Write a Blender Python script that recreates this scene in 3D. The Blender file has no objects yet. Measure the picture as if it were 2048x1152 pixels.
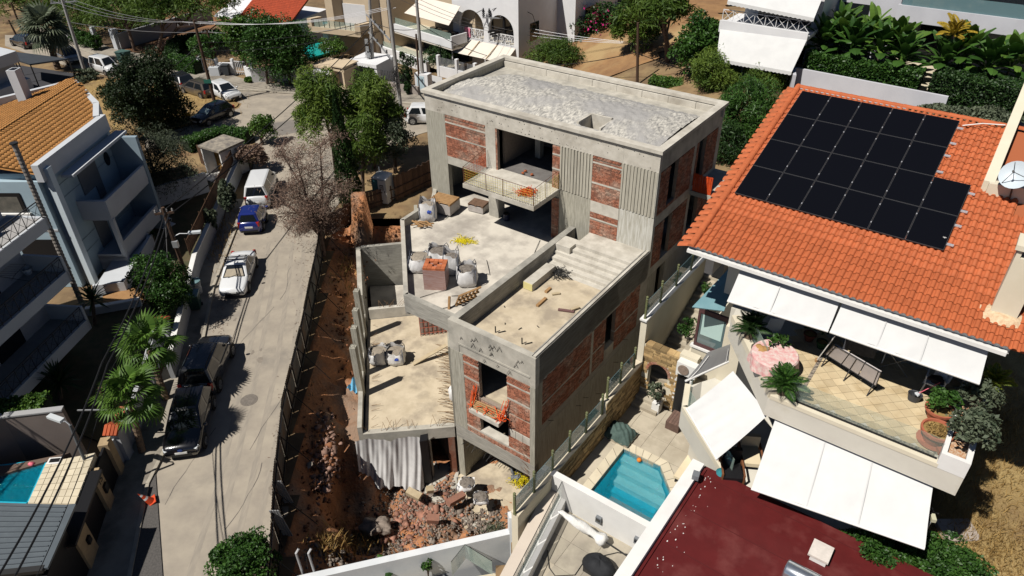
import bpy, math, random
import numpy as np
from mathutils import Vector, Matrix
random.seed(7); RG=np.random.default_rng(7)
SC=bpy.context.scene; COL=SC.collection
# ---------------------------------------------------------------- camera
F=1424.0; TH=math.radians(34.87); RO=math.radians(-.93); AZ=math.radians(-36.76); H=24.5
cam=bpy.data.cameras.new('camera'); co=bpy.data.objects.new('camera',cam); COL.objects.link(co)
cam.sensor_width=36; cam.lens=36*F/2048; cam.clip_end=900; cam.clip_start=.5
co.matrix_world=Matrix.Translation((0,0,H))@Matrix.Rotation(math.pi/2-TH,4,'X')@Matrix.Rotation(RO,4,'Z')
SC.camera=co
# ---------------------------------------------------------------- light
EL=math.radians(56); SUNV=Vector((.822*math.cos(EL),.569*math.cos(EL),-math.sin(EL)))
world=bpy.data.worlds.new("World"); SC.world=world; world.use_nodes=True
nt=world.node_tree; bg=nt.nodes['Background']; sky=nt.nodes.new('ShaderNodeTexSky')
sky.sky_type='NISHITA'; sky.sun_disc=False; sky.air_density=.5; sky.dust_density=.3; sky.altitude=600; sky.sun_elevation=EL; sky.sun_rotation=math.atan2(-.822,-.569)
nt.links.new(sky.outputs[0],bg.inputs[0]); bg.inputs[1].default_value=.05
sl=bpy.data.lights.new('sun','SUN'); sl.energy=5.0; sl.angle=math.radians(.5); sl.color=(1,.955,.89)
so=bpy.data.objects.new('sun',sl); COL.objects.link(so); so.rotation_euler=SUNV.to_track_quat('-Z','Y').to_euler(); so.location=(-40,-20,60)
SC.view_settings.view_transform='Standard'; SC.view_settings.look='None'; SC.view_settings.gamma=1; SC.view_settings.exposure=.12; SC.cycles.diffuse_bounces=1
# ---------------------------------------------------------------- unprojection
E1=np.array([math.cos(AZ),math.sin(AZ)]); E2=np.array([-E1[1],E1[0]])
def ray(u,v):
    x=(u-1024)/F; y=-(v-576)/F; c,s=math.cos(RO),math.sin(RO); x,y=c*x-s*y,s*x+c*y
    return np.array([x,math.cos(TH)+y*math.sin(TH),-math.sin(TH)+y*math.cos(TH)])
def W(u,v,z=0.):
    d=ray(u,v); return np.array([0,0,H])+d*(z-H)/d[2]
def A2W(a,b,z=0.): return np.array([a*E1[0]+b*E2[0],a*E1[1]+b*E2[1],z])
def W2A(p): p=np.asarray(p,float); return np.array([p[:2]@E1,p[:2]@E2,p[2] if len(p)>2 else 0])
def AB(u,v,z=0.): return W2A(W(u,v,z))
def VZ(u,v,xy):
    d=ray(u,v); return H+d[2]*xy[1]/d[1]
# ---------------------------------------------------------------- materials
MC={}
def rgb(c): return (c,c,c,1) if not hasattr(c,'__len__') else (*c[:3],1)
def mat(name,c,c2=None,sc=3.,rough=.85,bump=0.,bsc=60.,metal=0.,stain=None,ssc=.5,sth=(.48,.62),stretch=None,attr=0.,spec=.3,trans=0.,coat=0.,alpha=1.,emis=None,det=5,leaf=0.):
    if name in MC: return MC[name]
    m=bpy.data.materials.new(name); m.use_nodes=True; n=m.node_tree.nodes; l=m.node_tree.links
    p=n['Principled BSDF']; p.inputs['Roughness'].default_value=rough; p.inputs['Metallic'].default_value=metal
    p.inputs['Specular IOR Level'].default_value=spec; p.inputs['Base Color'].default_value=rgb(c)
    if coat: p.inputs['Coat Weight'].default_value=coat; p.inputs['Coat Roughness'].default_value=.05
    if trans: p.inputs['Transmission Weight'].default_value=trans
    if alpha<1: p.inputs['Alpha'].default_value=alpha
    tc=n.new('ShaderNodeTexCoord'); src=tc.outputs['Object']
    if stretch:
        mp=n.new('ShaderNodeMapping'); mp.inputs['Scale'].default_value=stretch; l.new(src,mp.inputs['Vector']); src=mp.outputs[0]
    col=None
    def mix(a,b,fac,bt='MIX'):
        x=n.new('ShaderNodeMix'); x.data_type='RGBA'; x.blend_type=bt
        if hasattr(fac,'is_output'): l.new(fac,x.inputs[0])
        else: x.inputs[0].default_value=fac
        for s_,i in ((a,6),(b,7)):
            if hasattr(s_,'is_output'): l.new(s_,x.inputs[i])
            else: x.inputs[i].default_value=rgb(s_)
        return x.outputs[2]
    def noise(scale,d=det,lo=.35,hi=.65,vec=None):
        t=n.new('ShaderNodeTexNoise'); t.inputs['Scale'].default_value=scale; t.inputs['Detail'].default_value=d; t.inputs['Roughness'].default_value=.62
        l.new(vec or src,t.inputs['Vector']); r=n.new('ShaderNodeMapRange'); r.inputs[1].default_value=lo; r.inputs[2].default_value=hi
        l.new(t.outputs[0],r.inputs[0]); return r.outputs[0]
    col=c
    if c2 is not None: col=mix(c,c2,noise(sc))
    if stain is not None: col=mix(col,stain,noise(ssc,6,*sth,vec=tc.outputs['Object']))
    if attr or leaf:
        at=n.new('ShaderNodeAttribute'); at.attribute_name='rnd'
        if leaf: col=mix(c,c2,at.outputs['Fac'])
        else:
            r=n.new('ShaderNodeMapRange'); r.inputs[3].default_value=1-attr; r.inputs[4].default_value=1+attr*.55; l.new(at.outputs['Fac'],r.inputs[0])
            x=n.new('ShaderNodeVectorMath'); x.operation='SCALE'
            if hasattr(col,'is_output'): l.new(col,x.inputs[0])
            else: x.inputs[0].default_value=rgb(col)[:3]
            l.new(r.outputs[0],x.inputs['Scale']); col=x.outputs[0]
    if hasattr(col,'is_output'): l.new(col,p.inputs['Base Color'])
    if bump:
        t=n.new('ShaderNodeTexNoise'); t.inputs['Scale'].default_value=bsc; t.inputs['Detail'].default_value=6; l.new(src,t.inputs['Vector'])
        b=n.new('ShaderNodeBump'); b.inputs['Strength'].default_value=min(1,bump); b.inputs['Distance'].default_value=.03*bump if bump<=1 else .05*bump
        l.new(t.outputs[0],b.inputs['Height']); l.new(b.outputs[0],p.inputs['Normal'])
    if leaf:
        tr=n.new('ShaderNodeBsdfTranslucent'); ms=n.new('ShaderNodeMixShader'); ms.inputs[0].default_value=leaf
        l.new(col,tr.inputs[0]); l.new(p.outputs[0],ms.inputs[1]); l.new(tr.outputs[0],ms.inputs[2]); l.new(ms.outputs[0],n['Material Output'].inputs[0])
    MC[name]=m; return m
# ---------------------------------------------------------------- objects
BASE={}
def tag(o,label=None,cat=None,group=None,kind=None):
    if label: o['label']=label
    if cat: o['category']=cat
    if group: o['group']=group
    if kind: o['kind']=kind
    return o
def place(o,base,rz,frame):
    base=np.array(base,float); BASE[o]=base
    if frame=='AB': o.location=A2W(*base); o.rotation_euler=(0,0,AZ)
    else: o.location=base; o.rotation_euler=(0,0,rz)
    return o
def thing(name,label,cat,base=(0,0,0),rz=0.,frame='W',group=None):
    o=bpy.data.objects.new(name,None); o.empty_display_size=.3; COL.objects.link(o)
    place(o,base,rz,frame)
    if rz and frame!='AB': BASE[o]=np.zeros(3)
    return tag(o,label,cat,group)
class M:
    """mesh builder; verts in frame coords of the thing (or local coords if the thing is rotated)"""
    def __init__(s): s.v=[]; s.f=[]; s.r=[]; s.cur=0.
    def add(s,v,f):
        o=len(s.v); s.v+= [tuple(map(float,q)) for q in v]; s.f+=[tuple(i+o for i in q) for q in f]; s.r+=[s.cur]*len(f); return s
    BF=[(0,3,2,1),(4,5,6,7),(0,1,5,4),(1,2,6,5),(2,3,7,6),(3,0,4,7)]
    def box(s,x0,x1,y0,y1,z0,z1):
        return s.add([(x0,y0,z0),(x1,y0,z0),(x1,y1,z0),(x0,y1,z0),(x0,y0,z1),(x1,y0,z1),(x1,y1,z1),(x0,y1,z1)],M.BF)
    def obox(s,c,sz,rz=0,rx=0,ry=0):
        m=Matrix.Rotation(rz,3,'Z')@Matrix.Rotation(ry,3,'Y')@Matrix.Rotation(rx,3,'X'); c=Vector([float(x) for x in c]); x,y,z=[q/2 for q in sz]
        return s.add([c+m@Vector(q) for q in ((-x,-y,-z),(x,-y,-z),(x,y,-z),(-x,y,-z),(-x,-y,z),(x,-y,z),(x,y,z),(-x,y,z))],M.BF)
    def bar(s,p,q,w,h=None,up=(0,0,1)):
        h=h or w; p=Vector([float(x) for x in p]); q=Vector([float(x) for x in q]); d=(q-p).normalized(); u=Vector(up)
        if abs(d.dot(u))>.98: u=Vector((0,1,0))
        r=d.cross(u).normalized()*w/2; t=r.cross(d).normalized()*h/2
        return s.add([p-r-t,p+r-t,p+r+t,p-r+t,q-r-t,q+r-t,q+r+t,q-r+t],M.BF)
    def prism(s,poly,z0,z1):
        n=len(poly); a=sum(poly[i][0]*poly[(i+1)%n][1]-poly[(i+1)%n][0]*poly[i][1] for i in range(n))
        if a<0: poly=poly[::-1]
        g=(lambda z,i: z[i] if hasattr(z,'__len__') else z)
        return s.add([(p[0],p[1],g(z0,i)) for i,p in enumerate(poly)]+[(p[0],p[1],g(z1,i)) for i,p in enumerate(poly)],
            [tuple(range(n))[::-1],tuple(range(n,2*n))]+[(i,(i+1)%n,n+(i+1)%n,n+i) for i in range(n)])
    def poly(s,pts): return s.add(pts,[tuple(range(len(pts)))])
    def slabq(s,pts,t):
        """quad panel with thickness t along its normal (downwards)"""
        P=[Vector([float(x) for x in p]) for p in pts]; nn=(P[1]-P[0]).cross(P[2]-P[0]).normalized()*t; k=len(P)
        return s.add(P+[p-nn for p in P],[tuple(range(k)),tuple(range(k,2*k))[::-1]]+[(i,k+i,k+(i+1)%k,(i+1)%k) for i in range(k)])
    def tube(s,pts,r,n=6,cap=True):
        P=[Vector([float(x) for x in p]) for p in pts]; V=[]; k=len(P); u=None
        for i,p in enumerate(P):
            d=(P[min(i+1,k-1)]-P[max(i-1,0)]).normalized()
            if u is None: u=d.orthogonal().normalized()
            u=(u-d*u.dot(d)).normalized(); w=d.cross(u); rr=r[i] if hasattr(r,'__len__') else r
            V+=[p+(u*math.cos(t)+w*math.sin(t))*rr for t in [2*math.pi*j/n for j in range(n)]]
        fs=[(i*n+j,i*n+(j+1)%n,(i+1)*n+(j+1)%n,(i+1)*n+j) for i in range(k-1) for j in range(n)]
        if cap: fs+=[tuple(range(n))[::-1],tuple(range((k-1)*n,k*n))]
        return s.add(V,fs)
    def lathe(s,c,prof,n=16,caps=True,sx=1,sy=1):
        V=[(c[0]+r*sx*math.cos(2*math.pi*j/n),c[1]+r*sy*math.sin(2*math.pi*j/n),c[2]+z) for r,z in prof for j in range(n)]; k=len(prof)
        fs=[(i*n+j,i*n+(j+1)%n,(i+1)*n+(j+1)%n,(i+1)*n+j) for i in range(k-1) for j in range(n)]
        if caps: fs+=[tuple(range(n))[::-1],tuple(range((k-1)*n,k*n))]
        return s.add(V,fs)
    def grid(s,fn,nu,nv,skip=None):
        V=[fn(i/nu,j/nv) for j in range(nv+1) for i in range(nu+1)]
        return s.add(V,[(j*(nu+1)+i,j*(nu+1)+i+1,(j+1)*(nu+1)+i+1,(j+1)*(nu+1)+i) for j in range(nv) for i in range(nu) if not(skip and skip((i+.5)/nu,(j+.5)/nv))])
    def blob(s,c,r,n=10,amp=.12,seed=0,flat=0):
        rr=random.Random(seed); ph=[rr.uniform(0,6.3) for _ in range(6)]; V=[]; m=n*2
        r=r if hasattr(r,'__len__') else (r,r,r)
        for i in range(n+1):
            t=math.pi*i/n
            for j in range(m):
                p=2*math.pi*j/m; k=1+amp*(math.sin(3*p+ph[0])*math.sin(2*t+ph[1])+.6*math.sin(5*p+ph[2]+3*t)+.5*math.cos(7*t+ph[3]+2*p))
                z=math.cos(t); 
                V.append((c[0]+r[0]*k*math.sin(t)*math.cos(p),c[1]+r[1]*k*math.sin(t)*math.sin(p),c[2]+r[2]*k*max(z,-1+flat)))
        return s.add(V,[(i*m+j,(i+1)*m+j,(i+1)*m+(j+1)%m,i*m+(j+1)%m) for i in range(n) for j in range(m)])
    def build(s,name,m,parent=None,smooth=False,kind=None,base=None,rz=0.,frame='W',label=None,cat=None,group=None,attr=False,local=False):
        V=np.array(s.v,float).reshape(-1,3)
        b=BASE[parent] if parent is not None else np.array(base if base is not None else (0,0,0),float)
        loc=(rz!=0 and frame!='AB' and parent is None)
        if not(loc or local): V=V-b
        me=bpy.data.meshes.new(name); me.from_pydata(V.tolist(),[],s.f); me.materials.append(m)
        if smooth: me.polygons.foreach_set('use_smooth',[True]*len(me.polygons))
        if attr:
            a=me.attributes.new('rnd','FLOAT','FACE'); a.data.foreach_set('value',np.array(s.r,'f'))
        me.update(); o=bpy.data.objects.new(name,me); COL.objects.link(o)
        if parent is not None: o.parent=parent; BASE[o]=b
        else:
            place(o,b,rz,frame)
        return tag(o,label,cat,group,kind)
def struct(name,m,mt,**k): return m.build(name,mt,kind='structure',**k)
def inst(o,parent,loc=(0,0,0),rot=(0,0,0),sc=1.,name=None):
    c=o.copy(); COL.objects.link(c); c.parent=parent; c.location=loc; c.rotation_euler=rot; c.scale=(sc,sc,sc) if not hasattr(sc,'__len__') else sc
    if parent in BASE: BASE[c]=BASE[parent]
    return c
def copy_tree(o,loc,rz=None,label=None,group=None):
    r=o.copy(); COL.objects.link(r); r.location=loc
    if rz is not None: r.rotation_euler=(0,0,rz)
    if label: r['label']=label
    if group: r['group']=group
    for ch in list(o.children):
        c=ch.copy(); COL.objects.link(c); c.parent=r
        for g in ch.children:
            d=g.copy(); COL.objects.link(d); d.parent=c
    return r
def npmesh(name,V,Fq,m,parent=None,base=(0,0,0),frame='W',rnd=None,kind=None,label=None,cat=None,group=None,smooth=False):
    """fast mesh from numpy; Fq (n,k) faces of one size"""
    b=BASE[parent] if parent is not None else np.array(base,float)
    V=np.asarray(V,'f')-b.astype('f'); k=Fq.shape[1]; n=len(Fq)
    me=bpy.data.meshes.new(name); me.vertices.add(len(V)); me.vertices.foreach_set('co',V.ravel())
    me.loops.add(n*k); me.loops.foreach_set('vertex_index',Fq.astype('i').ravel())
    me.polygons.add(n); me.polygons.foreach_set('loop_start',np.arange(0,n*k,k,dtype='i')); me.polygons.foreach_set('loop_total',np.full(n,k,'i'))
    if smooth: me.polygons.foreach_set('use_smooth',np.ones(n,bool))
    me.update(calc_edges=True); me.materials.append(m)
    if rnd is not None:
        a=me.attributes.new('rnd','FLOAT','FACE'); a.data.foreach_set('value',np.asarray(rnd,'f'))
    o=bpy.data.objects.new(name,me); COL.objects.link(o)
    if parent is not None: o.parent=parent; BASE[o]=b
    else: place(o,b,0,frame)
    return tag(o,label,cat,group,kind)
# leaves -------------------------------------------------------------
def leaves(name,C,size,m,parent=None,rnd=None,shape=(.5,.5),up=.3,dirs=None,bend=.15,**k):
    """one diamond-shaped leaf per centre; shape=(half width ratio,half length ratio)"""
    C=np.asarray(C,float); n=len(C); S=size*RG.uniform(.6,1.35,n) if not hasattr(size,'__len__') else size
    N=RG.normal(size=(n,3)); N[:,2]=np.abs(N[:,2])+up; N/=np.linalg.norm(N,axis=1)[:,None]
    T=RG.normal(size=(n,3)) if dirs is None else np.asarray(dirs,float)+RG.normal(size=(n,3))*.25
    if dirs is None: T-=N*(T*N).sum(1)[:,None]
    else: N=N-T*((T*N).sum(1)/(T*T).sum(1))[:,None]; N/=np.linalg.norm(N,axis=1)[:,None]+1e-9
    T/=np.linalg.norm(T,axis=1)[:,None]; B=np.cross(N,T); S=S[:,None]
    V=np.stack([C-T*S*shape[1],C+B*S*shape[0]+N*S*bend,C+T*S*shape[1]-N*S*bend,C-B*S*shape[0]+N*S*bend],1).reshape(-1,3)
    Fq=np.arange(4*n).reshape(n,4)
    if rnd is None: rnd=RG.uniform(0,1,n)
    return npmesh(name,V,Fq,m,parent,rnd=rnd,**k)
def crown_pts(c,r,nclump,n,cr=.42,fill=.25,low=-.5,seed=None):
    """points on clumps spread over an ellipsoid; returns pts, per point random that varies by clump, outward dirs"""
    g=np.random.default_rng(seed) if seed is not None else RG
    c=np.array(c,float); r=np.array(r,float)
    D=g.normal(size=(nclump*3,3)); D/=np.linalg.norm(D,axis=1)[:,None]; D=D[D[:,2]>low][:nclump]
    rad=g.uniform(.45,.88,len(D))[:,None]; K=D*rad
    i=g.integers(0,len(K),n); d=g.normal(size=(n,3)); d/=np.linalg.norm(d,axis=1)[:,None]; d[:,2]=np.where(g.uniform(size=n)<.7,np.abs(d[:,2]),d[:,2])
    s=cr*g.uniform(.6,1.25,len(K))[i]*(fill+(1-fill)*g.uniform(0,1,n)**.35)
    P=c+(K[i]+d*s[:,None])*r
    q=g.uniform(0,1,len(K))[i]*.55+g.uniform(0,1,n)*.45
    return P,q,d
# common materials ---------------------------------------------------
CONC=mat('raw_concrete',(.48,.45,.385),(.35,.33,.28),sc=1.6,bump=.35,bsc=25,stain=(.22,.21,.185),ssc=.7,sth=(.52,.75))
CONCL=mat('pale_concrete',(.56,.525,.455),(.44,.41,.35),sc=2.2,bump=.3,bsc=30,stain=(.31,.28,.23),ssc=.5,sth=(.5,.72))
CONCV=mat('board_marked_concrete',(.42,.40,.33),(.25,.235,.19),sc=3,stretch=(9,9,.5),bump=.5,bsc=12)
CONCH=mat('formwork_concrete',(.40,.38,.33),(.24,.23,.20),sc=3,stretch=(.5,.5,9),bump=.5,bsc=12,stain=(.2,.19,.17),ssc=.8,sth=(.5,.75))
DUST=mat('dusty_slab',(.60,.555,.475),(.49,.45,.385),sc=.9,bump=.25,bsc=18,stain=(.33,.30,.26),ssc=.45,sth=(.45,.65))
SAND=mat('sandy_slab',(.56,.475,.345),(.45,.375,.265),sc=1.4,bump=.35,bsc=22,stain=(.33,.275,.205),ssc=.75,sth=(.48,.64))
BRICK=mat('fired_brick',(.37,.145,.085),(.29,.115,.07),sc=6,bump=.2,bsc=30,attr=.42,stain=(.40,.29,.22),ssc=1.3,sth=(.46,.72))
MORT=mat('mortar',(.33,.26,.20),(.25,.20,.16),sc=8,bump=.4,bsc=40)
DARKI=mat('inside_concrete',(.17,.16,.15),(.12,.11,.105),sc=2)  # darker than the outside concrete, interior shade put into the colour
RUST=mat('rusty_steel',(.16,.075,.035),(.10,.05,.03),sc=9,rough=.7)
STEEL=mat('dark_steel',(.05,.05,.05),rough=.5,metal=.6)
WHITEP=mat('white_render',(.74,.73,.70),(.66,.65,.62),sc=.8,rough=.7,bump=.08,bsc=60)
CREAM=mat('cream_render',(.66,.60,.47),(.60,.54,.41),sc=.9,rough=.75,bump=.08,bsc=50)
BLACKM=mat('black_metal',(.02,.02,.022),rough=.45,metal=.4)
WOOD=mat('pale_timber',(.40,.24,.11),(.28,.16,.07),sc=4,stretch=(1,1,4),bump=.2,bsc=30)
BAGW=mat('woven_white_sack',(.72,.71,.69),(.62,.61,.60),sc=3,rough=.7,bump=.5,bsc=14)
GLASSG=mat('green_tinted_glass',(.15,.25,.27),rough=.05,spec=.8,alpha=.68)
GLASSC=mat('clear_balcony_glass',(.35,.46,.40),rough=.05,spec=.6,alpha=.3)
GLASSD=mat('dark_window_glass',(.012,.015,.018),rough=.05,spec=.7)
# ================================================================ SETTING
def sstep(a,b,x): t=np.clip((x-a)/(b-a),0,1); return t*t*(3-2*t)
NG=np.random.default_rng(3); NT=NG.uniform(-1,1,(64,64))
def vn(x,y):
    x=np.asarray(x,float); y=np.asarray(y,float); xi=np.floor(x).astype(int); yi=np.floor(y).astype(int); fx=x-xi; fy=y-yi; fx=fx*fx*(3-2*fx); fy=fy*fy*(3-2*fy)
    g=lambda i,j: NT[i%64,j%64]
    return (g(xi,yi)*(1-fx)+g(xi+1,yi)*fx)*(1-fy)+(g(xi,yi+1)*(1-fx)+g(xi+1,yi+1)*fx)*fy
def fbm(x,y,o=4): return sum(vn(x*2**k,y*2**k)*.5**k for k in range(o))
FY=[10,15.4,19.5,23.9,29.9,37.8,41.3,46]; FX=[-8.2,-9.0,-9.9,-10.7,-11.2,-12.07,-12.6,-13.2]
CY=[10,17,18.2,20.2,23.1,26.5,29.6,33.2,37.35,42.95]; CX=[-5.6,-7.1,-7.8,-8.7,-9.25,-9.5,-9.8,-10.15,-10.7,-11.3]
def xf(y): return np.interp(y,FY,FX)
def base_z(x,y):
    t=(3.3+2.7*np.clip((y-22)/28,0,1))*sstep(-3,20,x); a=x*E1[0]+y*E1[1]; b=x*E2[0]+y*E2[1]
    inh=(a>-9.9)&(a<2.1)&(b>8)&(b<31); t=np.where(inh,np.minimum(t,.6),t)
    return t-.03
def insite(x,y):
    a=x*E1[0]+y*E1[1]; b=x*E2[0]+y*E2[1]
    return (x>xf(y)+.15)&(a<-9.95)&(y>14.2)&(y<44)&(b<37)
def site_z(x,y):
    xc=np.interp(y,CY,CX)+.35*vn(y*.9,y*0+3); f=xf(y)
    berm=-1.1*np.clip((x-f)/(xc-f+.01),0,1)+.12*fbm(x*.9,y*.9)
    wall=1-sstep(0,.75,x-xc+.25*vn(x*2,y*2))
    bot=-4.65+.1*fbm(x*1.5,y*1.5)+(2.9*sstep(22.3,26.3,y)*sstep(-6.3,-7.5,x)+.25*fbm(x*.8,y*.8))*np.where((y>32.6)&(x>-9.9),0,1)
    front=sstep(20.6,17.2,y+.16*(x+3)); bot=bot+front*2.1
    bot=bot+1.15*np.exp(-((x+3.2)**2/5+(y-20.3)**2/1.6))*(.75+.4*fbm(x*2,y*2))+.8*np.exp(-((x+.3)**2/3+(y-19)**2/1.5))
    bot=bot+3.9*sstep(40,44.5,y-.1*(x+8))*sstep(-12.5,-9.5,-x*0+x*0-9.4)*1.0+0*x
    z=berm*wall+bot*(1-wall)
    a=x*E1[0]+y*E1[1]; b=x*E2[0]+y*E2[1]
    z=np.where((b>28)&(y>39.9),np.maximum(z,-4.2+3.4*sstep(40,44.5,y)+.3*fbm(x*.9+5,y*.9)),z)
    edge=insite(x,y)
    return np.where(edge,z+.05*fbm(x*4,y*4,3),np.minimum(z,base_z(x,y)-.25))
xs=np.unique(np.concatenate([np.arange(-260,-44,12),np.arange(-44,34,.6),np.arange(34,260,12)])); ys=np.unique(np.concatenate([np.arange(-40,8,8),np.arange(8,62,.6),np.arange(62,110,3),np.arange(110,420,15)]))
X,Y=np.meshgrid(xs,ys); Z=base_z(X,Y)+np.where((X>2),.06*fbm(X*.35,Y*.35),0)
nx=len(xs); ny=len(ys); I=np.arange(nx*ny).reshape(ny,nx); q=np.stack([I[:-1,:-1],I[:-1,1:],I[1:,1:],I[1:,:-1]],-1).reshape(-1,4)
ins=insite(X,Y).ravel(); q=q[~ins[q].all(1)]
EARTH=mat('dry_ground',(.20,.125,.065),(.28,.20,.10),sc=.6,bump=.6,bsc=5,stain=(.12,.08,.045),ssc=.14,sth=(.45,.6))
ground=npmesh('ground',np.stack([X.ravel(),Y.ravel(),Z.ravel()],1),q,EARTH,kind='structure',smooth=True)
# dug out building plot
gx=np.arange(-14,12,.2); gy=np.arange(13.6,45,.2); X,Y=np.meshgrid(gx,gy); Z=site_z(X,Y); SGZ=Z; keep=insite(X,Y).ravel()
nx=len(gx); ny=len(gy); I=np.arange(nx*ny).reshape(ny,nx); q=np.stack([I[:-1,:-1],I[:-1,1:],I[1:,1:],I[1:,:-1]],-1).reshape(-1,4); q=q[keep[q].any(1)]
DIRT=mat('red_earth',(.46,.20,.085),(.33,.15,.07),sc=1.3,bump=1.6,bsc=7,stain=(.24,.16,.11),ssc=.42,sth=(.48,.64))
npmesh('excavated_earth',np.stack([X.ravel(),Y.ravel(),Z.ravel()],1),q,DIRT,kind='structure',smooth=True)
# road ---------------------------------------------------------------
ASPH=mat('worn_concrete_road',(.36,.315,.25),(.28,.245,.20),sc=.8,bump=.15,bsc=40,stain=(.20,.18,.155),ssc=.25,sth=(.54,.7))
rp=[(262,1152),(300,970),(355,860),(408,690),(430,575),(497,400),(515,320),(508,268),(440,262),(340,288),(290,300),(290,272),(345,262),(430,238),(478,216),(484,207),(455,196),(380,176),(300,163),(225,154),(120,128),(10,92),(10,70),(60,72),(130,90),(240,128),(345,152),(440,182),(530,184),(640,195),(860,213),(905,225),(905,250),(840,268),(760,300),(705,335),(690,390)]
RP=[W(*p,0)[:2] for p in rp]; RP[0]=np.array([-13.4,11.]); RP+= [np.array([xf(y)+.02,y]) for y in (44,41.3,37.8,29.9,23.9,19.5,15.4,11)]
struct('road',M().prism(RP,-.3,.012),ASPH)
patch=mat('road_patch',(.21,.19,.165),(.165,.15,.135),sc=2,bump=.2,bsc=50)
for i,(pts) in enumerate([[(520,250),(590,240),(610,262),(540,275)]]):
    struct('road_patch',M().prism([W(*p,0)[:2] for p in pts],.0,.016),patch)
# pavement strip, left side of the road
PAVE=mat('pavement_concrete',(.33,.295,.24),(.25,.225,.185),sc=1.1,bump=.2,bsc=25,stain=(.17,.15,.125),ssc=.5)
KERB=mat('kerb_stone',(.40,.36,.29),(.30,.27,.22),sc=2,bump=.3,bsc=20)
edge=[(262,1152),(300,970),(355,860),(408,690),(430,575),(497,400),(515,320)]
EL_=[W(*p,0)[:2] for p in edge]; EL_[0]=np.array([-13.4,11.])
for i in range(len(EL_)-1): 
    d=EL_[i+1]-EL_[i]; n=np.array([-d[1],d[0]])/np.linalg.norm(d)
    struct('kerb',M().prism([EL_[i],EL_[i+1],EL_[i+1]+n*.16,EL_[i]+n*.16],-.2,.13),KERB)
inner=[(-16.4,11.),(-17.35,20.6),(-17.6,23.9),(-18.5,30.2),(-19.8,35.7),(-20.5,40.5)]
struct('pavement',M().prism([e+np.array([-.16,0]) for e in EL_[:6]]+[np.array((-20.8,47.1))]+[np.array(p) for p in inner[::-1]],-.2,.10),PAVE)
# dry grass island by the far junction and far pavement
DRYG=mat('dry_grass_soil',(.36,.25,.10),(.25,.165,.07),sc=.9,bump=1.2,bsc=9,stain=(.18,.12,.06),ssc=.25)
isl=[(292,268),(345,258),(430,234),(474,214),(478,208),(450,200),(380,180),(300,167),(225,160),(150,150),(200,230),(240,270)]
struct('dry_grass_island',M().prism([W(*p,0)[:2] for p in isl],-.2,.09),DRYG)
fk=[(60,72),(130,90),(240,128),(345,152),(440,182),(530,184),(640,195),(862,213)]; FK=[W(*p,0)[:2] for p in fk]
for i in range(len(FK)-1): struct('kerb',M().prism([FK[i],FK[i+1],FK[i+1]+np.array([.1,.35]),FK[i]+np.array([.1,.35])],-.2,.14),KERB)
struct('far_pavement',M().prism([f+np.array([.1,.35]) for f in FK]+[W(*p,0)[:2] for p in [(866,190),(750,172),(640,172),(505,165),(420,138),(335,120),(225,98),(130,62),(70,55)]],-.2,.12),PAVE)
# pine needle bank between the far houses and the dry field behind the building
NEED=mat('pine_needle_soil',(.27,.13,.06),(.19,.10,.05),sc=.8,bump=1.,bsc=8,stain=(.12,.07,.04),ssc=.2)
struct('pine_bank',M().prism([np.append(W(*p,0)[:2],0)[:2] for p in [(228,125),(340,148),(345,118),(420,60),(470,20),(400,-20),(300,-20),(240,40)]],-.3,.10),NEED)
dg=mat('dry_lawn',(.36,.26,.11),(.26,.175,.07),sc=1.5,bump=1.3,bsc=16,stain=(.20,.13,.06),ssc=.3)
def drape(name,pts,m,dz,step=.8):
    P=np.array(pts); x0,y0=P.min(0); x1,y1=P.max(0); gx=np.arange(x0,x1+step,step); gy=np.arange(y0,y1+step,step); X,Y=np.meshgrid(gx,gy); Z=base_z(X,Y)+dz+.05*fbm(X*.5,Y*.5)
    def inside(x,y):
        r=np.zeros(x.shape,bool); n=len(P)
        for i in range(n):
            a,b=P[i],P[(i+1)%n]; c=((a[1]>y)!=(b[1]>y))&(x<(b[0]-a[0])*(y-a[1])/(b[1]-a[1]+1e-9)+a[0]); r^=c
        return r
    nx=len(gx); ny=len(gy); I=np.arange(nx*ny).reshape(ny,nx); q=np.stack([I[:-1,:-1],I[:-1,1:],I[1:,1:],I[1:,:-1]],-1).reshape(-1,4); k=inside(X,Y).ravel(); q=q[k[q].all(1)]
    return npmesh(name,np.stack([X.ravel(),Y.ravel(),Z.ravel()],1),q,m,kind='structure',smooth=True)
drape('dry_field',[(10.5,6),(30,6),(34,30),(16,30),(11.5,16)],dg,.12)
drape('dry_field_behind',[(0,70),(9,62),(17,64),(24,76),(34,112),(14,112),(2,90)],mat('dry_brown_field',(.30,.17,.075),(.21,.115,.055),sc=.7,bump=1,bsc=6,stain=(.36,.25,.12),ssc=.1),.14,1.5)
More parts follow.
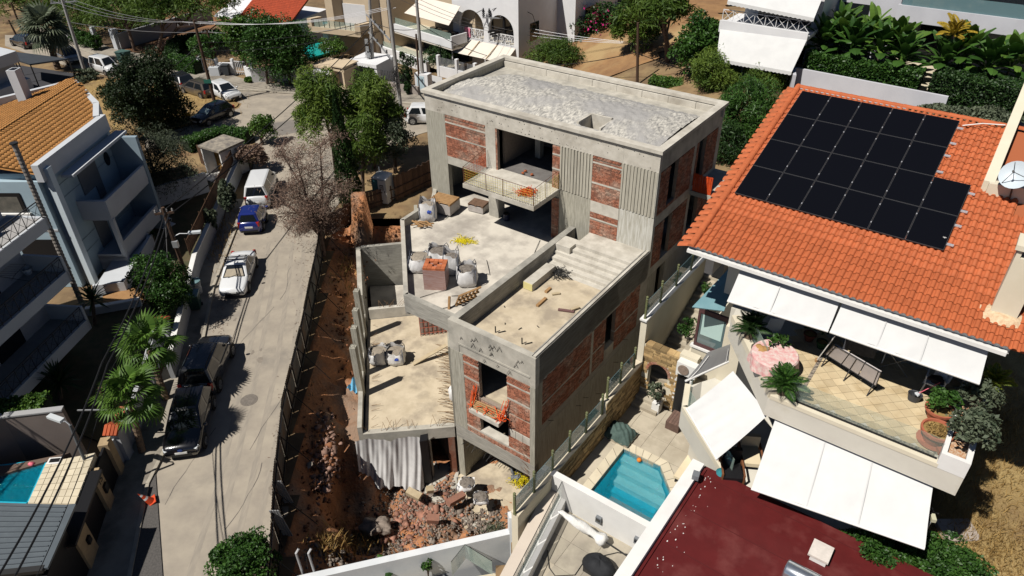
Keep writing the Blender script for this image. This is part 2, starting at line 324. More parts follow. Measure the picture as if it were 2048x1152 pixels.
# ================================================================ UNFINISHED CONCRETE BUILDING (AB frame)
B=thing('concrete_building','unfinished grey concrete house shell with red brick infill and flat roof','building',(-20,27,-4.6),frame='AB')
def bx(name,mt,*bs,parent=None,kind=None,label=None):
    m=M()
    for b in bs: m.box(*b)
    return m.build(name,mt,parent or B,kind=kind,label=label)
def bricks(parent,pl,c,u0,u1,z0,z1,bh=.082,bl=.21,sold=True,holes=()):
    """brick infill: mortar wall plus proud bricks. pl 'b': face looks to -b; 'a': face looks to +a"""
    m=M(); w=M()
    s=-1 if pl=='b' else 1
    cells=[(u0,u1,z0,z1)]
    def put(mm,ua,ub,za,zb,d0,d1):
        lo,hi=sorted((c+s*d0,c+s*d1))
        mm.box(ua,ub,lo,hi,za,zb) if pl=='b' else mm.box(lo,hi,ua,ub,za,zb)
    put(w,u0,u1,z0,z1,-.2,-.022)
    zt=z1-.17 if sold else z1
    k=0; z=z0+.008
    while z+bh-.014<zt:
        u=u0-(random.random()*bl if k%2 else random.random()*.05)
        while u<u1:
            a,b=max(u,u0+.004),min(u+bl-.016,u1-.004)
            if b-a>.03:
                m.cur=random.random(); d=random.uniform(-.012,.010); put(m,a,b,z,z+bh-.014,-.03,d)
            u+=bl
        z+=bh; k+=1
    if sold:
        u=u0+.05
        while u<u1-.05:
            m.cur=random.random(); cc=(u,c-s*.005,zt+.08) if pl=='b' else (c-s*.005,u,zt+.08)
            if pl=='b': m.obox(cc,(.055,.05,.15),ry=.6)
            else: m.obox(cc,(.05,.055,.15),rx=.6)
            u+=.085
    w.build('brick_backing',MORT,parent); return m.build('brick_infill',BRICK,parent,kind='stuff',attr=True)
def tie(*bs): return bx('tie_beam',CONCL,*bs)
def fluted(a0,a1,z0,z1,b,n):
    m=M(); w=(a1-a0)/n
    for i in range(n):
        m.cur=random.random(); u=a0+i*w; d=.045 if i%2 else .0; d+=random.uniform(-.006,.006)
        m.box(u,u+w,b-.02+d,b+.2,z0+random.uniform(0,.03),z1)
    return m.build('fluted_wall',mat('fluted_concrete',(.47,.445,.37),(.34,.315,.255),sc=4,stretch=(8,8,.35),bump=.4,bsc=9,attr=.16),B,attr=True)
bF,bK,aL,aR=28.3,35.75,-27.05,-12.5
# slabs and roof
bx('roof_slab',CONC,(aL+.25,-17.30,bF+.25,bK-.25,10.25,10.45),(-15.96,aR-.25,bF+.25,bK-.25,10.25,10.45),(-17.30,-15.96,bF+1.75,bK-.25,10.25,10.45))
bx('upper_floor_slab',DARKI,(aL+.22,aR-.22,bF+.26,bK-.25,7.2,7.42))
bx('back_wall',CONC,(aL,aR,bK-.25,bK,-4.6,10.83))
bx('side_wall',CONCV,(aL,aL+.25,bF+.3,bK-.25,-4.6,10.83))
# rough screed on the roof
def roofz(a,b):
    x=(a+20)/7.3; y=(b-28.6)/6.9
    h=10.96+.30*np.exp(-((b-30.9)/1.9)**2)*(1-.6*sstep(-14.6,-12.6,a))-.62*sstep(32.6,35.2,b)-.55*sstep(-24.6,-26.6,a+.35*(b-31)*0+.4*vn(b*1.1,b*0))
    return h-.06*sstep(29.2,28.5,b)+.03*fbm(a*2.6,b*2.6,3)+.03*vn(a*7+b*4,b*2.2-a*1.2)+.02*vn(a*11,b*11)
ga=np.arange(aL+.28,aR-.25,.085); gb=np.arange(bF+.28,bK-.24,.085); X,Y=np.meshgrid(ga,gb); Z=roofz(X,Y)
nx=len(ga); ny=len(gb); I=np.arange(nx*ny).reshape(ny,nx); q=np.stack([I[:-1,:-1],I[:-1,1:],I[1:,1:],I[1:,:-1]],-1).reshape(-1,4)
cx=X.ravel()[q].mean(1); cy=Y.ravel()[q].mean(1); q=q[~((cx>-17.3)&(cx<-15.96)&(cy<29.99)&(cy>28.72))]
SCREED=mat('rough_screed',(.60,.57,.50),(.20,.195,.185),sc=5.5,stretch=(1.6,.75,1),bump=1.0,bsc=16,stain=(.33,.32,.305),ssc=.42,sth=(.46,.6),det=9)
npmesh('roof_screed',np.stack([X.ravel(),Y.ravel(),Z.ravel()],1),q,SCREED,B)
bx('roof_hatch_shaft',CONCL,(-17.32,-17.2,28.72,30.05,10.28,11.17),(-16.06,-15.95,28.72,30.05,10.28,11.12),(-17.2,-16.06,29.93,30.05,10.28,11.2),(-17.2,-16.06,28.68,28.78,10.28,10.97),(-17.3,-15.96,28.72,30.0,10.2,10.30))
bx('parapet_cap',CONCL,(aL-.13,aR+.13,bF-.13,bF+.3,10.83,11.0),(aR-.28,aR+.13,bF+.3,bK-.3,10.83,11.0),(aL-.13,aL+.28,bF+.3,bK-.3,10.83,11.0),(aL-.13,aR+.13,bK-.3,bK+.13,10.83,11.0))
mm=M()
for i in range(9):
    a=aL+.3+i*1.6; mm.box(a,a+1.58,bK-.42-.01*(i%2),bK-.30,10.3,10.79)
mm.build('parapet_block_course',CONCL,B)
# front of the upper block
bx('roof_beam',CONCL,(aL,-22.6,bF,bF+.25,9.86,10.83),(-22.6,-18.3,bF+.004,bF+.25,9.86,10.83),(-18.3,-14.4,bF-.004,bF+.25,9.86,10.83),(-14.4,aR,bF+.002,bF+.25,9.86,10.83))
tieh=M()
for i in range(70):
    a=random.uniform(aL+.2,aR-.2); z=random.choice([9.98,10.18,10.5,10.62])+random.uniform(-.03,.03); tieh.box(a,a+.035,bF-.008,bF+.01,z,z+.035)
tieh.build('formwork_tie_hole',BLACKM,B,kind='stuff')
bx('column',CONCV,(aL,-25.63,bF-.003,bF+.3,4.4,9.86))
bricks(B,'b',bF,-25.63,-22.77,8.62,9.38); bricks(B,'b',bF,-25.63,-22.77,9.47,9.86,sold=True); bricks(B,'b',bF,-25.63,-22.77,7.38,8.55,sold=False)
tie((-25.63,-22.77,bF-.006,bF+.2,9.38,9.47),(-25.63,-22.77,bF-.006,bF+.2,8.55,8.62))
bx('beam',CONC,(-25.63,-22.77,bF+.001,bF+.28,6.88,7.38)); bx('beam',CONC,(-22.0,-17.95,bF+.05,bF+.28,6.9,7.44))
bx('column',CONCL,(-22.77,-22.1,bF-.002,bF+.25,7.44,9.86)); bx('column',CONC,(-22.70,-22.02,bF,bF+.6,4.4,7.42))
bricks(B,'b',bF,-22.1,-21.98,7.44,9.86,sold=False)
for z0,z1 in ((7.44,8.5),(8.58,9.3),(9.38,9.86)): bricks(B,'b',bF,-18.42,-17.95,z0,z1,sold=False)
tie((-18.42,-17.95,bF-.004,bF+.2,8.5,8.58),(-18.42,-17.95,bF-.004,bF+.2,9.3,9.38))
bricks(B,'b',bF,-18.42,-17.95,4.4,6.9,sold=False)
fluted(-17.95,-16.05,7.44,9.86,bF,21); bx('smooth_wall',CONCV,(-17.95,-16.05,bF+.02,bF+.25,4.4,7.44))
bricks(B,'b',bF,-16.05,-14.42,8.45,9.46); bricks(B,'b',bF,-16.05,-14.42,7.38,8.36,sold=False); bricks(B,'b',bF,-16.05,-14.42,9.54,9.86)
tie((-16.05,-14.42,bF-.006,bF+.2,9.46,9.54),(-16.05,-14.42,bF-.006,bF+.2,8.36,8.45))
bx('beam',CONCL,(-16.05,-14.42,bF-.003,bF+.25,6.75,7.38)); bricks(B,'b',bF,-16.05,-14.42,6.42,6.75,sold=False); bricks(B,'b',bF,-16.05,-14.42,5.45,6.34,sold=False)
tie((-16.05,-14.42,bF-.004,bF+.2,6.34,6.42))
fluted(-14.42,aR-.04,7.44,9.86,bF,21); bx('smooth_wall',mat('lime_washed_concrete',(.56,.55,.50),(.36,.34,.28),sc=3,stretch=(5,5,.4),bump=.3,bsc=14),(-14.42,aR,bF+.02,bF+.25,4.4,7.44),(aR-.04,aR,bF,bF+.25,7.44,9.86))
# interior partitions seen through the openings
bx('partition_wall',MORT,(-25.4,-18,bF+4.2,bF+4.35,7.42,10.25),(-22.3,-22.15,bF+.9,bF+4.2,7.42,10.25),(-25.4,-18,bF+4.6,bF+4.75,4.4,7.2))
bx('interior_column',CONC,(-21.3,-20.95,bF+2.6,bF+2.95,7.42,10.25))
# balcony
bx('balcony_slab',CONCL,(-22.55,-17.95,25.95,bF+.27,7.2,7.45))
rl=M()
for i in range(47):
    a=-22.5+i*.098; rl.tube([(a,26.0,7.45),(a+random.uniform(-.02,.02),26.0,7.5)],.014,4)
rl.build('rebar_stub',STEEL,B,kind='stuff')
YNET=mat('yellow_safety_net',(.60,.52,.10),rough=.7); ONET=mat('orange_safety_net',(.72,.10,.015),(.55,.06,.01),sc=5,rough=.7)
def net(name,p,q,h,m,du=.14,r=.008,lean=0):
    mm=M(); p=np.array(p,float); q=np.array(q,float); L=np.linalg.norm(q-p); n=max(2,int(L/du)); up=np.array([0,0,1.])
    for i in range(n+1):
        b=p+(q-p)*i/n; mm.tube([b,b+up*h*random.uniform(.92,1.02)+np.array([random.uniform(-.03,.03)]*2+[0])],r,3,cap=False)
    for k in range(1,int(h/du)+1):
        pts=[p+(q-p)*i/6+up*(k*du-.05*math.sin(math.pi*i/6))*1. for i in range(7)]; mm.tube(pts,r*.8,3,cap=False)
    return mm.build(name,m,B)
net('safety_net',(-22.5,26.02,7.45),(-18.0,26.02,7.45),.95,YNET); net('safety_net',(-17.98,26.02,7.45),(-17.98,28.25,7.45),.95,YNET); net('safety_net',(-22.5,26.02,7.45),(-22.7,28.2,7.45),.95,ONET)
gr=M()
for a,b in ((-22.5,26.0),(-21,26.0),(-19.9,26.0),(-18.0,26.0),(-18,27.1),(-18,28.25)): gr.tube([(a,b,7.45),(a,b,8.42)],.02,5)
gr.tube([(-22.7,28.2,8.6),(-22.5,26.0,8.4),(-18.0,26.0,8.38),(-18,28.25,8.5)],.016,5); gr.build('guard_rail',RUST,B)
# right hand face (shaded)
def rwall(spans,z0,z1,m=CONC,name='side_wall'):
    return bx(name,m,*[(aR-.25,aR,b0,b1,z0,z1) for b0,b1 in spans])
rwall([(bF+.25,bK-.25)],9.8,10.83); rwall([(bF+.25,28.55),(32.3,32.6),(35.3,bK-.25)],4.4,9.8,name='column'); rwall([(28.55,32.3),(32.6,35.3)],6.85,7.42,name='beam')
for b0,b1 in ((28.55,29.6),(30.55,32.3),(33.85,35.3)): bricks(B,'a',aR,b0,b1,7.42,9.8); bricks(B,'a',aR,b0,b1,4.42,6.85)
bricks(B,'a',aR,32.6,32.9,7.42,9.8,sold=False); rwall([(28.4,bK-.25)],3.95,4.42,name='beam'); rwall([(28.4,29.4),(30.4,bK-.25)],-4.6,3.95,CONCV)
bricks(B,'a',aR,29.6,30.55,7.42,7.6,sold=False)
bx('side_balcony_slab',CONC,(aR-.2,-11.35,32.5,bK,6.95,7.2))
net('orange_panel',(-11.4,32.55,7.2),(-12.4,32.55,7.2),1.0,ONET,du=.05,r=.022)
# terrace ------------------------------------------------------------
TER=[(-17.1,19.12),(-20.75,19.15),(-25.95,24.36),(-26.1,27.1),(aL+.25,bF+.3),(aL+.25,bK-.26),(aR-.26,bK-.26),(aR-.26,bF+.26),(-17.1,bF+.26)]
M().prism(TER,4.15,4.4).build('terrace_slab',DUST,B)
def lwall(name,pts,w,z0,z1,m):
    mm=M()
    for p,q in zip(pts[:-1],pts[1:]):
        p,q=np.array(p,float),np.array(q,float); d=(q-p)/np.linalg.norm(q-p); n=np.array([-d[1],d[0]])*w
        mm.prism([p,q,q+n,p+n],z0,z1)
    return mm.build(name,m,B)
lwall('terrace_upstand',[(-26.95,28.3),(-26.1,27.1),(-25.95,24.36),(-20.75,19.12)][::-1],-.22,3.7,4.9,CONC)
bx('terrace_front_beam',CONCH,(-20.72,-17.2,19.08,19.36,3.95,4.9))
# sunken front block -------------------------------------------------
aP=-17.2; f=18.25
bx('pit_floor',SAND,(-16.85,aR-.3,f+.28,26.2,4.35,4.6))
bx('pit_wall',CONCH,(aP,-16.86,f+.3,bF-.02,3.6,5.52),(-13.0+.2,aR,f+.3,bF-.02,3.95,5.55))
bx('pit_wall_cap',CONCL,(aR-.16,aR-.03,f+.05,bF-.03,5.55,5.63)); bx('pit_edge_slot',BLACKM,(aR-.24,aR-.16,f+.1,bF-.03,5.545,5.56))
bx('landing_slab',CONCL,(-16.0,aR-.02,26.9,bF+.02,4.9,5.5),(-16.86,-16.0,26.35,27.3,4.9,5.5))
for i in range(5): 
    z1=4.6+.18*(5-i)-.18*.0; b0=26.9-.34*(5-i)*1.0 if False else 26.9-.34*i
    bx('step',CONCL,(-16.86+.0*i,aR-.29,b0-.34,b0,4.55,5.5-.18*(i+1)+.002*i))
bx('trough_beam',CONCL,(-16.62,-16.1,23.2,25.2,4.6,5.02)); bx('trough_formwork',mat('yellow_formply',(.62,.55,.25)),(-16.62,-16.1,23.17,23.2,4.62,5.0))
# front face
bx('front_beam',CONC,(aP,aR,f,f+.3,4.45,5.54),(aP+.55,aR-.27,f+.03,f+.3,3.9,4.40),(aP,aP+.55,f+.004,f+.3,3.9,4.45),(aR-.27,aR,f+.004,f+.3,3.9,4.45),(aP+.55,aR-.27,f-.02,f+.3,4.37,4.47))
bx('column',CONCV,(aP,-16.45,f-.004,f+.4,-.9,3.9),(aP-.01,-16.82,f-.001,f+.4,-4.6,-1.75)); bx('column',CONCV,(aR-.27,aR,f-.004,f+.3,-4.6,3.9))
a0,a1=-16.45,aR-.27
for z0,z1,s in ((3.52,3.9,True),(1.75,2.55,False),(2.65,3.44,False)):
    bricks(B,'b',f,a0,-15.57,z0,z1,sold=s); bricks(B,'b',f,-14.0,a1,z0,z1,sold=s)
tie((a0,-15.57,f-.005,f+.2,3.44,3.52),(-14.0,a1,f-.005,f+.2,3.44,3.52),(a0,-15.57,f-.005,f+.2,2.55,2.65),(-14.0,a1,f-.005,f+.2,2.55,2.65))
bricks(B,'b',f,a0,-15.62,.5,1.75,sold=False); bricks(B,'b',f,a0,-15.62,-.5,.5,sold=False); bricks(B,'b',f,-13.97,a1,.75,1.65,sold=False); bricks(B,'b',f,-13.97,a1,-.5,.25,sold=False); bricks(B,'b',f,a0,a1,-.9,-.58,sold=False)
bx('breeze_block',CONCL,*[(-13.95+.4*i,-13.57+.4*i,f-.008,f+.2,.27,.72) for i in range(3)])
tie((a0,a1,f-.003,f+.2,-.58,-.49)); bx('window_sill',CONCL,(-15.62,-13.97,f-.02,f+.45,-.52,-.44))
bricks(B,'b',f,-15.62,-13.97,1.42,1.66,sold=False); bx('window_ledge',CONCL,(-15.75,-14.05,f-.62,f+.3,1.2,1.42))
bx('mid_beam',CONCH,(aP-.01,aR,f-.006,f+.35,-1.75,-.9))
bx('inner_floor_slab',SAND,(aP+.3,aR-.3,f+.3,bF-.3,1.4,1.64),(aP+.3,aR-.3,f+.35,bF-.3,-1.7,-1.45),(aP+.02,aR-.3,f+.02,bF,-4.8,-4.55))
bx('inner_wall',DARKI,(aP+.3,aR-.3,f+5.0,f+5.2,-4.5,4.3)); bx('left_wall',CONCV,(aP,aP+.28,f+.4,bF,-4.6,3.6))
# right face of the front block
rwall([(f+.3,24.2),(24.2,25.15),(25.15,28.4)],4.06,5.54,CONCH,'side_beam')
for b0,b1 in ((f+.55,22.85),(23.05,24.2),(25.15,27.6)):
    bricks(B,'a',aR,b0,b1,2.55,4.06,sold=False); bricks(B,'a',aR,b0,b1,1.3,2.47,sold=False)
tie((aR-.2,aR+.004,f+.55,24.2,2.47,2.55),(aR-.2,aR+.004,25.15,27.6,2.47,2.55)); rwall([(22.85,23.05),(27.6,28.4)],1.3,4.06,name='column'); rwall([(f+.27,f+.55)],1.3,4.06,CONCV,'column')
rwall([(24.2,25.15)],1.3,1.9); rwall([(f+.3,28.4)],.85,1.3,CONCH,'beam'); rwall([(f+.3,28.4)],-4.6,.85,CONCV)
# bent rebars and tie wires left in the concrete
rb=M()
for i in range(17):
    a=random.uniform(aP+.6,aR-.4); z=random.choice([4.2,4.75,5.1,5.3])+random.uniform(-.1,.1); w=random.uniform(.08,.17)
    rb.tube([(a-w,f-.02,z-w*1.3),(a,f-.05,z+w*.9),(a+w*.6,f-.02,z-w*.8)],.011,4)
for i in range(26):
    a=aP+.6+i*.14; rb.tube([(a,f+.02,-1.75),(a+random.uniform(-.1,.1),f-.35,-1.55-random.random()*.4)],.010,4)
for i in range(10): rb.tube([(aR,random.uniform(19,27),random.uniform(3.9,5.2)),(aR+.25,random.uniform(19,27) if False else 19+i*.85,random.uniform(4,5.2))],.009,4) if False else None
for i in range(14):
    b=19+random.random()*8; z=random.uniform(-2,5); rb.tube([(aR,b,z),(aR+.22,b+.12,z+.03)],.011,4)
rb.build('bent_rebar',STEEL,B,kind='stuff')
wr=M()
for i in range(34):
    z=-.7+2.4*random.random()-1.2; a=aR-.32+random.uniform(-.25,.1); wr.tube([(a-random.uniform(.05,.3),f-.02,z),(a,f-.10,z+random.uniform(-.1,.15))],.007,3)
wr.build('tie_wire',RUST,B,kind='stuff')
wn=M()
for i in range(40):
    a=random.uniform(-15.9,-13.9); z=random.uniform(1.42,1.7); wn.obox((a,f-.3+random.uniform(-.28,.2),z),(.03,random.uniform(.1,.5),.02),rz=random.uniform(-2,2),rx=random.uniform(-.5,.5))
for s in (-15.75,-14.1):
    for i in range(8): wn.tube([(s+random.uniform(-.12,.12),f-.6+i*.07,1.42),(s+random.uniform(-.25,.25)*1.2,f-.06,1.4+random.uniform(.5,1.15))],.016,4)
wn.build('orange_netting',ONET,B,kind='stuff')
lp=M()
for i in range(5): lp.obox((-15.0,f-.5+i*.09,1.5+.03*i),(1.6,.07,.03),rz=.02*i,rx=.2)
lp.build('ledge_batten',WOOD,B)
# ------- left wing: garage deck in front of the terrace (its sides follow the road)
D=dict(BL=(-7.31,24.58),BR=(-2.98,24.99),TL=(-8.61,33.79),TR=(-5.0,34.3))
def wp(*p): return [tuple(W2A(q)[:2]) for q in p]
Dk=thing('garage_deck','low sandy concrete garage deck with a row of bare columns along its left edge','garage',(-6,29,-4.6))
M().prism([D['BL'],D['BR'],(-2.9,25.2),(-3.6,32.6),(-5.0,34.3),D['TL']],-1.45,-1.2).build('deck_slab',SAND,Dk)
def wwall(name,p,q,w,z0,z1,m,par=Dk):
    p,q=np.array(p,float),np.array(q,float); d=(q-p)/np.linalg.norm(q-p); n=np.array([-d[1],d[0]])*w; return M().prism([p,q,q+n,p+n],z0,z1).build(name,m,par)
wwall('edge_wall',(-7.42,24.6),(-8.72,33.8),.22,-4.6,-.75,CONC); wwall('front_beam',(-7.4,24.55),(-2.95,24.96),.3,-1.9,-1.19,CONC)
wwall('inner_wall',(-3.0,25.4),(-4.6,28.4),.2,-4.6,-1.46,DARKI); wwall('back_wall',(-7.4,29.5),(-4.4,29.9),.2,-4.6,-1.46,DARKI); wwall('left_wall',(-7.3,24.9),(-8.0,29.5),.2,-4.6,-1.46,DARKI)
bx('garage_pier',CONCV,parent=None) if False else None
M().box(-4.55,-4.2,24.7,25.0,-4.6,-1.9).build('pier',CONC,Dk); M().box(-3.32,-3.0,24.95,25.3,-4.6,-1.9).build('brick_pier',BRICK,Dk)
M().prism([(-4.6,23.6),(-3.0,23.9),(-2.9,25.5),(-4.5,25.6)],-4.8,-4.5).build('threshold_slab',CONC,Dk)
for (u,v) in [(712,577),(710,615),(707,650),(705,689)]:
    p=W(u,v,2.1); c=M().obox((p[0]+.05,p[1]-.15,-.9),(.30,.34,6.0),rz=-.14).build('column',CONCV,Dk)
    rr=M()
    for dx in (-.1,.1):
        for dy in (-.1,.1): rr.tube([(p[0]+.05+dx,p[1]-.15+dy,2.05),(p[0]+.05+dx,p[1]-.15+dy,2.1+random.uniform(.15,.35))],.011,4)
    rr.build('starter_bar',STEEL,c)
# cross wall, retaining room behind
wwall('cross_wall',(-8.5,33.85),(-4.9,34.35),.25,-2.6,-.5,CONCL); wwall('retaining_wall',(-8.72,33.9),(-9.75,39.3),.28,-4.6,.55,CONC); wwall('retaining_wall',(-9.7,39.2),(-6.3,39.7),.25,-4.6,.55,CONCH)
M().prism([(-8.5,34.1),(-4.6,34.5),(-5.5,39.4),(-9.5,39.2)],-2.9,-2.5).build('room_floor',DUST,Dk)
wwall('under_terrace_wall',(-5.25,34.5),(-5.75,38.9),.2,-4.6,3.75,CONCV); wwall('under_terrace_wall',(-2.75,25.0),(-3.45,32.6),.2,-1.19,3.9,CONCV); 
RM=mat('red_mesh',(.40,.10,.06),rough=.6); mm=M()
p0=np.array([-5.0,34.2,-1.2]); p1=np.array([-4.2,29.8,-1.2])
mp=[A2W(-20.3,19.35,0)[:2],A2W(-17.5,19.35,0)[:2]]
for i in range(9):
    t=i/8; x,y=np.array((-5.3,32.15))*(1-t)+np.array((-3.3,32.5))*t; mm.tube([(x,y,-1.2),(x,y,3.8)],.02,4)
for k in range(12):
    z=-1.0+k*.4; a=np.array((-5.3,32.13)); b=np.array((-3.3,32.48)); mm.tube([(*a,z),(*b,z)],.014,4)
mm.build('reinforcing_mesh',RM,Dk)
M().prism([(-5.3,32.25),(-3.2,32.6),(-3.2,32.8),(-5.3,32.45)],-1.19,3.9).build('rear_wall',mat('rough_red_grey_wall',(.34,.24,.20),(.27,.22,.19),sc=3,bump=.4,bsc=12),Dk)
rb=M()
for i in range(46):
    t=i/46; x,y=np.array([-2.93,25.2])*(1-t)+np.array([-3.55,31.2])*t; L=random.uniform(.35,.9); an=math.pi+random.uniform(-.25,.25)
    rb.tube([(x,y,-1.15),(x+L*math.cos(an),y+L*math.sin(an),-1.15+random.uniform(.05,.35))],.013,4)
for i in range(14):
    t=random.random(); x,y=np.array(D['BL'])*(1-t)+np.array(D['BR'])*t; rb.tube([(x,y+.1,-1.2),(x+random.uniform(-.4,.4),y+random.uniform(0,.5),-.9+random.uniform(0,.3))],.010,4)
for i in range(18):
    t=random.random(); x,y=np.array(D['BL'])*(1-t)+np.array(D['TL'])*t; rb.tube([(x+.3,y,-1.15),(x+random.uniform(.5,.95),y+random.uniform(-.2,.2),-1.0)],.009,4)
for i in range(16):
    t=random.random(); x,y=np.array([-8.3,34.]) *(1-t)+np.array([-5.,34.45])*t; rb.tube([(x,y,-.5),(x+random.uniform(-.4,.4),y+random.uniform(-.2,.5),-.45+random.uniform(.1,.5))],.010,4)
rb.build('protruding_rebar',mat('weathered_rebar',(.27,.17,.09),(.18,.10,.05),sc=9),Dk,kind='stuff')
# tarp over the garage opening
tp=M()
def tf(u,v):
    p=np.array([-7.75,24.35])*(1-u)+np.array([-4.62,24.52])*u; fo=.055*math.sin(u*47+2.6*math.sin(v*2.1+u*5))*(.25+.8*v)+.03*math.sin(u*83+v*4)*(.3+v*.5)+.07*math.sin(u*13+1+v*2)*(.4+v)+.05*math.sin((u-v*.45)*26)*(1-abs(2*u-1))
    return (p[0]-(.12*v*math.sin(u*3.1)),p[1]-.12-.55*v*v-fo,-1.3-3.2*v*(1-.18*(1-u))+(.12*math.sin(u*9)*(1-v)*.6))
tp.grid(tf,150,30); tp.build('tarp',mat('white_tarp',(.58,.57,.56),(.50,.49,.48),sc=2,rough=.75,bump=.15,bsc=30),smooth=True,base=W(780,960,-4.5),label='pale grey tarp hung in folds over the garage opening below the deck',cat='tarp')
M().prism([(-4.62,24.15),(-4.25,24.25),(-4.25,24.7),(-4.62,24.6)],-4.6,-1.35).build('membrane',BLACKM,Dk)
# front platform
M().prism([(aP+.05,15.9),(aR+.4,15.6),(aR+.2,f-.01),(aP+.05,f-.01)],-4.9,-4.53).build('front_platform',SAND,B)
bx('platform_edge',CONC,(aP-.1,-14.2,16.05,16.4,-4.9,-4.42))
# ================================================================ NEIGHBOUR WITH POOL AND SOLAR ROOF (AB frame)
STONEC=mat('ochre_stone',(.46,.32,.15),(.34,.22,.10),sc=3,bump=.4,bsc=20,attr=.5)
PAVB=mat('beige_paving',(.50,.44,.34),(.43,.38,.29),sc=1.2,rough=.6,bump=.08,bsc=30,stain=(.38,.33,.25),ssc=.6,attr=.1)
COPE=mat('cream_coping',(.62,.55,.41),(.56,.49,.36),sc=2,bump=.1,bsc=30,attr=.1)
def stones(parent,pl,c,u0,u1,z0,z1,skip=None,h=(.09,.17),L=(.18,.5),name='stone_facing'):
    m=M(); z=z0; s=1 if pl=='a' else -1
    while z<z1-.03:
        hh=min(random.uniform(*h),z1-z); u=u0
        while u<u1-.02:
            l=min(random.uniform(*L),u1-u)
            if not(skip and skip(u+l/2,z+hh/2)):
                m.cur=random.random(); d=random.uniform(.01,.05); lo,hi=sorted((c-s*.05,c+s*d))
                if pl=='a': m.box(lo,hi,u+.008,u+l-.006,z+.006,z+hh-.006)
                else: m.box(u+.008,u+l-.006,lo,hi,z+.006,z+hh-.006)
            u+=l
        z+=hh
    return m.build(name,STONEC,parent,kind='stuff',attr=True)
BW=thing('boundary_wall','long stepped boundary wall faced in ochre stone beside the plunge pool','wall',(-9.75,18,2),frame='AB')
CAPM=mat('wall_cap',(.64,.57,.43),(.55,.48,.36),sc=2,bump=.1,bsc=30)
M().box(-9.9,-9.62,13,19.2,-4.6,3.27).build('wall_body',CREAM,BW); M().box(-9.9,-9.62,19.2,22.3,-4.6,3.92).build('wall_body',CREAM,BW); M().box(-9.9,-9.62,22.3,30.5,-4.6,6.22).build('wall_body',CREAM,BW,label='plain cream upper stretch of wall')
M().box(-9.93,-9.58,13,19.2,3.27,3.35).build('wall_cap',CAPM,BW); M().box(-9.93,-9.58,19.2,22.28,3.92,4.0).build('wall_cap',CAPM,BW); M().box(-9.92,-9.60,22.2,30.5,6.22,6.3).build('wall_cap',WHITEP,BW)
stones(BW,'a',-9.62,15.3,19.2,1.9,3.25); stones(BW,'a',-9.62,19.2,22.28,1.9,3.9)
POSTM=mat('olive_post',(.16,.17,.08),(.11,.12,.055),sc=6,rough=.5)
def post(bal,b,z):
    m=M(); m.box(-9.79,-9.71,b-.04,b+.04,z,z+.98); m.lathe((-9.75,b,z),[(.07,.0),(.07,.03),(.05,.05)],8); m.lathe((-9.75,b,z+.97),[(.06,0),(.06,.03),(.03,.05),(.055,.09),(.06,.12),(.04,.16),(.0,.175)],8,caps=False); m.build('post',POSTM,bal)
for nm,bs,z,lab in (('glass_balustrade',[13.0,14.2,15.42,16.62,17.84,19.1],3.35,'lower glass balustrade with olive posts above the stone wall by the pool'),('glass_balustrade',[19.45,20.55,21.75],4.0,'middle glass balustrade bay with olive posts near the stone arch'),('glass_balustrade',[22.35,23.75,25.3,26.85,28.4,29.9],6.3,'upper glass balustrade with olive posts above the cream wall and stairs')):
    G=thing(nm,lab,'balustrade',(-9.75,bs[0],z),frame='AB',group='glass balustrades on the boundary wall')
    for b in bs: post(G,b,z)
    for b,c in zip(bs[:-1],bs[1:]): M().box(-9.757,-9.743,b+.06,c-.06,z+.08,z+.86).build('glass_panel',GLASSG,G)
# patio ------------------------------------------------------------------
PT=thing('patio_floor','beige paved patio around the plunge pool','patio',(-7,19,1.6),frame='AB'); PT['kind']='structure'; del PT['category']; del PT['label']
regs=[(-9.6,-8.98,15.45,22.2),(-8.98,-3.6,19.52,22.2),(-4.98,-3.6,15.45,19.52)]
m=M()
for r in regs: m.box(*r,1.5,1.975)
m.prism([(-6.75,19.52),(-4.98,19.52),(-4.98,17.75)],1.5,1.975); m.build('patio_bed',PAVB,PT,kind='stuff')
for r in regs:
    a=r[0]
    while a<r[1]-.1:
        w=min(.9,r[1]-a); b=r[2]
        while b<r[3]-.1:
            d=min(.9,r[3]-b); q=M(); q.cur=random.random(); q.box(a+.006,a+w-.006,b+.006,b+d-.006,1.975,2.0+random.uniform(-.002,.002)); q.build('paving_slab',PAVB,PT,attr=True); b+=.9
        a+=.9
q=M(); q.cur=.5; q.prism([(-6.72,19.51),(-4.99,19.51),(-4.99,17.78)],1.975,2.0); q.build('paving_slab',PAVB,PT,attr=True)
PL=thing('plunge_pool','small turquoise plunge pool with wide underwater steps and cream coping','pool',(-7,17.3,.4),frame='AB')
pp=[(-8.6,15.6),(-8.6,19.1),(-6.95,19.15),(-5.35,17.52),(-5.35,15.6)]; po=[(-8.98,15.6),(-8.98,19.52),(-6.78,19.52),(-4.98,17.72),(-4.98,15.6)]
TURQ=mat('pool_tile',(.025,.42,.56),(.02,.34,.48),sc=3,rough=.3); TURL=mat('pool_step_tile',(.34,.66,.62),(.27,.58,.56),sc=3,rough=.3)
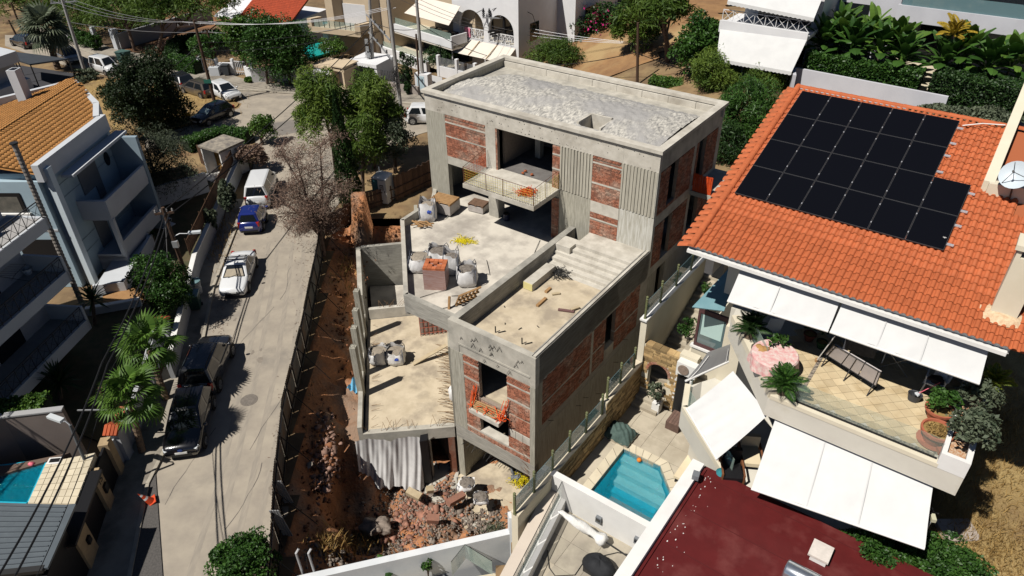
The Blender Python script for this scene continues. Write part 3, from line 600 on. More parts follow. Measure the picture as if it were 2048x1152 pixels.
for i in range(4):
    n=6 if i!=3 else 4; m=M()
    for k in range(n):
        t0,t1=k/n+.004,(k+1)/n-.004; L=lambda p,q,t:(p[0]*(1-t)+q[0]*t,p[1]*(1-t)+q[1]*t)
        m=M(); m.cur=random.random(); m.prism([L(pp[i],pp[i+1],t0),L(pp[i],pp[i+1],t1),L(po[i],po[i+1],t1),L(po[i],po[i+1],t0)],1.7,2.03); m.build('coping_stone',COPE,PL,attr=True)
    p,q=np.array(pp[i]),np.array(pp[i+1]); d=(q-p)/np.linalg.norm(q-p); nn=np.array([-d[1],d[0]])*.1
    M().prism([p,q,q+nn,p+nn],.3,1.98).build('pool_side',TURQ,PL)
M().prism(pp,.3,.55).build('pool_floor',TURQ,PL)
for i in range(4):
    b=19.1-.36*i; r=-6.95+.36*i*.98; M().prism([(-8.58,b-.36),(-8.58,b),(r-.02,b),(r+.33,b-.36)] if i<3 else [(-8.58,b-.3),(-8.58,b),(r-.5,b),(r-.5,b-.3)],.5,1.72-.28*i).build('pool_step',TURL if i<3 else TURQ,PL)
WAT=mat('pool_water',(.005,.33,.48),rough=.03,spec=.8,alpha=.27,bump=1.,bsc=8); 
WAT.node_tree.nodes['Bump'].inputs['Strength'].default_value=1; WAT.node_tree.nodes['Bump'].inputs['Distance'].default_value=.12
M().prism(pp,1.80,1.84).build('water',WAT,PL)
def ball(name,c,r,m,**k): return M().blob(c,(r,r,r),7,0).build(name,m,smooth=True,base=c,**k)
c=AB(1278,922,1.84); bl=M().blob((c[0],c[1],1.9),(.10,.10,.10),8,0).build('ball',mat('orange_rubber',(.75,.20,.02),rough=.4),smooth=True,base=(c[0],c[1],1.82),frame='AB',label='small orange ball floating at the steps of the plunge pool',cat='ball')
# covered cushion pile, deck box, planter, lounger
c=AB(1240,872,2.0); t=thing('cushion_bag','rumpled dark grey green storage cover on a low platform beside the pool','cover',(c[0],c[1],2.0),frame='AB')
m=M(); m.grid(lambda u,v:(c[0]-.62+1.24*u,c[1]-.5+1.0*v,2.12+.42*(1-abs(2*u-1)**4)*(1-abs(2*v-1)**4)+.07*math.sin(u*19+v*7)*math.sin(v*16+u*5)-.0),26,22); m.build('cover',mat('grey_green_fabric',(.075,.115,.10),(.05,.08,.07),sc=6,rough=.8,bump=.8,bsc=9),t,smooth=True)
M().box(c[0]-.6,c[0]+.6,c[1]-.48,c[1]+.48,2.0,2.14).build('platform',PAVB,t)
def planks(m,x0,x1,y0,y1,z0,z1,n,ax='x',gap=.012):
    for i in range(n):
        m.cur=random.random()
        if ax=='x': d=(x1-x0)/n; m.box(x0+i*d,x0+(i+1)*d-gap,y0,y1,z0,z1)
        else: d=(y1-y0)/n; m.box(x0,x1,y0+i*d,y0+(i+1)*d-gap,z0,z1)
c=AB(1351,850,2.0); t=thing('deck_box','brown slatted deck box against the curved balcony base','box',(c[0],c[1],2),frame='AB')
RATT=mat('brown_slats',(.17,.105,.08),(.12,.075,.06),sc=5,attr=.2)
for i in range(5):
    m=M(); m.cur=random.random(); m.box(c[0]-.3+.12*i,c[0]-.3+.12*i+.11,c[1]-.42,c[1]+.42,2.38,2.42); m.build('slat',RATT,t,attr=True)
M().box(c[0]-.3,c[0]+.3,c[1]-.42,c[1]+.42,2.0,2.38).build('body',RATT,t)
c=AB(1390,948,2.0); t=thing('sun_lounger','cream sun lounger with black feet half hidden under the balcony','lounger',(c[0],c[1],2),frame='AB')
M().box(c[0]-.55,c[0]+.3,c[1]-.9,c[1]+.75,2.28,2.40).build('cushion',mat('cream_cushion',(.68,.58,.40),(.62,.52,.35),sc=2,bump=.2,bsc=20),t); 
for x in(-.5,.2):
    for y in(-.85,.7): M().box(c[0]+x,c[0]+x+.06,c[1]+y,c[1]+y+.06,2.0,2.28).build('leg',BLACKM,t)
LEAFG=mat('bright_leaf',(.025,.075,.010),(.11,.20,.03),leaf=.25,rough=.5); LEAFD=mat('dark_leaf',(.010,.032,.009),(.045,.095,.022),leaf=.2,rough=.5); LEAFO=mat('olive_leaf',(.035,.055,.03),(.15,.175,.11),leaf=.2,rough=.6)
LEAFP=mat('pine_needle',(.02,.055,.008),(.105,.165,.02),leaf=.25,rough=.6); LEAFH=mat('hedge_leaf',(.012,.045,.008),(.065,.145,.025),leaf=.2,rough=.45); BARK=mat('grey_brown_bark',(.14,.10,.075),(.08,.06,.045),sc=6,bump=1,bsc=14); LEAFY=mat('lime_leaf',(.07,.13,.012),(.24,.29,.035),leaf=.25,rough=.5)
DRYB=mat('dead_needles',(.12,.075,.055),(.29,.20,.15),leaf=.2,rough=.8)
def bush(name,label,c,r,n,size,m,cat='bush',group=None,nclump=14,low=-.3,frame='W',stem=True,shape=(.3,.55),kind=None,cr=.42,fill=.25):
    base=(c[0],c[1],c[2]-r[2]); t=thing(name,label,cat,base,frame=frame,group=group)
    P,q,_=crown_pts(c,r,nclump,n,low=low,cr=cr,fill=fill); leaves('foliage',P,size,m,t,rnd=q,shape=shape)
    if stem:
        s=M()
        for k in range(4): s.tube([(c[0],c[1],base[2]-.05),(c[0]+random.uniform(-.5,.5)*r[0],c[1]+random.uniform(-.5,.5)*r[1],c[2]+.2*r[2])],[.04*r[2]+.01,.01],5)
        s.build('stem',BARK,t)
    return t
c=AB(1312,822,2.0); t=bush('potted_olive','young olive plant in a tapered white planter at the foot of the stone stairs',(c[0],c[1],3.1),(.42,.42,.5),420,.12,LEAFO,'plant',frame='AB'); 
b0=BASE[t]; m=M(); k=.17; m.prism([(c[0]-k,c[1]-k),(c[0]+k,c[1]-k),(c[0]+k,c[1]+k),(c[0]-k,c[1]+k)],2.0,2.55); m.build('planter',WHITEP,t)
# arch wall and stairs
AW=thing('stone_arch','ochre stone wall with a brick edged arch over the garden stairs','arch',(-8.7,22.4,2),frame='AB')
ac,ar,az=-8.83,.47,3.75; f0=22.3
m=M(); m.box(-9.6,ac-ar,f0,f0+.3,1.9,5.0); m.box(ac+ar,-7.95,f0,f0+.3,1.9,5.0)
N=12
for i in range(N):
    t0,t1=math.pi*i/N,math.pi*(i+1)/N; x0,x1=ac+ar*math.cos(t1),ac+ar*math.cos(t0); zz0,zz1=az+ar*math.sin(t1),az+ar*math.sin(t0)
    m.add([(x0,f0,zz0),(x1,f0,zz1),(x1,f0,5.0),(x0,f0,5.0),(x0,f0+.3,zz0),(x1,f0+.3,zz1),(x1,f0+.3,5.0),(x0,f0+.3,5.0)],M.BF)
m.build('wall_body',CREAM,AW,kind='stuff')
stones(AW,'b',f0,-9.6,-7.95,1.95,4.93,skip=lambda u,z:abs(u-ac)<ar+.10 and z<az or (u-ac)**2+(z-az)**2<(ar+.12)**2)
for i in range(22):
    t=math.pi*(i+.5)/22; q=M(); q.cur=random.random(); q.obox((ac+(ar+.06)*math.cos(t),f0-.01,az+(ar+.06)*math.sin(t)),(.12,.07,.062),ry=-t); q.build('arch_brick',BRICK,AW,attr=True)
for i in range(5):
    q=M(); q.cur=random.random(); q.box(-9.55+.33*i,-9.23+.33*i,f0-.03,f0+.33,4.95,5.05+random.uniform(0,.02)); q.build('coping_stone',STONEC,AW,attr=True)
ST=thing('garden_stairs','long flight of beige stone stairs rising under the arch along the cream wall','stairs',(-9,22,2),frame='AB')
for i in range(20):
    b=21.55+.355*i; M().box(-9.58 if i>1 else -9.58,-8.38,b,b+.40,1.6,2.0+.165*(i+1)).build('step',PAVB,ST)
M().box(-9.58,-7.2,28.6,31.5,4.5,5.32).build('landing',PAVB,ST); M().box(-8.38,-7.3,22.6,28.6,1.6,4.35).build('raised_bed',PAVB,ST)
# house body -------------------------------------------------------------
HS=thing('solar_house','cream house with orange tiled roof, white awnings and tiled corner terrace','house',(-2.5,24,1),frame='AB')
WALLG=mat('greyish_cream_render',(.60,.57,.49),(.54,.51,.44),sc=.7,rough=.75,stain=(.50,.46,.36),ssc=.6,sth=(.55,.7))
def hb(n,mt,*bs,label=None):
    m=M(); [m.box(*b) for b in bs]; return m.build(n,mt,HS,label=label)
hb('lower_wall',CREAM,(-7.95,-7.25,22.35,22.6,1.9,4.75),(-7.25,-6.3,22.1,30.5,.4,3.9),(-6.3,1.6,22.1,30.5,.4,7.6),(-7.95,-7.25,22.6,30.5,.4,4.9))
hb('middle_wall',WALLG,(-6.3,1.6,22.3,30.5,7.6,8.35)); hb('upper_wall',WALLG,(-6.9,1.6,23.0,30.3,8.4,11.3)); hb('door_frame',WHITEP,(-8.05,-7.96,22.28,22.36,2,4.3),(-7.3,-7.22,22.02,22.1,2,4.3)); hb('door_leaf',BLACKM,(-7.9,-7.28,22.2,22.34,2,4.2))
hb('parapet_block',CREAM,(-7.98,-7.2,22.25,22.62,4.75,5.3))
# corner bay with canopy
m=M(); m.prism([(-7.75,22.85),(-6.35,22.85),(-6.35,27),(-7.75,27)],3.9,5.42); m.build('bay_base',CREAM,HS)
hb('bay_sill',WHITEP,(-7.82,-6.3,22.78,23.0,5.42,5.52)); FRM=mat('maroon_frame',(.085,.04,.04),rough=.5)
wf=hb('bay_window_frame',FRM,(-7.7,-7.6,22.85,22.95,5.52,7.4),(-6.52,-6.42,22.85,22.95,5.52,7.4),(-7.6,-6.52,22.85,22.95,7.2,7.4),(-7.6,-6.52,22.85,22.95,5.52,5.68))
M().box(-7.6,-6.52,22.89,22.91,5.68,7.2).build('pane',mat('bay_glass',(.10,.14,.14),rough=.05,spec=.8),wf); M().box(-7.5,-6.62,22.875,22.885,6.15,7.15).build('blind',mat('pale_green_blind',(.42,.56,.52),rough=.6),wf); M().box(-7.69,-7.67,22.95,27,5.52,7.6).build('side_pane',GLASSG,wf)
hb('bay_wall',CREAM,(-6.42,-5.9,22.87,27,3.9,8.6))
cn=[W(1384,614,8.0),W(1448,622,8.05),W(1476,545,8.8),W(1468,526,8.85)]; CN=[W2A(p) for p in cn]; M().slabq([tuple(p) for p in CN],.06).build('canopy',mat('blue_green_metal',(.17,.30,.33),(.13,.25,.28),sc=2,rough=.5),HS)
c=AB(1379,735,4.7); t=thing('air_conditioner','white outdoor air conditioning unit on the cream parapet','air conditioner',(c[0],c[1],4.75),frame='AB'); c=(-7.5,22.2,0)
M().box(c[0]-.42,c[0]+.42,c[1]-.3,c[1]+.05,4.55,5.15).build('casing',mat('off_white_plastic',(.7,.69,.65),rough=.4),t); m=M(); m.lathe((0,0,0),[(.24,0),(.24,.03),(.0,.03)],18,caps=False); V=[(c[0]-.1+x,c[1]-.31-z,4.85+y) for x,y,z in m.v]; m2=M(); m2.add(V,m.f); m2.build('fan_grille',mat('fan_grille',(.30,.22,.17),(.18,.14,.11),sc=20),t)
# middle terrace (under the awnings)
mt=[(-6.65,19.65),(-4.0,17.4),(-2.6,16.25),(1.7,16.25),(1.7,22.2),(-6.3,22.2),(-7.1,20.9)]
M().prism(mt,4.05,4.9).build('middle_terrace_slab',WALLG,HS); M().prism([(-6.2,20),(-3.9,18),(-2.6,16.8),(1.6,16.8),(1.6,22.2),(-6.2,22.2)],.4,4.05).build('base_wall',WALLG,HS)
for p,q in ((mt[0],mt[1]),(mt[6],mt[0])):
    p,q=np.array(p),np.array(q); d=(q-p)/np.linalg.norm(q-p); n=np.array([-d[1],d[0]]); M().prism([p,q,q+n*.22,p+n*.22],4.9,5.12).build('parapet_cap',CREAM,HS); M().prism([p+n*.23,q+n*.23,q+n*.25,p+n*.25],4.95,5.85).build('glass_rail',GLASSC,HS)
hb('glass_door',GLASSD,(-5.5,1.4,21.85,22.05,4.95,7.3))
# upper terrace
ut=[(-6.2,22.9),(-6.0,21.5),(-3.45,18.3),(2.2,18.3),(2.2,23),]
M().prism(ut,7.62,8.37).build('terrace_slab',WALLG,HS)
TILEM=mat('terrace_tile',(.60,.49,.31),(.53,.42,.26),sc=2,rough=.5,attr=.13,stain=(.45,.34,.19),ssc=1.2,sth=(.52,.7))
s=.335; r2=math.sqrt(.5)
for i in range(-14,15):
    for j in range(-14,15):
        a=-1.1+(i-j)*s*r2; b=20.6+(i+j)*s*r2
        if -3.9+(b<19.4)*.9<a<1.35 and 18.75<b<22.7 and a>-5.4+(21.3-b)*.8:
            q=M(); q.cur=random.random(); q.obox((a,b,8.382),(s-.012,s-.012,.024),rz=math.pi/4); q.build('terrace_tile',TILEM,HS,attr=True)
MOS=mat('mosaic_strip',(.34,.29,.23),(.08,.07,.06),sc=16,det=1,rough=.5); hb('mosaic_border',MOS,(-3.0,1.35,18.66,18.8,8.37,8.402)); hb('mosaic_border',MOS,(1.3,1.42,18.8,22,8.37,8.402)); hb('mosaic_border',MOS,(-2.72,-2.6,18.8,21.6,8.37,8.403))
hb('terrace_kerb',CREAM,(-3.4,1.5,18.28,18.5,8.37,8.52)); hb('hand_rail',BLACKM,(-2.9,1.42,18.44,18.49,8.52,8.56)); hb('glass_rail',mat('rail_glass',(.35,.45,.38),rough=.05,alpha=.16),(-2.9,1.42,18.53,18.545,8.5,9.25))
p,q=np.array((-6.0,21.5)),np.array((-3.45,18.3)); d=(q-p)/np.linalg.norm(q-p); n=np.array([-d[1],d[0]]); M().prism([p,q,q+n*.28,p+n*.28],8.37,8.62).build('terrace_kerb',CREAM,HS); M().prism([p+d*1.2+n*.3,p+d*2.7+n*.3,p+d*2.7+n*.32,p+d*1.2+n*.32],8.4,9.25).build('glass_rail',GLASSC,HS)
tr=hb('planter_trough',WHITEP,(1.45,1.58,18.29,23,8.37,8.95),(2.05,2.2,18.29,23,8.37,8.95),(1.58,2.05,18.29,18.42,8.37,8.95)); M().box(1.58,2.05,18.42,23,8.37,8.75).build('pebbles',mat('orange_pebbles',(.42,.20,.09),(.55,.42,.30),sc=22,det=1,bump=1,bsc=25),tr)
# awnings
AWN=mat('white_awning',(.60,.60,.585),(.55,.55,.54),sc=1.2,rough=.8,bump=.12,bsc=6)
def awning(name,label,pts,m=AWN,ribs=(),sag=.05,n=14,frame_z=None):
    P=[np.array(p) for p in pts]; c=sum(P)/4; t=thing(name,label,'awning',(c[0],c[1],P[2][2]))
    g=M(); g.grid(lambda u,v:tuple((P[0]*(1-u)+P[1]*u)*(1-v)+(P[3]*(1-u)+P[2]*u)*v+np.array([0,0,-sag*math.sin(math.pi*v)-(.012*math.sin(u*22)+.02*math.sin(u*9+2)+.016*math.sin(u*37+v*6)*(.3+math.sin(math.pi*u)))*v])),n*2,n); g.build('fabric',m,t,smooth=True)
    M().tube([P[3]-np.array([0,0,.03]),P[2]-np.array([0,0,.03])],.045,8).build('front_bar',WHITEP,t)
    for u in ribs:
        a=P[0]*(1-u)+P[1]*u; b=P[3]*(1-u)+P[2]*u; M().bar(a+np.array([0,0,.012]),b+np.array([0,0,.012]),.035,.012).build('seam',mat('awning_seam',(.52,.52,.51)),t)
    for u in (.06,.94):
        a=P[0]*(1-u)+P[1]*u; b=P[3]*(1-u)+P[2]*u; mid=(a+b)/2+np.array([0,0,-.22]); M().tube([a-np.array([0,0,.2]),mid,b-np.array([0,0,.06])],.022,6).build('arm',WHITEP,t)
    return t
awning('awning','white awning under the left end of the orange roof above the pink table',[W(1487,524,11.25),W(1684,592,11.25),W(1657,661,10.35),W(1455,600,10.35)],ribs=(.43,))
awning('awning','long white awning under the orange roof above the laundry racks',[W(1690,594,11.25),W(1981,688,11.25),W(1960,766,10.35),W(1660,662,10.35)],ribs=(.33,.62))
awning('awning','largest white awning below the terrace front, beside the dark red roof',[W(1552,834,7.58),W(1867,966,7.55),W(1850,1096,6.45),W(1503,976,6.0)],ribs=(.34,.64))
awning('awning','white awning over the wooden armchairs on the middle balcony',[W(1466,742,7.5),W(1537,829,7.5),W(1435,918,6.25),W(1373,816,6.25)],ribs=())
awning('awning','small pale grey awning beside the bay window and air conditioner',[W(1416,704,7.7),W(1461,688,7.7),W(1457,722,6.9),W(1371,761,6.7)])
# roof -------------------------------------------------------------------
RF0,RF1,SL=20.62,30.0,.3085
def rz(b): return 11.55+SL*(b-RF0)
TERR=mat('terracotta_tile',(.47,.125,.045),(.42,.11,.04),sc=5,rough=.75,bump=.1,bsc=30,attr=.1)
RFm=M(); RFm.add([(-8.0,RF0+.16,rz(RF0)-.12),(3.2,RF0+.16,rz(RF0)-.12),(3.2,RF1,rz(RF1)-.1),(-8.0,RF1,rz(RF1)-.1),(-8.0,RF0+.16,rz(RF0)-.2),(3.2,RF0+.16,rz(RF0)-.2),(3.2,RF1,rz(RF1)-.26),(-8.0,RF1,rz(RF1)-.26)],[(0,1,2,3),(4,7,6,5),(0,4,5,1),(1,5,6,2),(2,6,7,3),(3,7,4,0)])
ROOF=RFm.build('roof',mat('roof_deck',(.34,.10,.04)),HS)
M().add([(-7.75,RF1,rz(RF1)-.1),(3.2,RF1,rz(RF1)-.1),(3.2,31.2,13.9),(-7.75,31.2,13.9)],[(0,1,2,3)]).build('roof_back',TERR,HS)
def tilemesh(name,m,L=.40,w=.205,h=.062):
    t=M(); t.cur=.5; n=6
    pr=[(-w/2,0.0),(-w*.34,.010)]+[(w*.34*math.cos(math.pi-math.pi*k/n)*1.,.012+h*math.sin(math.pi*k/n)) for k in range(1,n)]+[(w*.34,.010),(w/2,0.0)]
    k=len(pr); V=[]; 
    for y,dz in ((0,.045),(L,.0)): V+=[(x,y,z+dz) for x,z in pr]
    V+=[(x,0,z+.03) for x,z in pr]
    return V,[(i,i+1,k+i+1,k+i) for i in range(k-1)]+[(2*k+i,2*k+i+1,i+1,i) for i in range(k-1)]
TV,TF=tilemesh('t',None); TV=np.array(TV); ang=math.atan(SL); ca,sa=math.cos(ang),math.sin(ang)
pz=lambda u,v:W2A(W(u,v,13.3)); q0,q1,q2=pz(2022,256),pz(1970,385),pz(2075,405)
def pin(p):
    P=[q0,q1,q2,(3.6,27.2),(3.6,30.4)]; r=False
    for i in range(5):
        a,b=P[i],P[(i+1)%5]
        if (a[1]>p[1])!=(b[1]>p[1]) and p[0]<(b[0]-a[0])*(p[1]-a[1])/(b[1]-a[1])+a[0]: r=not r
    return r
tms=[]
for k in range(6):
    me=bpy.data.meshes.new('roof_tile'); me.from_pydata(TV.tolist(),[],TF); me.materials.append(TERR); a_=me.attributes.new('rnd','FLOAT','FACE'); a_.data.foreach_set('value',[k/5.]*len(TF)); tms.append(me)
pitch=.205; rows=int((RF1-RF0)/ca/.335); ncol=int(10.7/pitch); V_=[];F_=[];R_=[]; cnt=0
for j in range(rows):
    for i in range(ncol):
        a=-7.62+pitch*(i+.5); b=RF0-.06+.335*ca*j; z=rz(b)-.06
        if pin((a,b+.15)): continue
        if (-7.15<a<-1.75 and 23.7<b<29.1) or (-7.15<a<-.7 and 23.7<b<26.2): continue
        if a>.9 and b>25.3 and a>.9+(27.6-b)*-.12 and b>25.6: 
            if b<31 and a>.75+.02*(b-25): continue
        k=random.randrange(6)
        if cnt<300:
            o=bpy.data.objects.new('roof_tile',tms[k]); COL.objects.link(o); o.parent=ROOF; o.location=np.array((a,b,z))-BASE[ROOF]; o.rotation_euler=(ang,0,random.uniform(-.02,.02)); cnt+=1
        else:
            R=np.stack([TV[:,0],TV[:,1]*ca-TV[:,2]*sa,TV[:,1]*sa+TV[:,2]*ca],1)+np.array((a+random.uniform(-.005,.005),b,z)); o_=len(V_)*len(TV); V_.append(R); F_.append(np.array(TF)+o_); R_+= [k/5.]*len(TF)
npmesh('roof_tile_field',np.concatenate(V_),np.concatenate(F_),TERR,ROOF,rnd=R_,kind='stuff')
# verge skirt on the left and ridge tiles
vt=M()
for j in range(29):
    b=RF0+.12+.325*j; vt.cur=random.random(); V=[]
    for x,dz,w in ((-7.5,.0,.165),(-7.86,-.12,.165),(-8.1,-.21,.155)):
        for k in range(7): t=math.pi*k/6; V.append((x,b+w*math.cos(t),rz(b)-.05+dz+.085*math.sin(t)))
    vt.add(V,[(r*7+i,r*7+i+1,r*7+8+i,r*7+7+i) for r in range(2) for i in range(6)]+[tuple(range(14,21))])
vt.build('verge_tiles',TERR,ROOF,kind='stuff',attr=True)
def rtile(p,q,w):
    m=M(); m.cur=random.random(); p,q=np.array(p),np.array(q); d=(q-p)/np.linalg.norm(q-p); s=np.cross(d,(0,0,1)); s/=np.linalg.norm(s); V=[]
    for e,ww in ((p-d*.03,w*1.08),(q,w*.92)):
        for k in range(7): t=math.pi*k/6; V.append(e+s*ww*math.cos(t)+np.array([0,0,1])*ww*.75*math.sin(t))
    m.add(V,[(i,i+1,7+i+1,7+i) for i in range(6)]+[tuple(range(7))]); m.build('ridge_tile',TERR,ROOF,attr=True)
for j in range(24): 
    b=RF0-.1+.395*j; rtile((-7.58,b,rz(b)+.02),(-7.58,b+.40,rz(b+.4)+.02),.12)
for j in range(27): rtile((-7.5+.395*j,RF1,rz(RF1)-.02),(-7.5+.395*j+.4,RF1,rz(RF1)-.02),.12)
hb('fascia',WHITEP,(-7.72,2.05,20.70,20.98,11.24,11.49)); hb('gutter',WHITEP,(-7.7,2.0,20.52,20.68,11.24,11.36)); hb('soffit',WHITEP,(-7.6,2.0,20.98,23.05,11.20,11.27)); hb('gable_wall',WALLG,(-7.2,-6.9,21.2,30.3,10.2,11.2))
# solar panels
SA=thing('solar_array','array of black solar panels bolted over the orange tiled roof','solar panels',(-4,26,12.6),frame='AB')
PVM=mat('black_solar_cell',(.004,.0045,.007),rough=.45,spec=.03); PVF=mat('black_frame',(.05,.05,.053),rough=.4)
pl=1.648; pw=1.145; topb=29.62
def roofpt(a,s_,h): b=topb-s_*ca; return (a,b+h*-sa*0,rz(b)+.10+h)
pan=None
for r in range(4):
    for c_ in range(5 if r<2 else 6):
        a=-7.3+pw*c_; s0=r*pl; 
        o=None
        P=[roofpt(a+.008,s0+.008,0),roofpt(a+pw-.008,s0+.008,0),roofpt(a+pw-.008,s0+pl-.008,0),roofpt(a+.008,s0+pl-.008,0)]
        p=M().slabq(P[::-1],.04).build('solar_panel',PVF,SA); k=.022
        P=[roofpt(a+k,s0+k,.003),roofpt(a+pw-k,s0+k,.003),roofpt(a+pw-k,s0+pl-k,.003),roofpt(a+k,s0+pl-k,.003)]; M().poly(P[::-1]).build('cell_sheet',PVM,p)
CL=mat('aluminium',(.7,.7,.72),rough=.35,metal=.6)
for r in range(4):
    for c_ in range(1,6 if r<2 else 7):
        for q in (.22,.78):
            a=-7.3+pw*c_; x=roofpt(a,(r+q)*pl,.01)
            if c_==(5 if r<2 else 6): M().box(a,a+.2,x[1]-.02,x[1]+.02,x[2]-.05,x[2]-.02).box(a,a+.2,x[1]-.07,x[1]-.04,x[2]-.07,x[2]-.04).build('rail_end',CL,SA,kind='stuff')
            else: M().obox(x,(.03,.06,.018),rx=ang).build('clamp',CL,SA)
x=roofpt(-.55,3*pl+1.1,.004); M().box(x[0]-.05,x[0]+.05,x[1]-.012,x[1]+.012,x[2],x[2]+.01).box(x[0]-.012,x[0]+.012,x[1]-.05,x[1]+.05,x[2],x[2]+.01).build('white_cross_sticker',WHITEP,SA,kind='stuff')
# chimney and cut-out with dish
p=AB(1992,618,11.95); a,b=p[0],p[1]; ch=M(); ch.box(a-.12,a+.55,b-.1,b+.55,11.4,13.75); ch.box(a-.2,a+.63,b-.18,b+.63,14.0,14.15)
for dx in (-.12,.18,.43): ch.box(a+dx,a+dx+.12,b-.1,b+.02,13.75,14.0); ch.box(a+dx,a+dx+.12,b+.43,b+.55,13.75,14.0)
ch.build('chimney',CREAM,ROOF); M().lathe((a+.2,b+.25,11.75),[(.75,0),(.62,.12),(.3,.2)],14,sx=1,sy=1).build('mortar_flashing',mat('spilled_mortar',(.62,.50,.33),(.5,.33,.2),sc=9,bump=.5,bsc=20),ROOF)
pz=lambda u,v:W2A(W(u,v,13.3)); q0,q1,q2=pz(2022,256),pz(1970,385),pz(2075,405)
m=M()
for p,q in ((q0,q1),(q1,q2)):
    d=(q-p)/np.linalg.norm(q-p); n=np.array([-d[1],d[0]])*.16; m.prism([p[:2]-n,q[:2]-n,q[:2]+n,p[:2]+n],12.5,[rz(p[1])+.35,rz(q[1])+.35,rz(q[1])+.35,rz(p[1])+.35] if True else 0)
m.build('dormer_curb',CREAM,HS,kind='stuff')
m=M(); c=(q0+q1+q2)/3; m.prism([q0[:2],q1[:2],q2[:2],(3.6,27.2),(3.6,30.2)],12.6,rz(27)+.16); m.build('dormer_floor',DARKI,HS)
t=thing('satellite_dish','pale blue satellite dish in the roof cut-out','dish',tuple(W2A(W(2035,380,12.9))),frame='AB'); c=W2A(W(2032,352,14.2))
m=M(); m.lathe((0,0,0),[(.0,.0),(.18,.02),(.34,.07),(.46,.13)],22,caps=False); Q=Vector((-.25,-.75,.55)).to_track_quat('Z','Y').to_matrix(); m2=M(); m2.add([Vector(c)+Q@Vector(v) for v in m.v],m.f); m2.build('reflector',mat('dish_grey_blue',(.50,.56,.60),rough=.4),t,smooth=True)
m=M(); tip=Vector(c)+Q@Vector((0,0,.42))
for k in range(3): m.tube([Vector(c)+Q@Vector((.42*math.cos(2.1*k),.42*math.sin(2.1*k),.12)),tip],.012,4)
m.tube([tip,tip+Q@Vector((0,0,.1))],.035,6); m.tube([c-np.array([0,0,.05]),(c[0]+.15,c[1]+.25,12.75)],.03,6); m.build('feed_arm',STEEL,t)
t=thing('roof_antenna','thin tv antenna mast at the edge of the roof cut-out','antenna',tuple(W2A(W(2008,330,12.9))),frame='AB'); b=W2A(W(2008,330,12.9)); m=M(); m.tube([b,b+np.array([.1,0,1.5])],.02,5)
for k in range(8): m.tube([b+np.array([.1-.18,-.3+.09*k,1.45]),b+np.array([.1+.18,-.3+.09*k,1.45])],.007,3)
m.tube([b+np.array([.1,-.35,1.45]),b+np.array([.1,.4,1.45])],.01,4); m.build('mast',STEEL,t)
m=M(); m.tube([W2A(W(1925,251,14.35)),W2A(W(1965,247,14.5)),W2A(W(2010,250,14.5)),W2A(W(2020,258,14.2)),W2A(W(1998,310,13.7)),W2A(W(1968,372,13.45))],.022,5); m.build('roof_cable',WHITEP,base=tuple(W2A(W(1965,247,14.5))),frame='AB',label='white cable conduit running from the solar panels to the roof cut-out',cat='cable')
# ================================================================ DARK RED ROOFED HOUSE IN FRONT (AB frame)
H2=thing('red_roof_house','house with flat dark red painted roof behind a white parapet at the bottom right','house',(-2,13,.5),frame='AB')
MARO=mat('maroon_paint',(.105,.014,.014),(.085,.012,.012),sc=1.5,rough=.42,bump=.15,bsc=30,stain=(.14,.035,.032),ssc=.9,sth=(.52,.72))
M().box(-4.72,4.5,7,17.35,4.9,5.18).build('roof',MARO,H2); M().box(-5.0,4.4,7,17.2,.3,4.9).build('wall',WHITEP,H2)
M().box(-5.12,-4.70,7,17.2,4.2,5.42).build('parapet',WHITEP,H2); M().box(-4.70,-4.58,7,17.2,5.18,5.24).build('roof_upturn',MARO,H2)
fl=M()
for i in range(70):
    a,b=-4.5+abs(random.gauss(0,.25)),random.uniform(9,17); w=random.uniform(.01,.03); fl.box(a,a+w,b,b+w*random.uniform(.6,2),5.18,5.185)
fl.build('paint_fleck',WHITEP,H2,kind='stuff')
st=M()
for i in range(5): st.box(-4.5,4.4,16.9-1.6*i,16.93-1.6*i,5.18,5.187)
st.build('membrane_seam',mat('maroon_seam',(.08,.012,.012),rough=.5),H2,kind='stuff')
p=AB(1391,955,5.42); M().obox((p[0],p[1],5.52),(.22,.26,.2),rz=.2).build('parapet_lamp',mat('grey_lamp',(.16,.17,.18),rough=.5),H2)
t=thing('solar_water_heater','shiny steel water heater tank beside a white panel on the dark red roof','water heater',(-.9,15.4,5.18),frame='AB')
p=AB(1572,1132,5.6); m=M(); m.lathe((0,0,0),[(.0,-.02),(.27,0),(.30,.05),(.30,1.75),(.27,1.8),(0,1.82)],20,caps=False); m2=M(); m2.add([(p[0]+z,p[1]+x-.1,5.62+y) for x,y,z in m.v],m.f); m2.build('tank',mat('polished_steel',(.62,.66,.70),rough=.22,metal=.9),t,smooth=True)
for k in (.35,1.4): M().box(p[0]+k,p[0]+k+.06,p[1]-.35,p[1]+.15,5.18,5.45).build('bracket',STEEL,t)
p=AB(1640,1108,5.3); M().box(p[0]-.3,p[0]+.3,p[1]-.3,p[1]+.35,5.36,5.44).build('panel',mat('pale_marble',(.66,.60,.54),(.55,.5,.45),sc=4),t); M().box(p[0]-.22,p[0]+.25,p[1]-.28,p[1]+.2,5.18,5.36).build('panel_base',WHITEP,t)
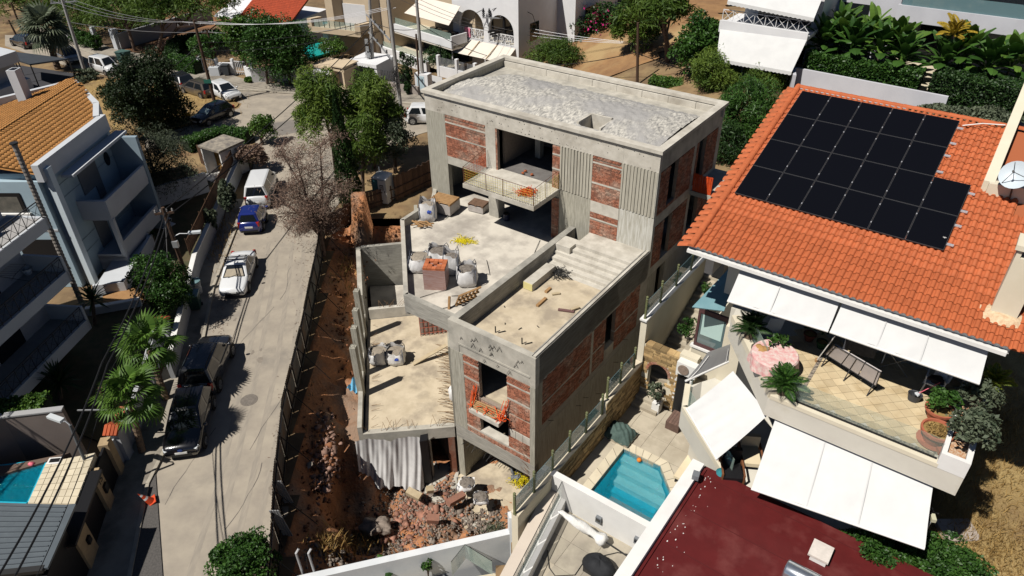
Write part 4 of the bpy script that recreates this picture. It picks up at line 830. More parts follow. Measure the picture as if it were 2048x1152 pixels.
# terrace between
T2=thing('roof_terrace','sunken beige roof terrace with white walls and glass rail at the bottom centre','terrace',(-7,12.5,1.5),frame='AB')
q=lambda u,v,z:W2A(W(u,v,z))
L0,L1=q(1122,975,2.75),q(1012,1190,2.75)
M().prism([(-9.25,15.2),(-5.05,15.2),(-5.05,8.5),(L1[0]-.2,L1[1])],1.5,1.88).build('terrace_bed',PAVB,T2)
for i in range(4):
    for j in range(6):
        a=-9.0+1.0*i+ .0; b=15.15-1.1*(j+1)
        if a>-9.2+.2*(j+1)-.35: m=M(); m.cur=random.random(); m.box(a+.005,a+.993,b+.005,b+1.093,1.88,1.9); m.build('paving_slab',mat('grey_beige_slab',(.40,.36,.28),(.34,.30,.24),sc=1.5,rough=.6,stain=(.28,.25,.2),ssc=.8,attr=.08),T2,attr=True)
M().box(-9.72,-4.95,15.2,15.46,-.5,3.4).build('cross_wall',WHITEP,T2)
for u,v in ((1199,1037),(1276,1079)):
    p=q(u,v,2.75); b=15.2; d=ray(u,v); 
    k=(15.2)/(d[:2]@E2); a=(d[:2]@E1)*k; z=H+d[2]*k; l=M().box(a-.11,a+.11,15.08,15.2,z-.15,z+.15).build('wall_lamp',mat('grey_lamp',.1),T2); M().box(a-.08,a+.08,15.055,15.08,z-.02,z+.1).build('lens',GLASSD,l)
def off(p,d): return np.array([p[0]+d,p[1]])
M().prism([off(L0,-.55),off(L0,-.02),off(L1,-.02),off(L1,-.55)],-1.5,2.6).build('outer_wall',mat('beige_pink_cap',(.60,.52,.43),(.56,.48,.40),sc=1,bump=.1,bsc=40),T2); M().prism([off(L0,-.02),off(L0,.3),off(L1,.3),off(L1,-.02)],1.5,2.42).build('inner_wall',WHITEP,T2)
for k in range(4):
    a=L0+(L1-L0)*(k/4+.012); b=L0+(L1-L0)*((k+1)/4-.012); M().prism([off(a,.1),off(a,.115),off(b,.115),off(b,.1)],2.42,3.35).build('glass_panel',GLASSC,T2)
M().tube([(L0[0]+.108,L0[1],3.36),(L1[0]+.108,L1[1],3.36)],.015,4).build('glass_edge',STEEL,T2)
# folded parasol, covered barbecue, cable
p0,p1=q(1118,1022,2.9),q(1236,1100,2.1); t=thing('folded_parasol','folded white cantilever parasol leaning down across the bottom terrace','parasol',tuple(p1),frame='AB')
m=M(); d=(p1-p0); pts=[p0+d*k/14*.8 for k in range(15)]; m.tube([x+np.array([0,0,.02*math.sin(k*2)]) for k,x in enumerate(pts)],[.03,.07,.10,.13,.15,.15,.16,.17,.17,.16,.13,.14,.20,.24,.12],14); V=m.v
m.v=[(x+.03*math.sin(7*i),y+.03*math.cos(5*i),z+.02*math.sin(3*i)) for i,(x,y,z) in enumerate(V)]; m.build('canopy',mat('white_canvas',(.72,.71,.68),(.62,.61,.58),sc=5,bump=.8,bsc=12),t,smooth=True)
M().tube([p0+d*.78,p0+d*1.25],.03,8).build('pole',STEEL,t); M().obox(p0+d*1.22,(.22,.3,.3),rz=.3).build('crank_box',STEEL,t)
DKF=mat('charcoal_cover',(.02,.021,.024),(.014,.015,.017),sc=4,rough=.8,bump=.6,bsc=8)
p=q(1200,1142,1.9); t=thing('covered_barbecue','large charcoal covered barbecue on the bottom terrace','barbecue',tuple(p),frame='AB'); m=M(); m.blob((p[0],p[1]-.1,2.25),(.62,.42,.42),10,.08,seed=4,flat=.15); m.build('cover',DKF,t,smooth=True); M().box(p[0]-.5,p[0]+.5,p[1]-.35,p[1]+.2,1.9,2.2).build('cart',STEEL,t)
p=q(1287,1150,1.9); m=M(); m.blob((p[0],p[1],2.1),(.3,.25,.25),8,.1,seed=6,flat=.2); m.build('covered_stool',DKF,smooth=True,base=p,frame='AB',label='small charcoal covered stool at the bottom edge beside the barbecue',cat='stool')
m=M(); m.tube([q(1095,1100,1.92),q(1098,1135,1.92),q(1110,1152,1.92),q(1150,1150,1.92),q(1170,1120,1.92),q(1235,1105,1.92),q(1275,1112,1.92),q(1297,1135,1.92)],.018,5); m.build('hose',STEEL,base=q(1098,1135,1.92),frame='AB',label='thin black hose looping over the bottom terrace floor',cat='hose')
# low white wall closing the building plot
LW=thing('plot_wall','long white rendered wall closing the building plot along the bottom','wall',(-4,16.5,-1.2))
A_,B_=np.array([-8.2,15.45]),np.array([-.25,17.4]); d=(B_-A_)/np.linalg.norm(B_-A_); n=np.array([-d[1],d[0]])
WHB=mat('white_wall_paint',(.66,.67,.67),(.58,.60,.61),sc=.7,bump=.08,bsc=40,stain=(.52,.54,.55),ssc=.5,sth=(.5,.7))
M().prism([A_,B_,B_+n*.28,A_+n*.28],-4.7,.6).build('wall_body',WHB,LW)
e=W(1012,1062,.6); M().prism([B_,B_+np.array([.9,-.2]),B_+np.array([.9,.7]),B_+n*.28],-4.7,1.6).build('end_pier',WHB,LW)
YD=M(); YD.prism([A_+np.array([0,-6]),B_+np.array([1.2,-6]),B_+np.array([1.2,-.3]),A_],-1.3,-1.0); YD.build('yard_floor',COPE,kind='structure')
t=thing('yard_balustrade','frameless glass balustrade corner over the yard at the bottom','balustrade',tuple(W(935,1130,-.2))); P=[W(905,1152,-.2),W(932,1117,-.2),W(985,1150,-.2)]
for a,b in zip(P[:-1],P[1:]):
    dd=(b-a)/np.linalg.norm(b-a); nn=np.array([-dd[1],dd[0],0])*.012; M().add([a,b,b+nn,a+nn,a+(0,0,.9),b+(0,0,.9),b+nn+(0,0,.9),a+nn+(0,0,.9)],M.BF).build('glass_panel',GLASSC,t)
M().tube([p+np.array([0,0,.9]) for p in P],.012,4).build('edge_trim',BLACKM,t)
p=W(982,1108,-.6); M().obox((p[0],p[1],-.45),(.7,.08,.9),rz=.2).build('meter_cover',mat('brown_board',(.26,.18,.11)),base=p,label='brown meter cover board on the white wall at the bottom',cat='board')
# pipes at the wall end
t=thing('wall_pipes','two grey conduit pipes standing at the end of the white plot wall','pipes',tuple(W(612,1145,0)))
for u in (598,622): 
    b=W(u+8,1148,.4); M().tube([b,b+np.array([-.02,0,1.3]),b+np.array([.08,.1,1.42])],.045,7).build('pipe',mat('grey_pvc',(.42,.42,.42)),t)
b=W(618,1148,.4); M().tube([b+np.array([-.2,0,1.2]),b+np.array([-.1,0,1.6]),b+np.array([.1,0,1.3]),b+np.array([0,0,.2])],.008,4).build('loose_wire',STEEL,t)
# ================================================================ HOARDING AND FENCES ROUND THE PLOT
HO=thing('site_hoarding','dark corrugated metal hoarding with posts along the road beside the dug plot','fence',(xf(28)+.2,28,0))
CORR=mat('dull_corrugated_metal',(.13,.13,.12),(.085,.085,.08),sc=2,rough=.6,metal=.3,stain=(.14,.10,.07),ssc=.9); ysq=np.arange(14.4,41.5,1.5)
for y0,y1 in zip(ysq[:-1],ysq[1:]):
    h=1.85+random.uniform(-.06,.1); m=M(); n=22; V=[]
    for i in range(n+1):
        y=y0+.02+(y1-y0-.04)*i/n; x=xf(y)+.06+.025*(i%2); V+=[(x,y,-.35),(x+.0,y,h)]
    m.add(V,[(2*i,2*i+2,2*i+3,2*i+1) for i in range(n)]); m.build('sheet',CORR,HO)
    M().tube([(xf(y0)+.15,y0,-.5),(xf(y0)+.12,y0,h+.03)],.03,6).build('post',BLACKM,HO)
    if int(y0*2)%2: M().tube([(xf(y0)+.15,y0,1.5),(xf(y0)+1.5,y0-.1,-.45)],.022,5).build('brace',BLACKM,HO)
    for z in (.4,1.7): M().bar((xf(y0)+.13,y0,z),(xf(y1)+.13,y1,z),.05).build('rail',BLACKM,HO)
for y,l in ((18.0,1.9),(19.6,1.7)):
    for k in range(4): M().bar((xf(y)+.2+.1*k,y,-.1),(xf(y)+.1+.1*k,y-.3,l),.07,.03).build('stacked_slat',mat('grey_slat',(.25,.25,.25)),HO)
PF=thing('plank_fence','weathered brown plank fence along the dirt verge beside the portable toilet','fence',(-8.3,46.8,0))
pts=[np.array(p) for p in ((-12.7,41.5),(-10.9,44.9),(-8.4,46.6),(-5.7,49.6),(-4.6,51.5))]; BRPL=mat('weathered_planks',(.17,.105,.07),(.11,.07,.05),sc=3,stretch=(1,1,.3),attr=.35,bump=.3,bsc=20)
for si,(p,q_) in enumerate(zip(pts[:-1],pts[1:])):
    L=np.linalg.norm(q_-p); n=int(L/.24); d=(q_-p)/L; ang_=math.atan2(d[1],d[0])
    for i in range(n):
        if si in(0,1) and random.random()<.25: continue
        c=p+d*(i+.5)*L/n; h=(1.95 if si>1 else 1.25)+random.uniform(-.1,.1); m=M(); m.cur=random.random(); m.obox((c[0],c[1],h/2-.15),(L/n-.02,.03,h+.3),rz=ang_); m.build('plank',BRPL,PF,attr=True)
    for z in (.35,1.0): M().bar((*(p+np.array([.04,-.04])),z),(*(q_+np.array([.04,-.04])),z),.06).build('rail',BRPL,PF)
p=W(770,402,0); t=thing('portable_toilet','pale grey and teal portable toilet standing by the plank fence','toilet',tuple(p),rz=-.35)
TE=mat('teal_plastic',(.03,.12,.14),rough=.4); GP=mat('pale_plastic',(.56,.58,.57),rough=.5)
M().box(-.55,.55,-.55,.55,.1,2.05).build('cabin',GP,t); M().box(-.57,-.1,-.575,-.55,.15,1.95).build('side_panel',TE,t); d_=M().box(-.06,.5,-.585,-.555,.15,1.95).build('door',GP,t); M().box(.40,.45,-.6,-.585,1.0,1.15).build('handle',BLACKM,d_)
M().box(.07,.35,-.592,-.585,1.2,1.6).build('sign_plate',BLACKM,d_); m=M(); m.box(.12,.30,-.597,-.592,1.5,1.54); m.box(.12,.30,-.597,-.592,1.26,1.30); m.box(.12,.15,-.597,-.592,1.3,1.5); m.box(.27,.30,-.597,-.592,1.3,1.5); m.box(.195,.225,-.597,-.592,1.3,1.45); m.build('sign_mark',WHITEP,d_,kind='stuff')
m=M(); m.grid(lambda u,v:(-.6+1.2*u,-.6+1.2*v,2.05+.25*math.sin(math.pi*u)**.5*math.sin(math.pi*v)**.5),10,10); m.build('roof',mat('white_plastic',(.72,.72,.70),rough=.45),t,smooth=True); M().tube([(-.4,.4,2.05),(-.4,.4,2.5)],.05,8).build('vent_pipe',GP,t)
# ================================================================ THINGS LYING ON THE SITE
def bigbag(name,label,u,v,z,h=.95,w=.5,fill=None,lean=0,seed=0,open_=True,group='white bulk bags on the building site',rz=0.):
    p=W(u,v,z); t=thing(name,label,'bulk bag',tuple(p),rz=rz or .01,group=group)
    rr=random.Random(seed); ph=rr.uniform(0,6); n=24; V=[]; prof=[(.80,0),(.97,.08),(1.06,.35),(1.04,.65),(.97,.88),(.95,1.0)]
    for k,(r,zz) in enumerate(prof):
        for j in range(n):
            a=2*math.pi*j/n; sq=1/max(abs(math.cos(a)),abs(math.sin(a)))**.5; q=r*w*sq*(1+.06*math.sin(5*a+ph+k*1.7)+.045*math.sin(9*a+2.4*k+ph)+.03*math.sin(14*a-k)); top=(.10*math.sin(3*a+ph)+.05*math.sin(7*a)) if k==5 else 0
            V.append((q*math.cos(a)+lean*zz,q*math.sin(a),h*zz+top*(1 if open_ else .3)))
    m=M(); m.add(V,[(i*n+j,i*n+(j+1)%n,(i+1)*n+(j+1)%n,(i+1)*n+j) for i in range(5) for j in range(n)]+[tuple(range(n))[::-1]]); m.build('sack',BAGW,t,smooth=True)
    f=M(); f.lathe((lean*.8,0,h*(.80 if open_ else .95)),[(w*.98,0),(w*.5,.06),(0,.08)],16,caps=False); f.build('contents',fill or mat('grey_sand',(.33,.28,.22),(.22,.19,.15),sc=6,bump=.6,bsc=20),t,smooth=True)
    for sx,sy in ((1,1),(-1,1),(-1,-1),(1,-1)):
        x,y=.80*w*sx,.80*w*sy; M().tube([(x*1.12,y*1.12,h*.25),(x*1.14,y*1.14,h*.9),(x*1.0,y*.7,h*1.22),(x*.7,y*1.0,h*.98)],.022,5).build('lifting_loop',mat('grey_strap',(.12,.13,.16)),t)
    seed in(1,7) and M().blob((.12,-w*1.03,h*.62),(.12,.03,.09),5,.4,seed=seed).build('print_patch',mat('blue_print',(.05,.10,.45)),t); return t
RUBF=mat('rubble_fill',(.24,.21,.18),(.10,.085,.07),sc=8,bump=1,bsc=18)
bigbag('bulk_bag','tall white bulk bag beside the pallet of cement near the terrace corner',857,438,4.4,1.15,.48,seed=1)
bigbag('bulk_bag','slumped white bulk bag against the terrace edge behind the brick stack',838,538,4.4,.8,.5,seed=2,lean=.15,open_=False)
bigbag('bulk_bag','open white bulk bag full of rubble just behind the brick stack',878,526,4.4,.85,.55,RUBF,seed=3)
bigbag('bulk_bag','upright white bulk bag right of the brick stack',904,544,4.4,1.15,.42,RUBF,seed=4)
bigbag('bulk_bag','white bulk bag with blue straps standing clear at the right of the brick stack',935,566,4.4,1.0,.5,RUBF,seed=5)
bigbag('bulk_bag','left of two sand filled bulk bags on the garage deck',759,722,-1.2,.85,.48,seed=6); bigbag('bulk_bag','right of two sand filled bulk bags on the garage deck',793,722,-1.2,.85,.5,seed=7)
bigbag('bulk_bag','torn white bag lying on the rubble by the front block corner',928,974,-3.8,.35,.38,RUBF,seed=8,lean=.2,open_=False); bigbag('bulk_bag','crumpled white bag on planks on the grey rubble slope',964,1000,-3.6,.28,.34,RUBF,seed=9,lean=-.1,open_=False)
# wrapped brick stack
p=W(874,570,4.4); t=thing('brick_stack','shrink wrapped stack of orange hollow bricks on the terrace','bricks',tuple(p),rz=-.12)
HB=mat('new_hollow_brick',(.50,.16,.065),(.42,.12,.05),sc=7,attr=.3)
M().box(-.55,.55,-.45,.45,0,1.15).build('wrapped_block',mat('shrink_film',(.30,.17,.14),(.36,.25,.23),sc=3,stretch=(1,1,5),rough=.28,bump=.4,bsc=9),t)
for i in range(5):
    for j in range(4):
        if (i,j) in((2,1),(3,2),(1,2)): continue
        m=M(); m.cur=random.random(); m.box(-.55+.22*i+.006,-.55+.22*i+.214,-.45+.225*j+.006,-.45+.225*j+.219,1.15,1.26); m.build('brick',HB,t,attr=True)
def pallet(t,m_,w=1.0,d=.8,z=0,n=8):
    for i in range(n): M().box(-w/2,w/2,-d/2+i*d/n,-d/2+i*d/n+d/n*.7,z+.10,z+.125).build('slat',m_,t)
    for x in (-w/2,-.05,w/2-.1): M().box(x,x+.1,-d/2,d/2,z,z+.10).build('bearer',m_,t)
p=W(890,422,4.4); t=thing('cement_pallet','large film wrapped pallet of cement with wooden slats on top by the tall column','pallet',tuple(p),rz=-.5)
M().box(-.72,.72,-.55,.55,.12,.72).build('wrapped_bags',mat('grey_film',(.42,.39,.36),(.34,.31,.29),sc=4,rough=.35,bump=.5,bsc=8),t); pallet(t,WOOD,1.45,1.1,.72,8)
p=W(958,420,4.4); t=thing('cement_pallet','small torn pallet of cement under the balcony with wooden slats','pallet',tuple(p),rz=-.5); M().box(-.5,.5,-.4,.4,.05,.4).build('wrapped_bags',mat('grey_film',.3),t); pallet(t,mat('dark_timber',(.20,.12,.08),(.13,.08,.05),sc=4),1.0,.8,.4,6)
p=W(936,606,4.4); t=thing('wooden_pallet','empty wooden pallet leaning against the pit wall edge','pallet',tuple(p),rz=.62)
for i in range(6): M().obox((-.55+.21*i,.0,.42),(.1,.04,.85),rx=.5).build('slat',WOOD,t)
for z in (.05,.42,.8): M().obox((0,-.04-(z-.42)*.52,z),(1.25,.09,.07),rx=.5).build('bearer',WOOD,t)
def single(name,label,cat,m,mt,base,**k): return m.build(name,mt,base=base,label=label,cat=cat,**k)
a=W(898,618,4.4); single('timber_post','short orange timber standing near the terrace front beam','timber',M().bar(a,a+np.array([.05,.15,.62]),.1),WOOD,a)
a,b=W(826,728,-1.15),W(893,690,-.55); single('scaffold_board','long pale board leaning on the garage deck','board',M().bar(a,b,.26,.05),mat('pale_board',(.46,.38,.25),(.38,.30,.19),sc=4),a)
t=thing('timber_offcuts','heap of broken timber offcuts beside the bulk bag at the terrace edge','timber',tuple(W(838,448,4.4)))
for i in range(12): c=W(828+random.random()*28,440+random.random()*14,4.45+.03*i%.3); M().obox((c[0],c[1],4.45+.02*i),(random.uniform(.3,1.1),.08,.04),rz=random.uniform(-1,.6),ry=.1).build('offcut',WOOD,t)
def strands(name,label,cat,u,v,z,rx,ry,n,mt,r=.012,h=.08,ln=.4):
    c=W(u,v,z); m=M()
    for i in range(n):
        x,y=c[0]+random.gauss(0,rx*.4),c[1]+random.gauss(0,ry*.4); an=random.uniform(0,6.3); pts=[(x,y,z+random.random()*h)]
        for k in range(4): an+=random.uniform(-.9,.9); x+=math.cos(an)*ln/4; y+=math.sin(an)*ln/4; pts.append((x,y,z+.01+random.random()*h))
        m.tube(pts,r,4,cap=False)
    return m.build(name,mt,base=c,label=label,cat=cat)
strands('rope_heap','tangled bright yellow rope lying on the terrace slab','rope',926,483,4.4,.55,.4,90,mat('yellow_rope',(.72,.60,.01),(.6,.48,.01),sc=4))
strands('net_heap','crumpled orange safety net heap on the balcony floor','net',1054,388,7.45,.5,.35,110,ONET,h=.25)
strands('scrap_heap','heap of dark wire scrap and white rags at the foot of the pit steps','scrap',1112,548,4.62,.7,.3,60,STEEL,h=.2,ln=.7)
strands('yellow_net_heap','heap of bright yellow netting on the front sand platform','net',1042,962,-4.5,.5,.4,120,mat('yellow_rope',.5),h=.3)
p=W(1013,440,4.4); t=thing('paint_drum','dark blue paint drum in the shade under the balcony','drum',tuple(p)); M().lathe(p,[(.17,0),(.18,.02),(.17,.2),(.18,.38),(.18,.4)],14).build('drum',mat('dark_blue_plastic',(.015,.02,.05),rough=.4),t,smooth=False); M().lathe(p+np.array([0,0,.4]),[(.185,0),(.185,.03)],14).build('lid',BLACKM,t)
for i,(u,v,lab) in enumerate(((1022,960,'left grey bucket lying on the sand platform'),(1033,968,'middle grey bucket lying in front of the yellow netting'),(1027,952,'rear grey bucket lying on the sand platform'))):
    p=W(u,v,-4.5); m=M(); m.lathe((0,0,0),[(.13,0),(.17,.36),(.18,.36),(.15,.33),(.12,.03)],14,caps=False); V=[(p[0]+z*math.cos(i),p[1]+x+z*math.sin(i),-4.5+.17+y) for x,y,z in m.v]; m2=M(); m2.add(V,m.f); m2.build('bucket',mat('grey_bucket',(.13,.14,.15),rough=.5),base=p,label=lab,cat='bucket',group='grey buckets on the platform')
for i,(u,v,L,an,mt,lab) in enumerate(((1083,606,.75,.95,WOOD,'longer brown timber baulk lying on the sandy pit floor'),(1096,582,.42,.95,WOOD,'shorter brown timber baulk lying on the sandy pit floor'),(1112,589,.4,.2,mat('pale_board',1),'pale wooden block on the sandy pit floor'),(1132,623,.75,-.25,mat('purple_board',(.15,.08,.075)),'dark purple brown board near the pit edge'),(1150,620,.45,.5,mat('pale_board',1),'small pale board resting on the purple brown one'))):
    c=W(u,v,4.6); M().obox((c[0],c[1],4.66+(.05 if i==4 else 0)),(L,.14,.10 if i<2 else .06),rz=an).build('timber_piece',mt,base=c,label=lab,cat='timber')
for i,(u,v,lab) in enumerate(((1046,348,'left broken brick on the balcony slab'),(1051,344,'middle broken brick on the balcony slab'),(1064,351,'right broken brick on the balcony slab'))):
    c=W(u,v,7.45); M().blob((c[0],c[1],7.51),(.09,.07,.07),5,.2,seed=i).build('broken_brick',HB,base=(c[0],c[1],7.45),label=lab,cat='brick',group='broken bricks on the balcony')
st=thing('floor_studs','short dark starter bars standing and lying on the front pit floor','rebar',tuple(W(1040,690,4.6))); 
for u,v in ((991,665),(1044,688)): c=W(u,v,4.6); M().tube([c,c+np.array([0,0,.34])],.03,6).build('bar',STEEL,st); M().tube([c+np.array([.12,-.05,.03]),c+np.array([.45,.05,.05])],.022,5).build('bar',STEEL,st)
for u,v in ((1010,649),(1037,659),(1010,615),(1078,655)): c=W(u,v,4.62); M().tube([c,c+np.array([random.uniform(-.2,.3),.1,.03])],.02,5).build('bar',STEEL,st)
# rebars on the terrace
m=M()
for u0,v0,u1,v1 in ((840,595,900,578),(903,592,935,592),(880,618,915,612),(955,585,952,560),(980,550,973,520),(1068,508,1080,480),(1046,590,1043,560)):
    a,b=W(u0,v0,4.42),W(u1,v1,4.44); m.tube([a,(a+b)/2+np.array([0,0,.03]),b],.014,4)
m.build('loose_rebar',STEEL,base=W(900,590,4.42),label='loose bent steel bars scattered over the terrace slab',cat='rebar')['kind']='stuff'
p=W(711,778,-1.5); m=M(); m.grid(lambda u,v:(p[0]-.3+.5*u+.2*v,p[1]-.5+.9*v,-1.0-.9*u*.4+.08*math.sin(u*14+v*9)),12,12); m.build('blue_sheet',mat('blue_tarp',(.16,.42,.60),(.10,.32,.5),sc=4,rough=.4),base=p,smooth=True,label='crumpled light blue tarp at the corner of the garage deck',cat='tarp')
p=W(906,788,-.4); m=M(); m.blob((p[0],p[1],-.4),(.22,.18,.5),9,.15,seed=3); m.build('plastic_bag',BAGW,base=p,smooth=True,label='white and blue plastic bag hung on the rebars beside the front block',cat='bag')
# rubble ------------------------------------------------------------------
def SZ(p):
    i=int(round((p[1]-13.6)/.2)); j=int(round((p[0]+14)/.2)); return float(SGZ[min(max(i,0),SGZ.shape[0]-1),min(max(j,0),SGZ.shape[1]-1)])
def rubble(name,pts,n,size,mt,kind='stuff',zoff=0,asp=(1,.7,.5)):
    V_=[];F_=[]; K=np.array([(-1,-1,-1),(1,-1,-1),(1,1,-1),(-1,1,-1),(-1,-1,1),(1,-1,1),(1,1,1),(-1,1,1)])*.5
    rn=[]
    for i in range(n):
        u,v,su,sv=pts[random.randrange(len(pts))]; uu,vv=random.gauss(u,su),random.gauss(v,sv); p=W(uu,vv,-3.5)
        for _ in range(3): zz=SZ(p); p=W(uu,vv,zz)
        if not insite(np.array([p[0]]),np.array([p[1]]))[0] or p@np.array([E2[0],E2[1],0])>17.9 and p@np.array([E1[0],E1[1],0])>-17.2: continue
        s=size*random.lognormvariate(0,.45); R=np.array(Matrix.Rotation(random.uniform(0,6.3),3,'Z')@Matrix.Rotation(random.gauss(0,.5),3,'X')@Matrix.Rotation(random.gauss(0,.5),3,'Y'))
        V=(K*np.array(asp)*s+RG.normal(size=(8,3))*.09*s)@R.T+np.array([p[0],p[1],zz+.15*s]); F_.append(np.array(M.BF)+8*len(V_)); V_.append(V); rn+=[random.random()]*6
    return npmesh(name,np.concatenate(V_),np.concatenate(F_),mt,base=(-3,20.5,-3.5),rnd=rn,kind=kind)
GREYR=mat('grey_rubble',(.27,.225,.185),(.19,.15,.12),sc=4,attr=.45); BRR=mat('broken_brick_rubble',(.35,.17,.115),(.27,.14,.10),sc=4,attr=.45)
rubble('brick_rubble',[(820,1040,32,20),(780,1065,40,18),(850,1030,30,14),(860,985,40,14)],750,.105,BRR)
rubble('stone_rubble',[(850,990,40,22),(900,1010,40,30),(760,1090,60,12),(960,1040,30,20),(700,1110,40,12),(820,1020,60,30)],4200,.075,GREYR)
rubble('stone_rubble',[(640,900,25,60),(650,1000,25,60),(700,520,20,50),(690,640,14,60),(790,450,40,25)],700,.10,mat('red_clods',(.27,.115,.055),(.20,.09,.045),sc=4,attr=.4))
rubble('stone_rubble',[(655,890,12,25),(650,950,14,25)],200,.14,mat('pink_stones',(.34,.21,.16),(.26,.16,.12),sc=4,attr=.35))
def rub1(name,label,u,v,z,sz,rz_,mt,ry=.2): c=W(u,v,z); m=M(); m.cur=.5; m.obox((c[0],c[1],z+sz[2]*.3),sz,rz=rz_,ry=ry,rx=.15); m.build(name,mt,base=c,label=label,cat='rubble',attr=True)
rub1('brick_chunk','long broken brick wall chunk lying on the rubble near the white torn bag',912,1000,-3.75,(1.0,.32,.28),.75,BRR); rub1('brick_chunk','pale mortared brick chunk on the rubble below the tarp',828,990,-3.8,(.75,.35,.26),-.45,mat('pale_board',1)); rub1('brick_chunk','orange hollow brick chunk on the red rubble heap',866,1040,-3.6,(.55,.35,.3),.05,BRR); rub1('brick_chunk','small pale block on the rubble beside the garage opening',860,981,-3.9,(.35,.3,.25),.3,mat('pale_board',1))
p=W(752,1058,-4.3); m=M(); m.blob((p[0],p[1],-4.15),(.75,.5,.4),10,.2,seed=11,flat=.4); m.build('dumped_sack',mat('dirty_sack',(.34,.28,.23),(.22,.18,.15),sc=4,bump=.6,bsc=9),base=p,smooth=True,label='dirty dumped sack in the shadow at the bottom of the trench',cat='sack')
def grass(name,pts,n,size,mt,zf,base,kind='stuff',shape=(.05,.9)):
    P=[];Dd=[]
    for i in range(n):
        u,v,su,sv=pts[random.randrange(len(pts))]; uu,vv=random.gauss(u,su),random.gauss(v,sv); p=W(uu,vv,-.5)
        for _ in range(3): zz=zf(p); p=W(uu,vv,zz)
        s=size*random.uniform(.5,1.2); an=random.uniform(0,6.3); le=random.uniform(.1,.7); dd=np.array([math.cos(an)*le,math.sin(an)*le,1]); P.append(p+dd*s*.45); Dd.append(dd)
    return leaves(name,P,size,mt,dirs=Dd,shape=shape,kind=kind,base=base)
SITEZ=SZ
STRAW=mat('straw',(.20,.115,.035),(.42,.28,.10),leaf=.15,rough=.8)
grass('dry_weeds',[(680,1085,28,16),(690,1090,30,10),(700,540,16,40)],520,.45,STRAW,SITEZ,(-7,19,-2)); grass('green_weeds',[(730,1080,14,8),(985,1060,14,8),(620,720,14,80)],420,.28,LEAFO,SITEZ,(-6,19,-2))
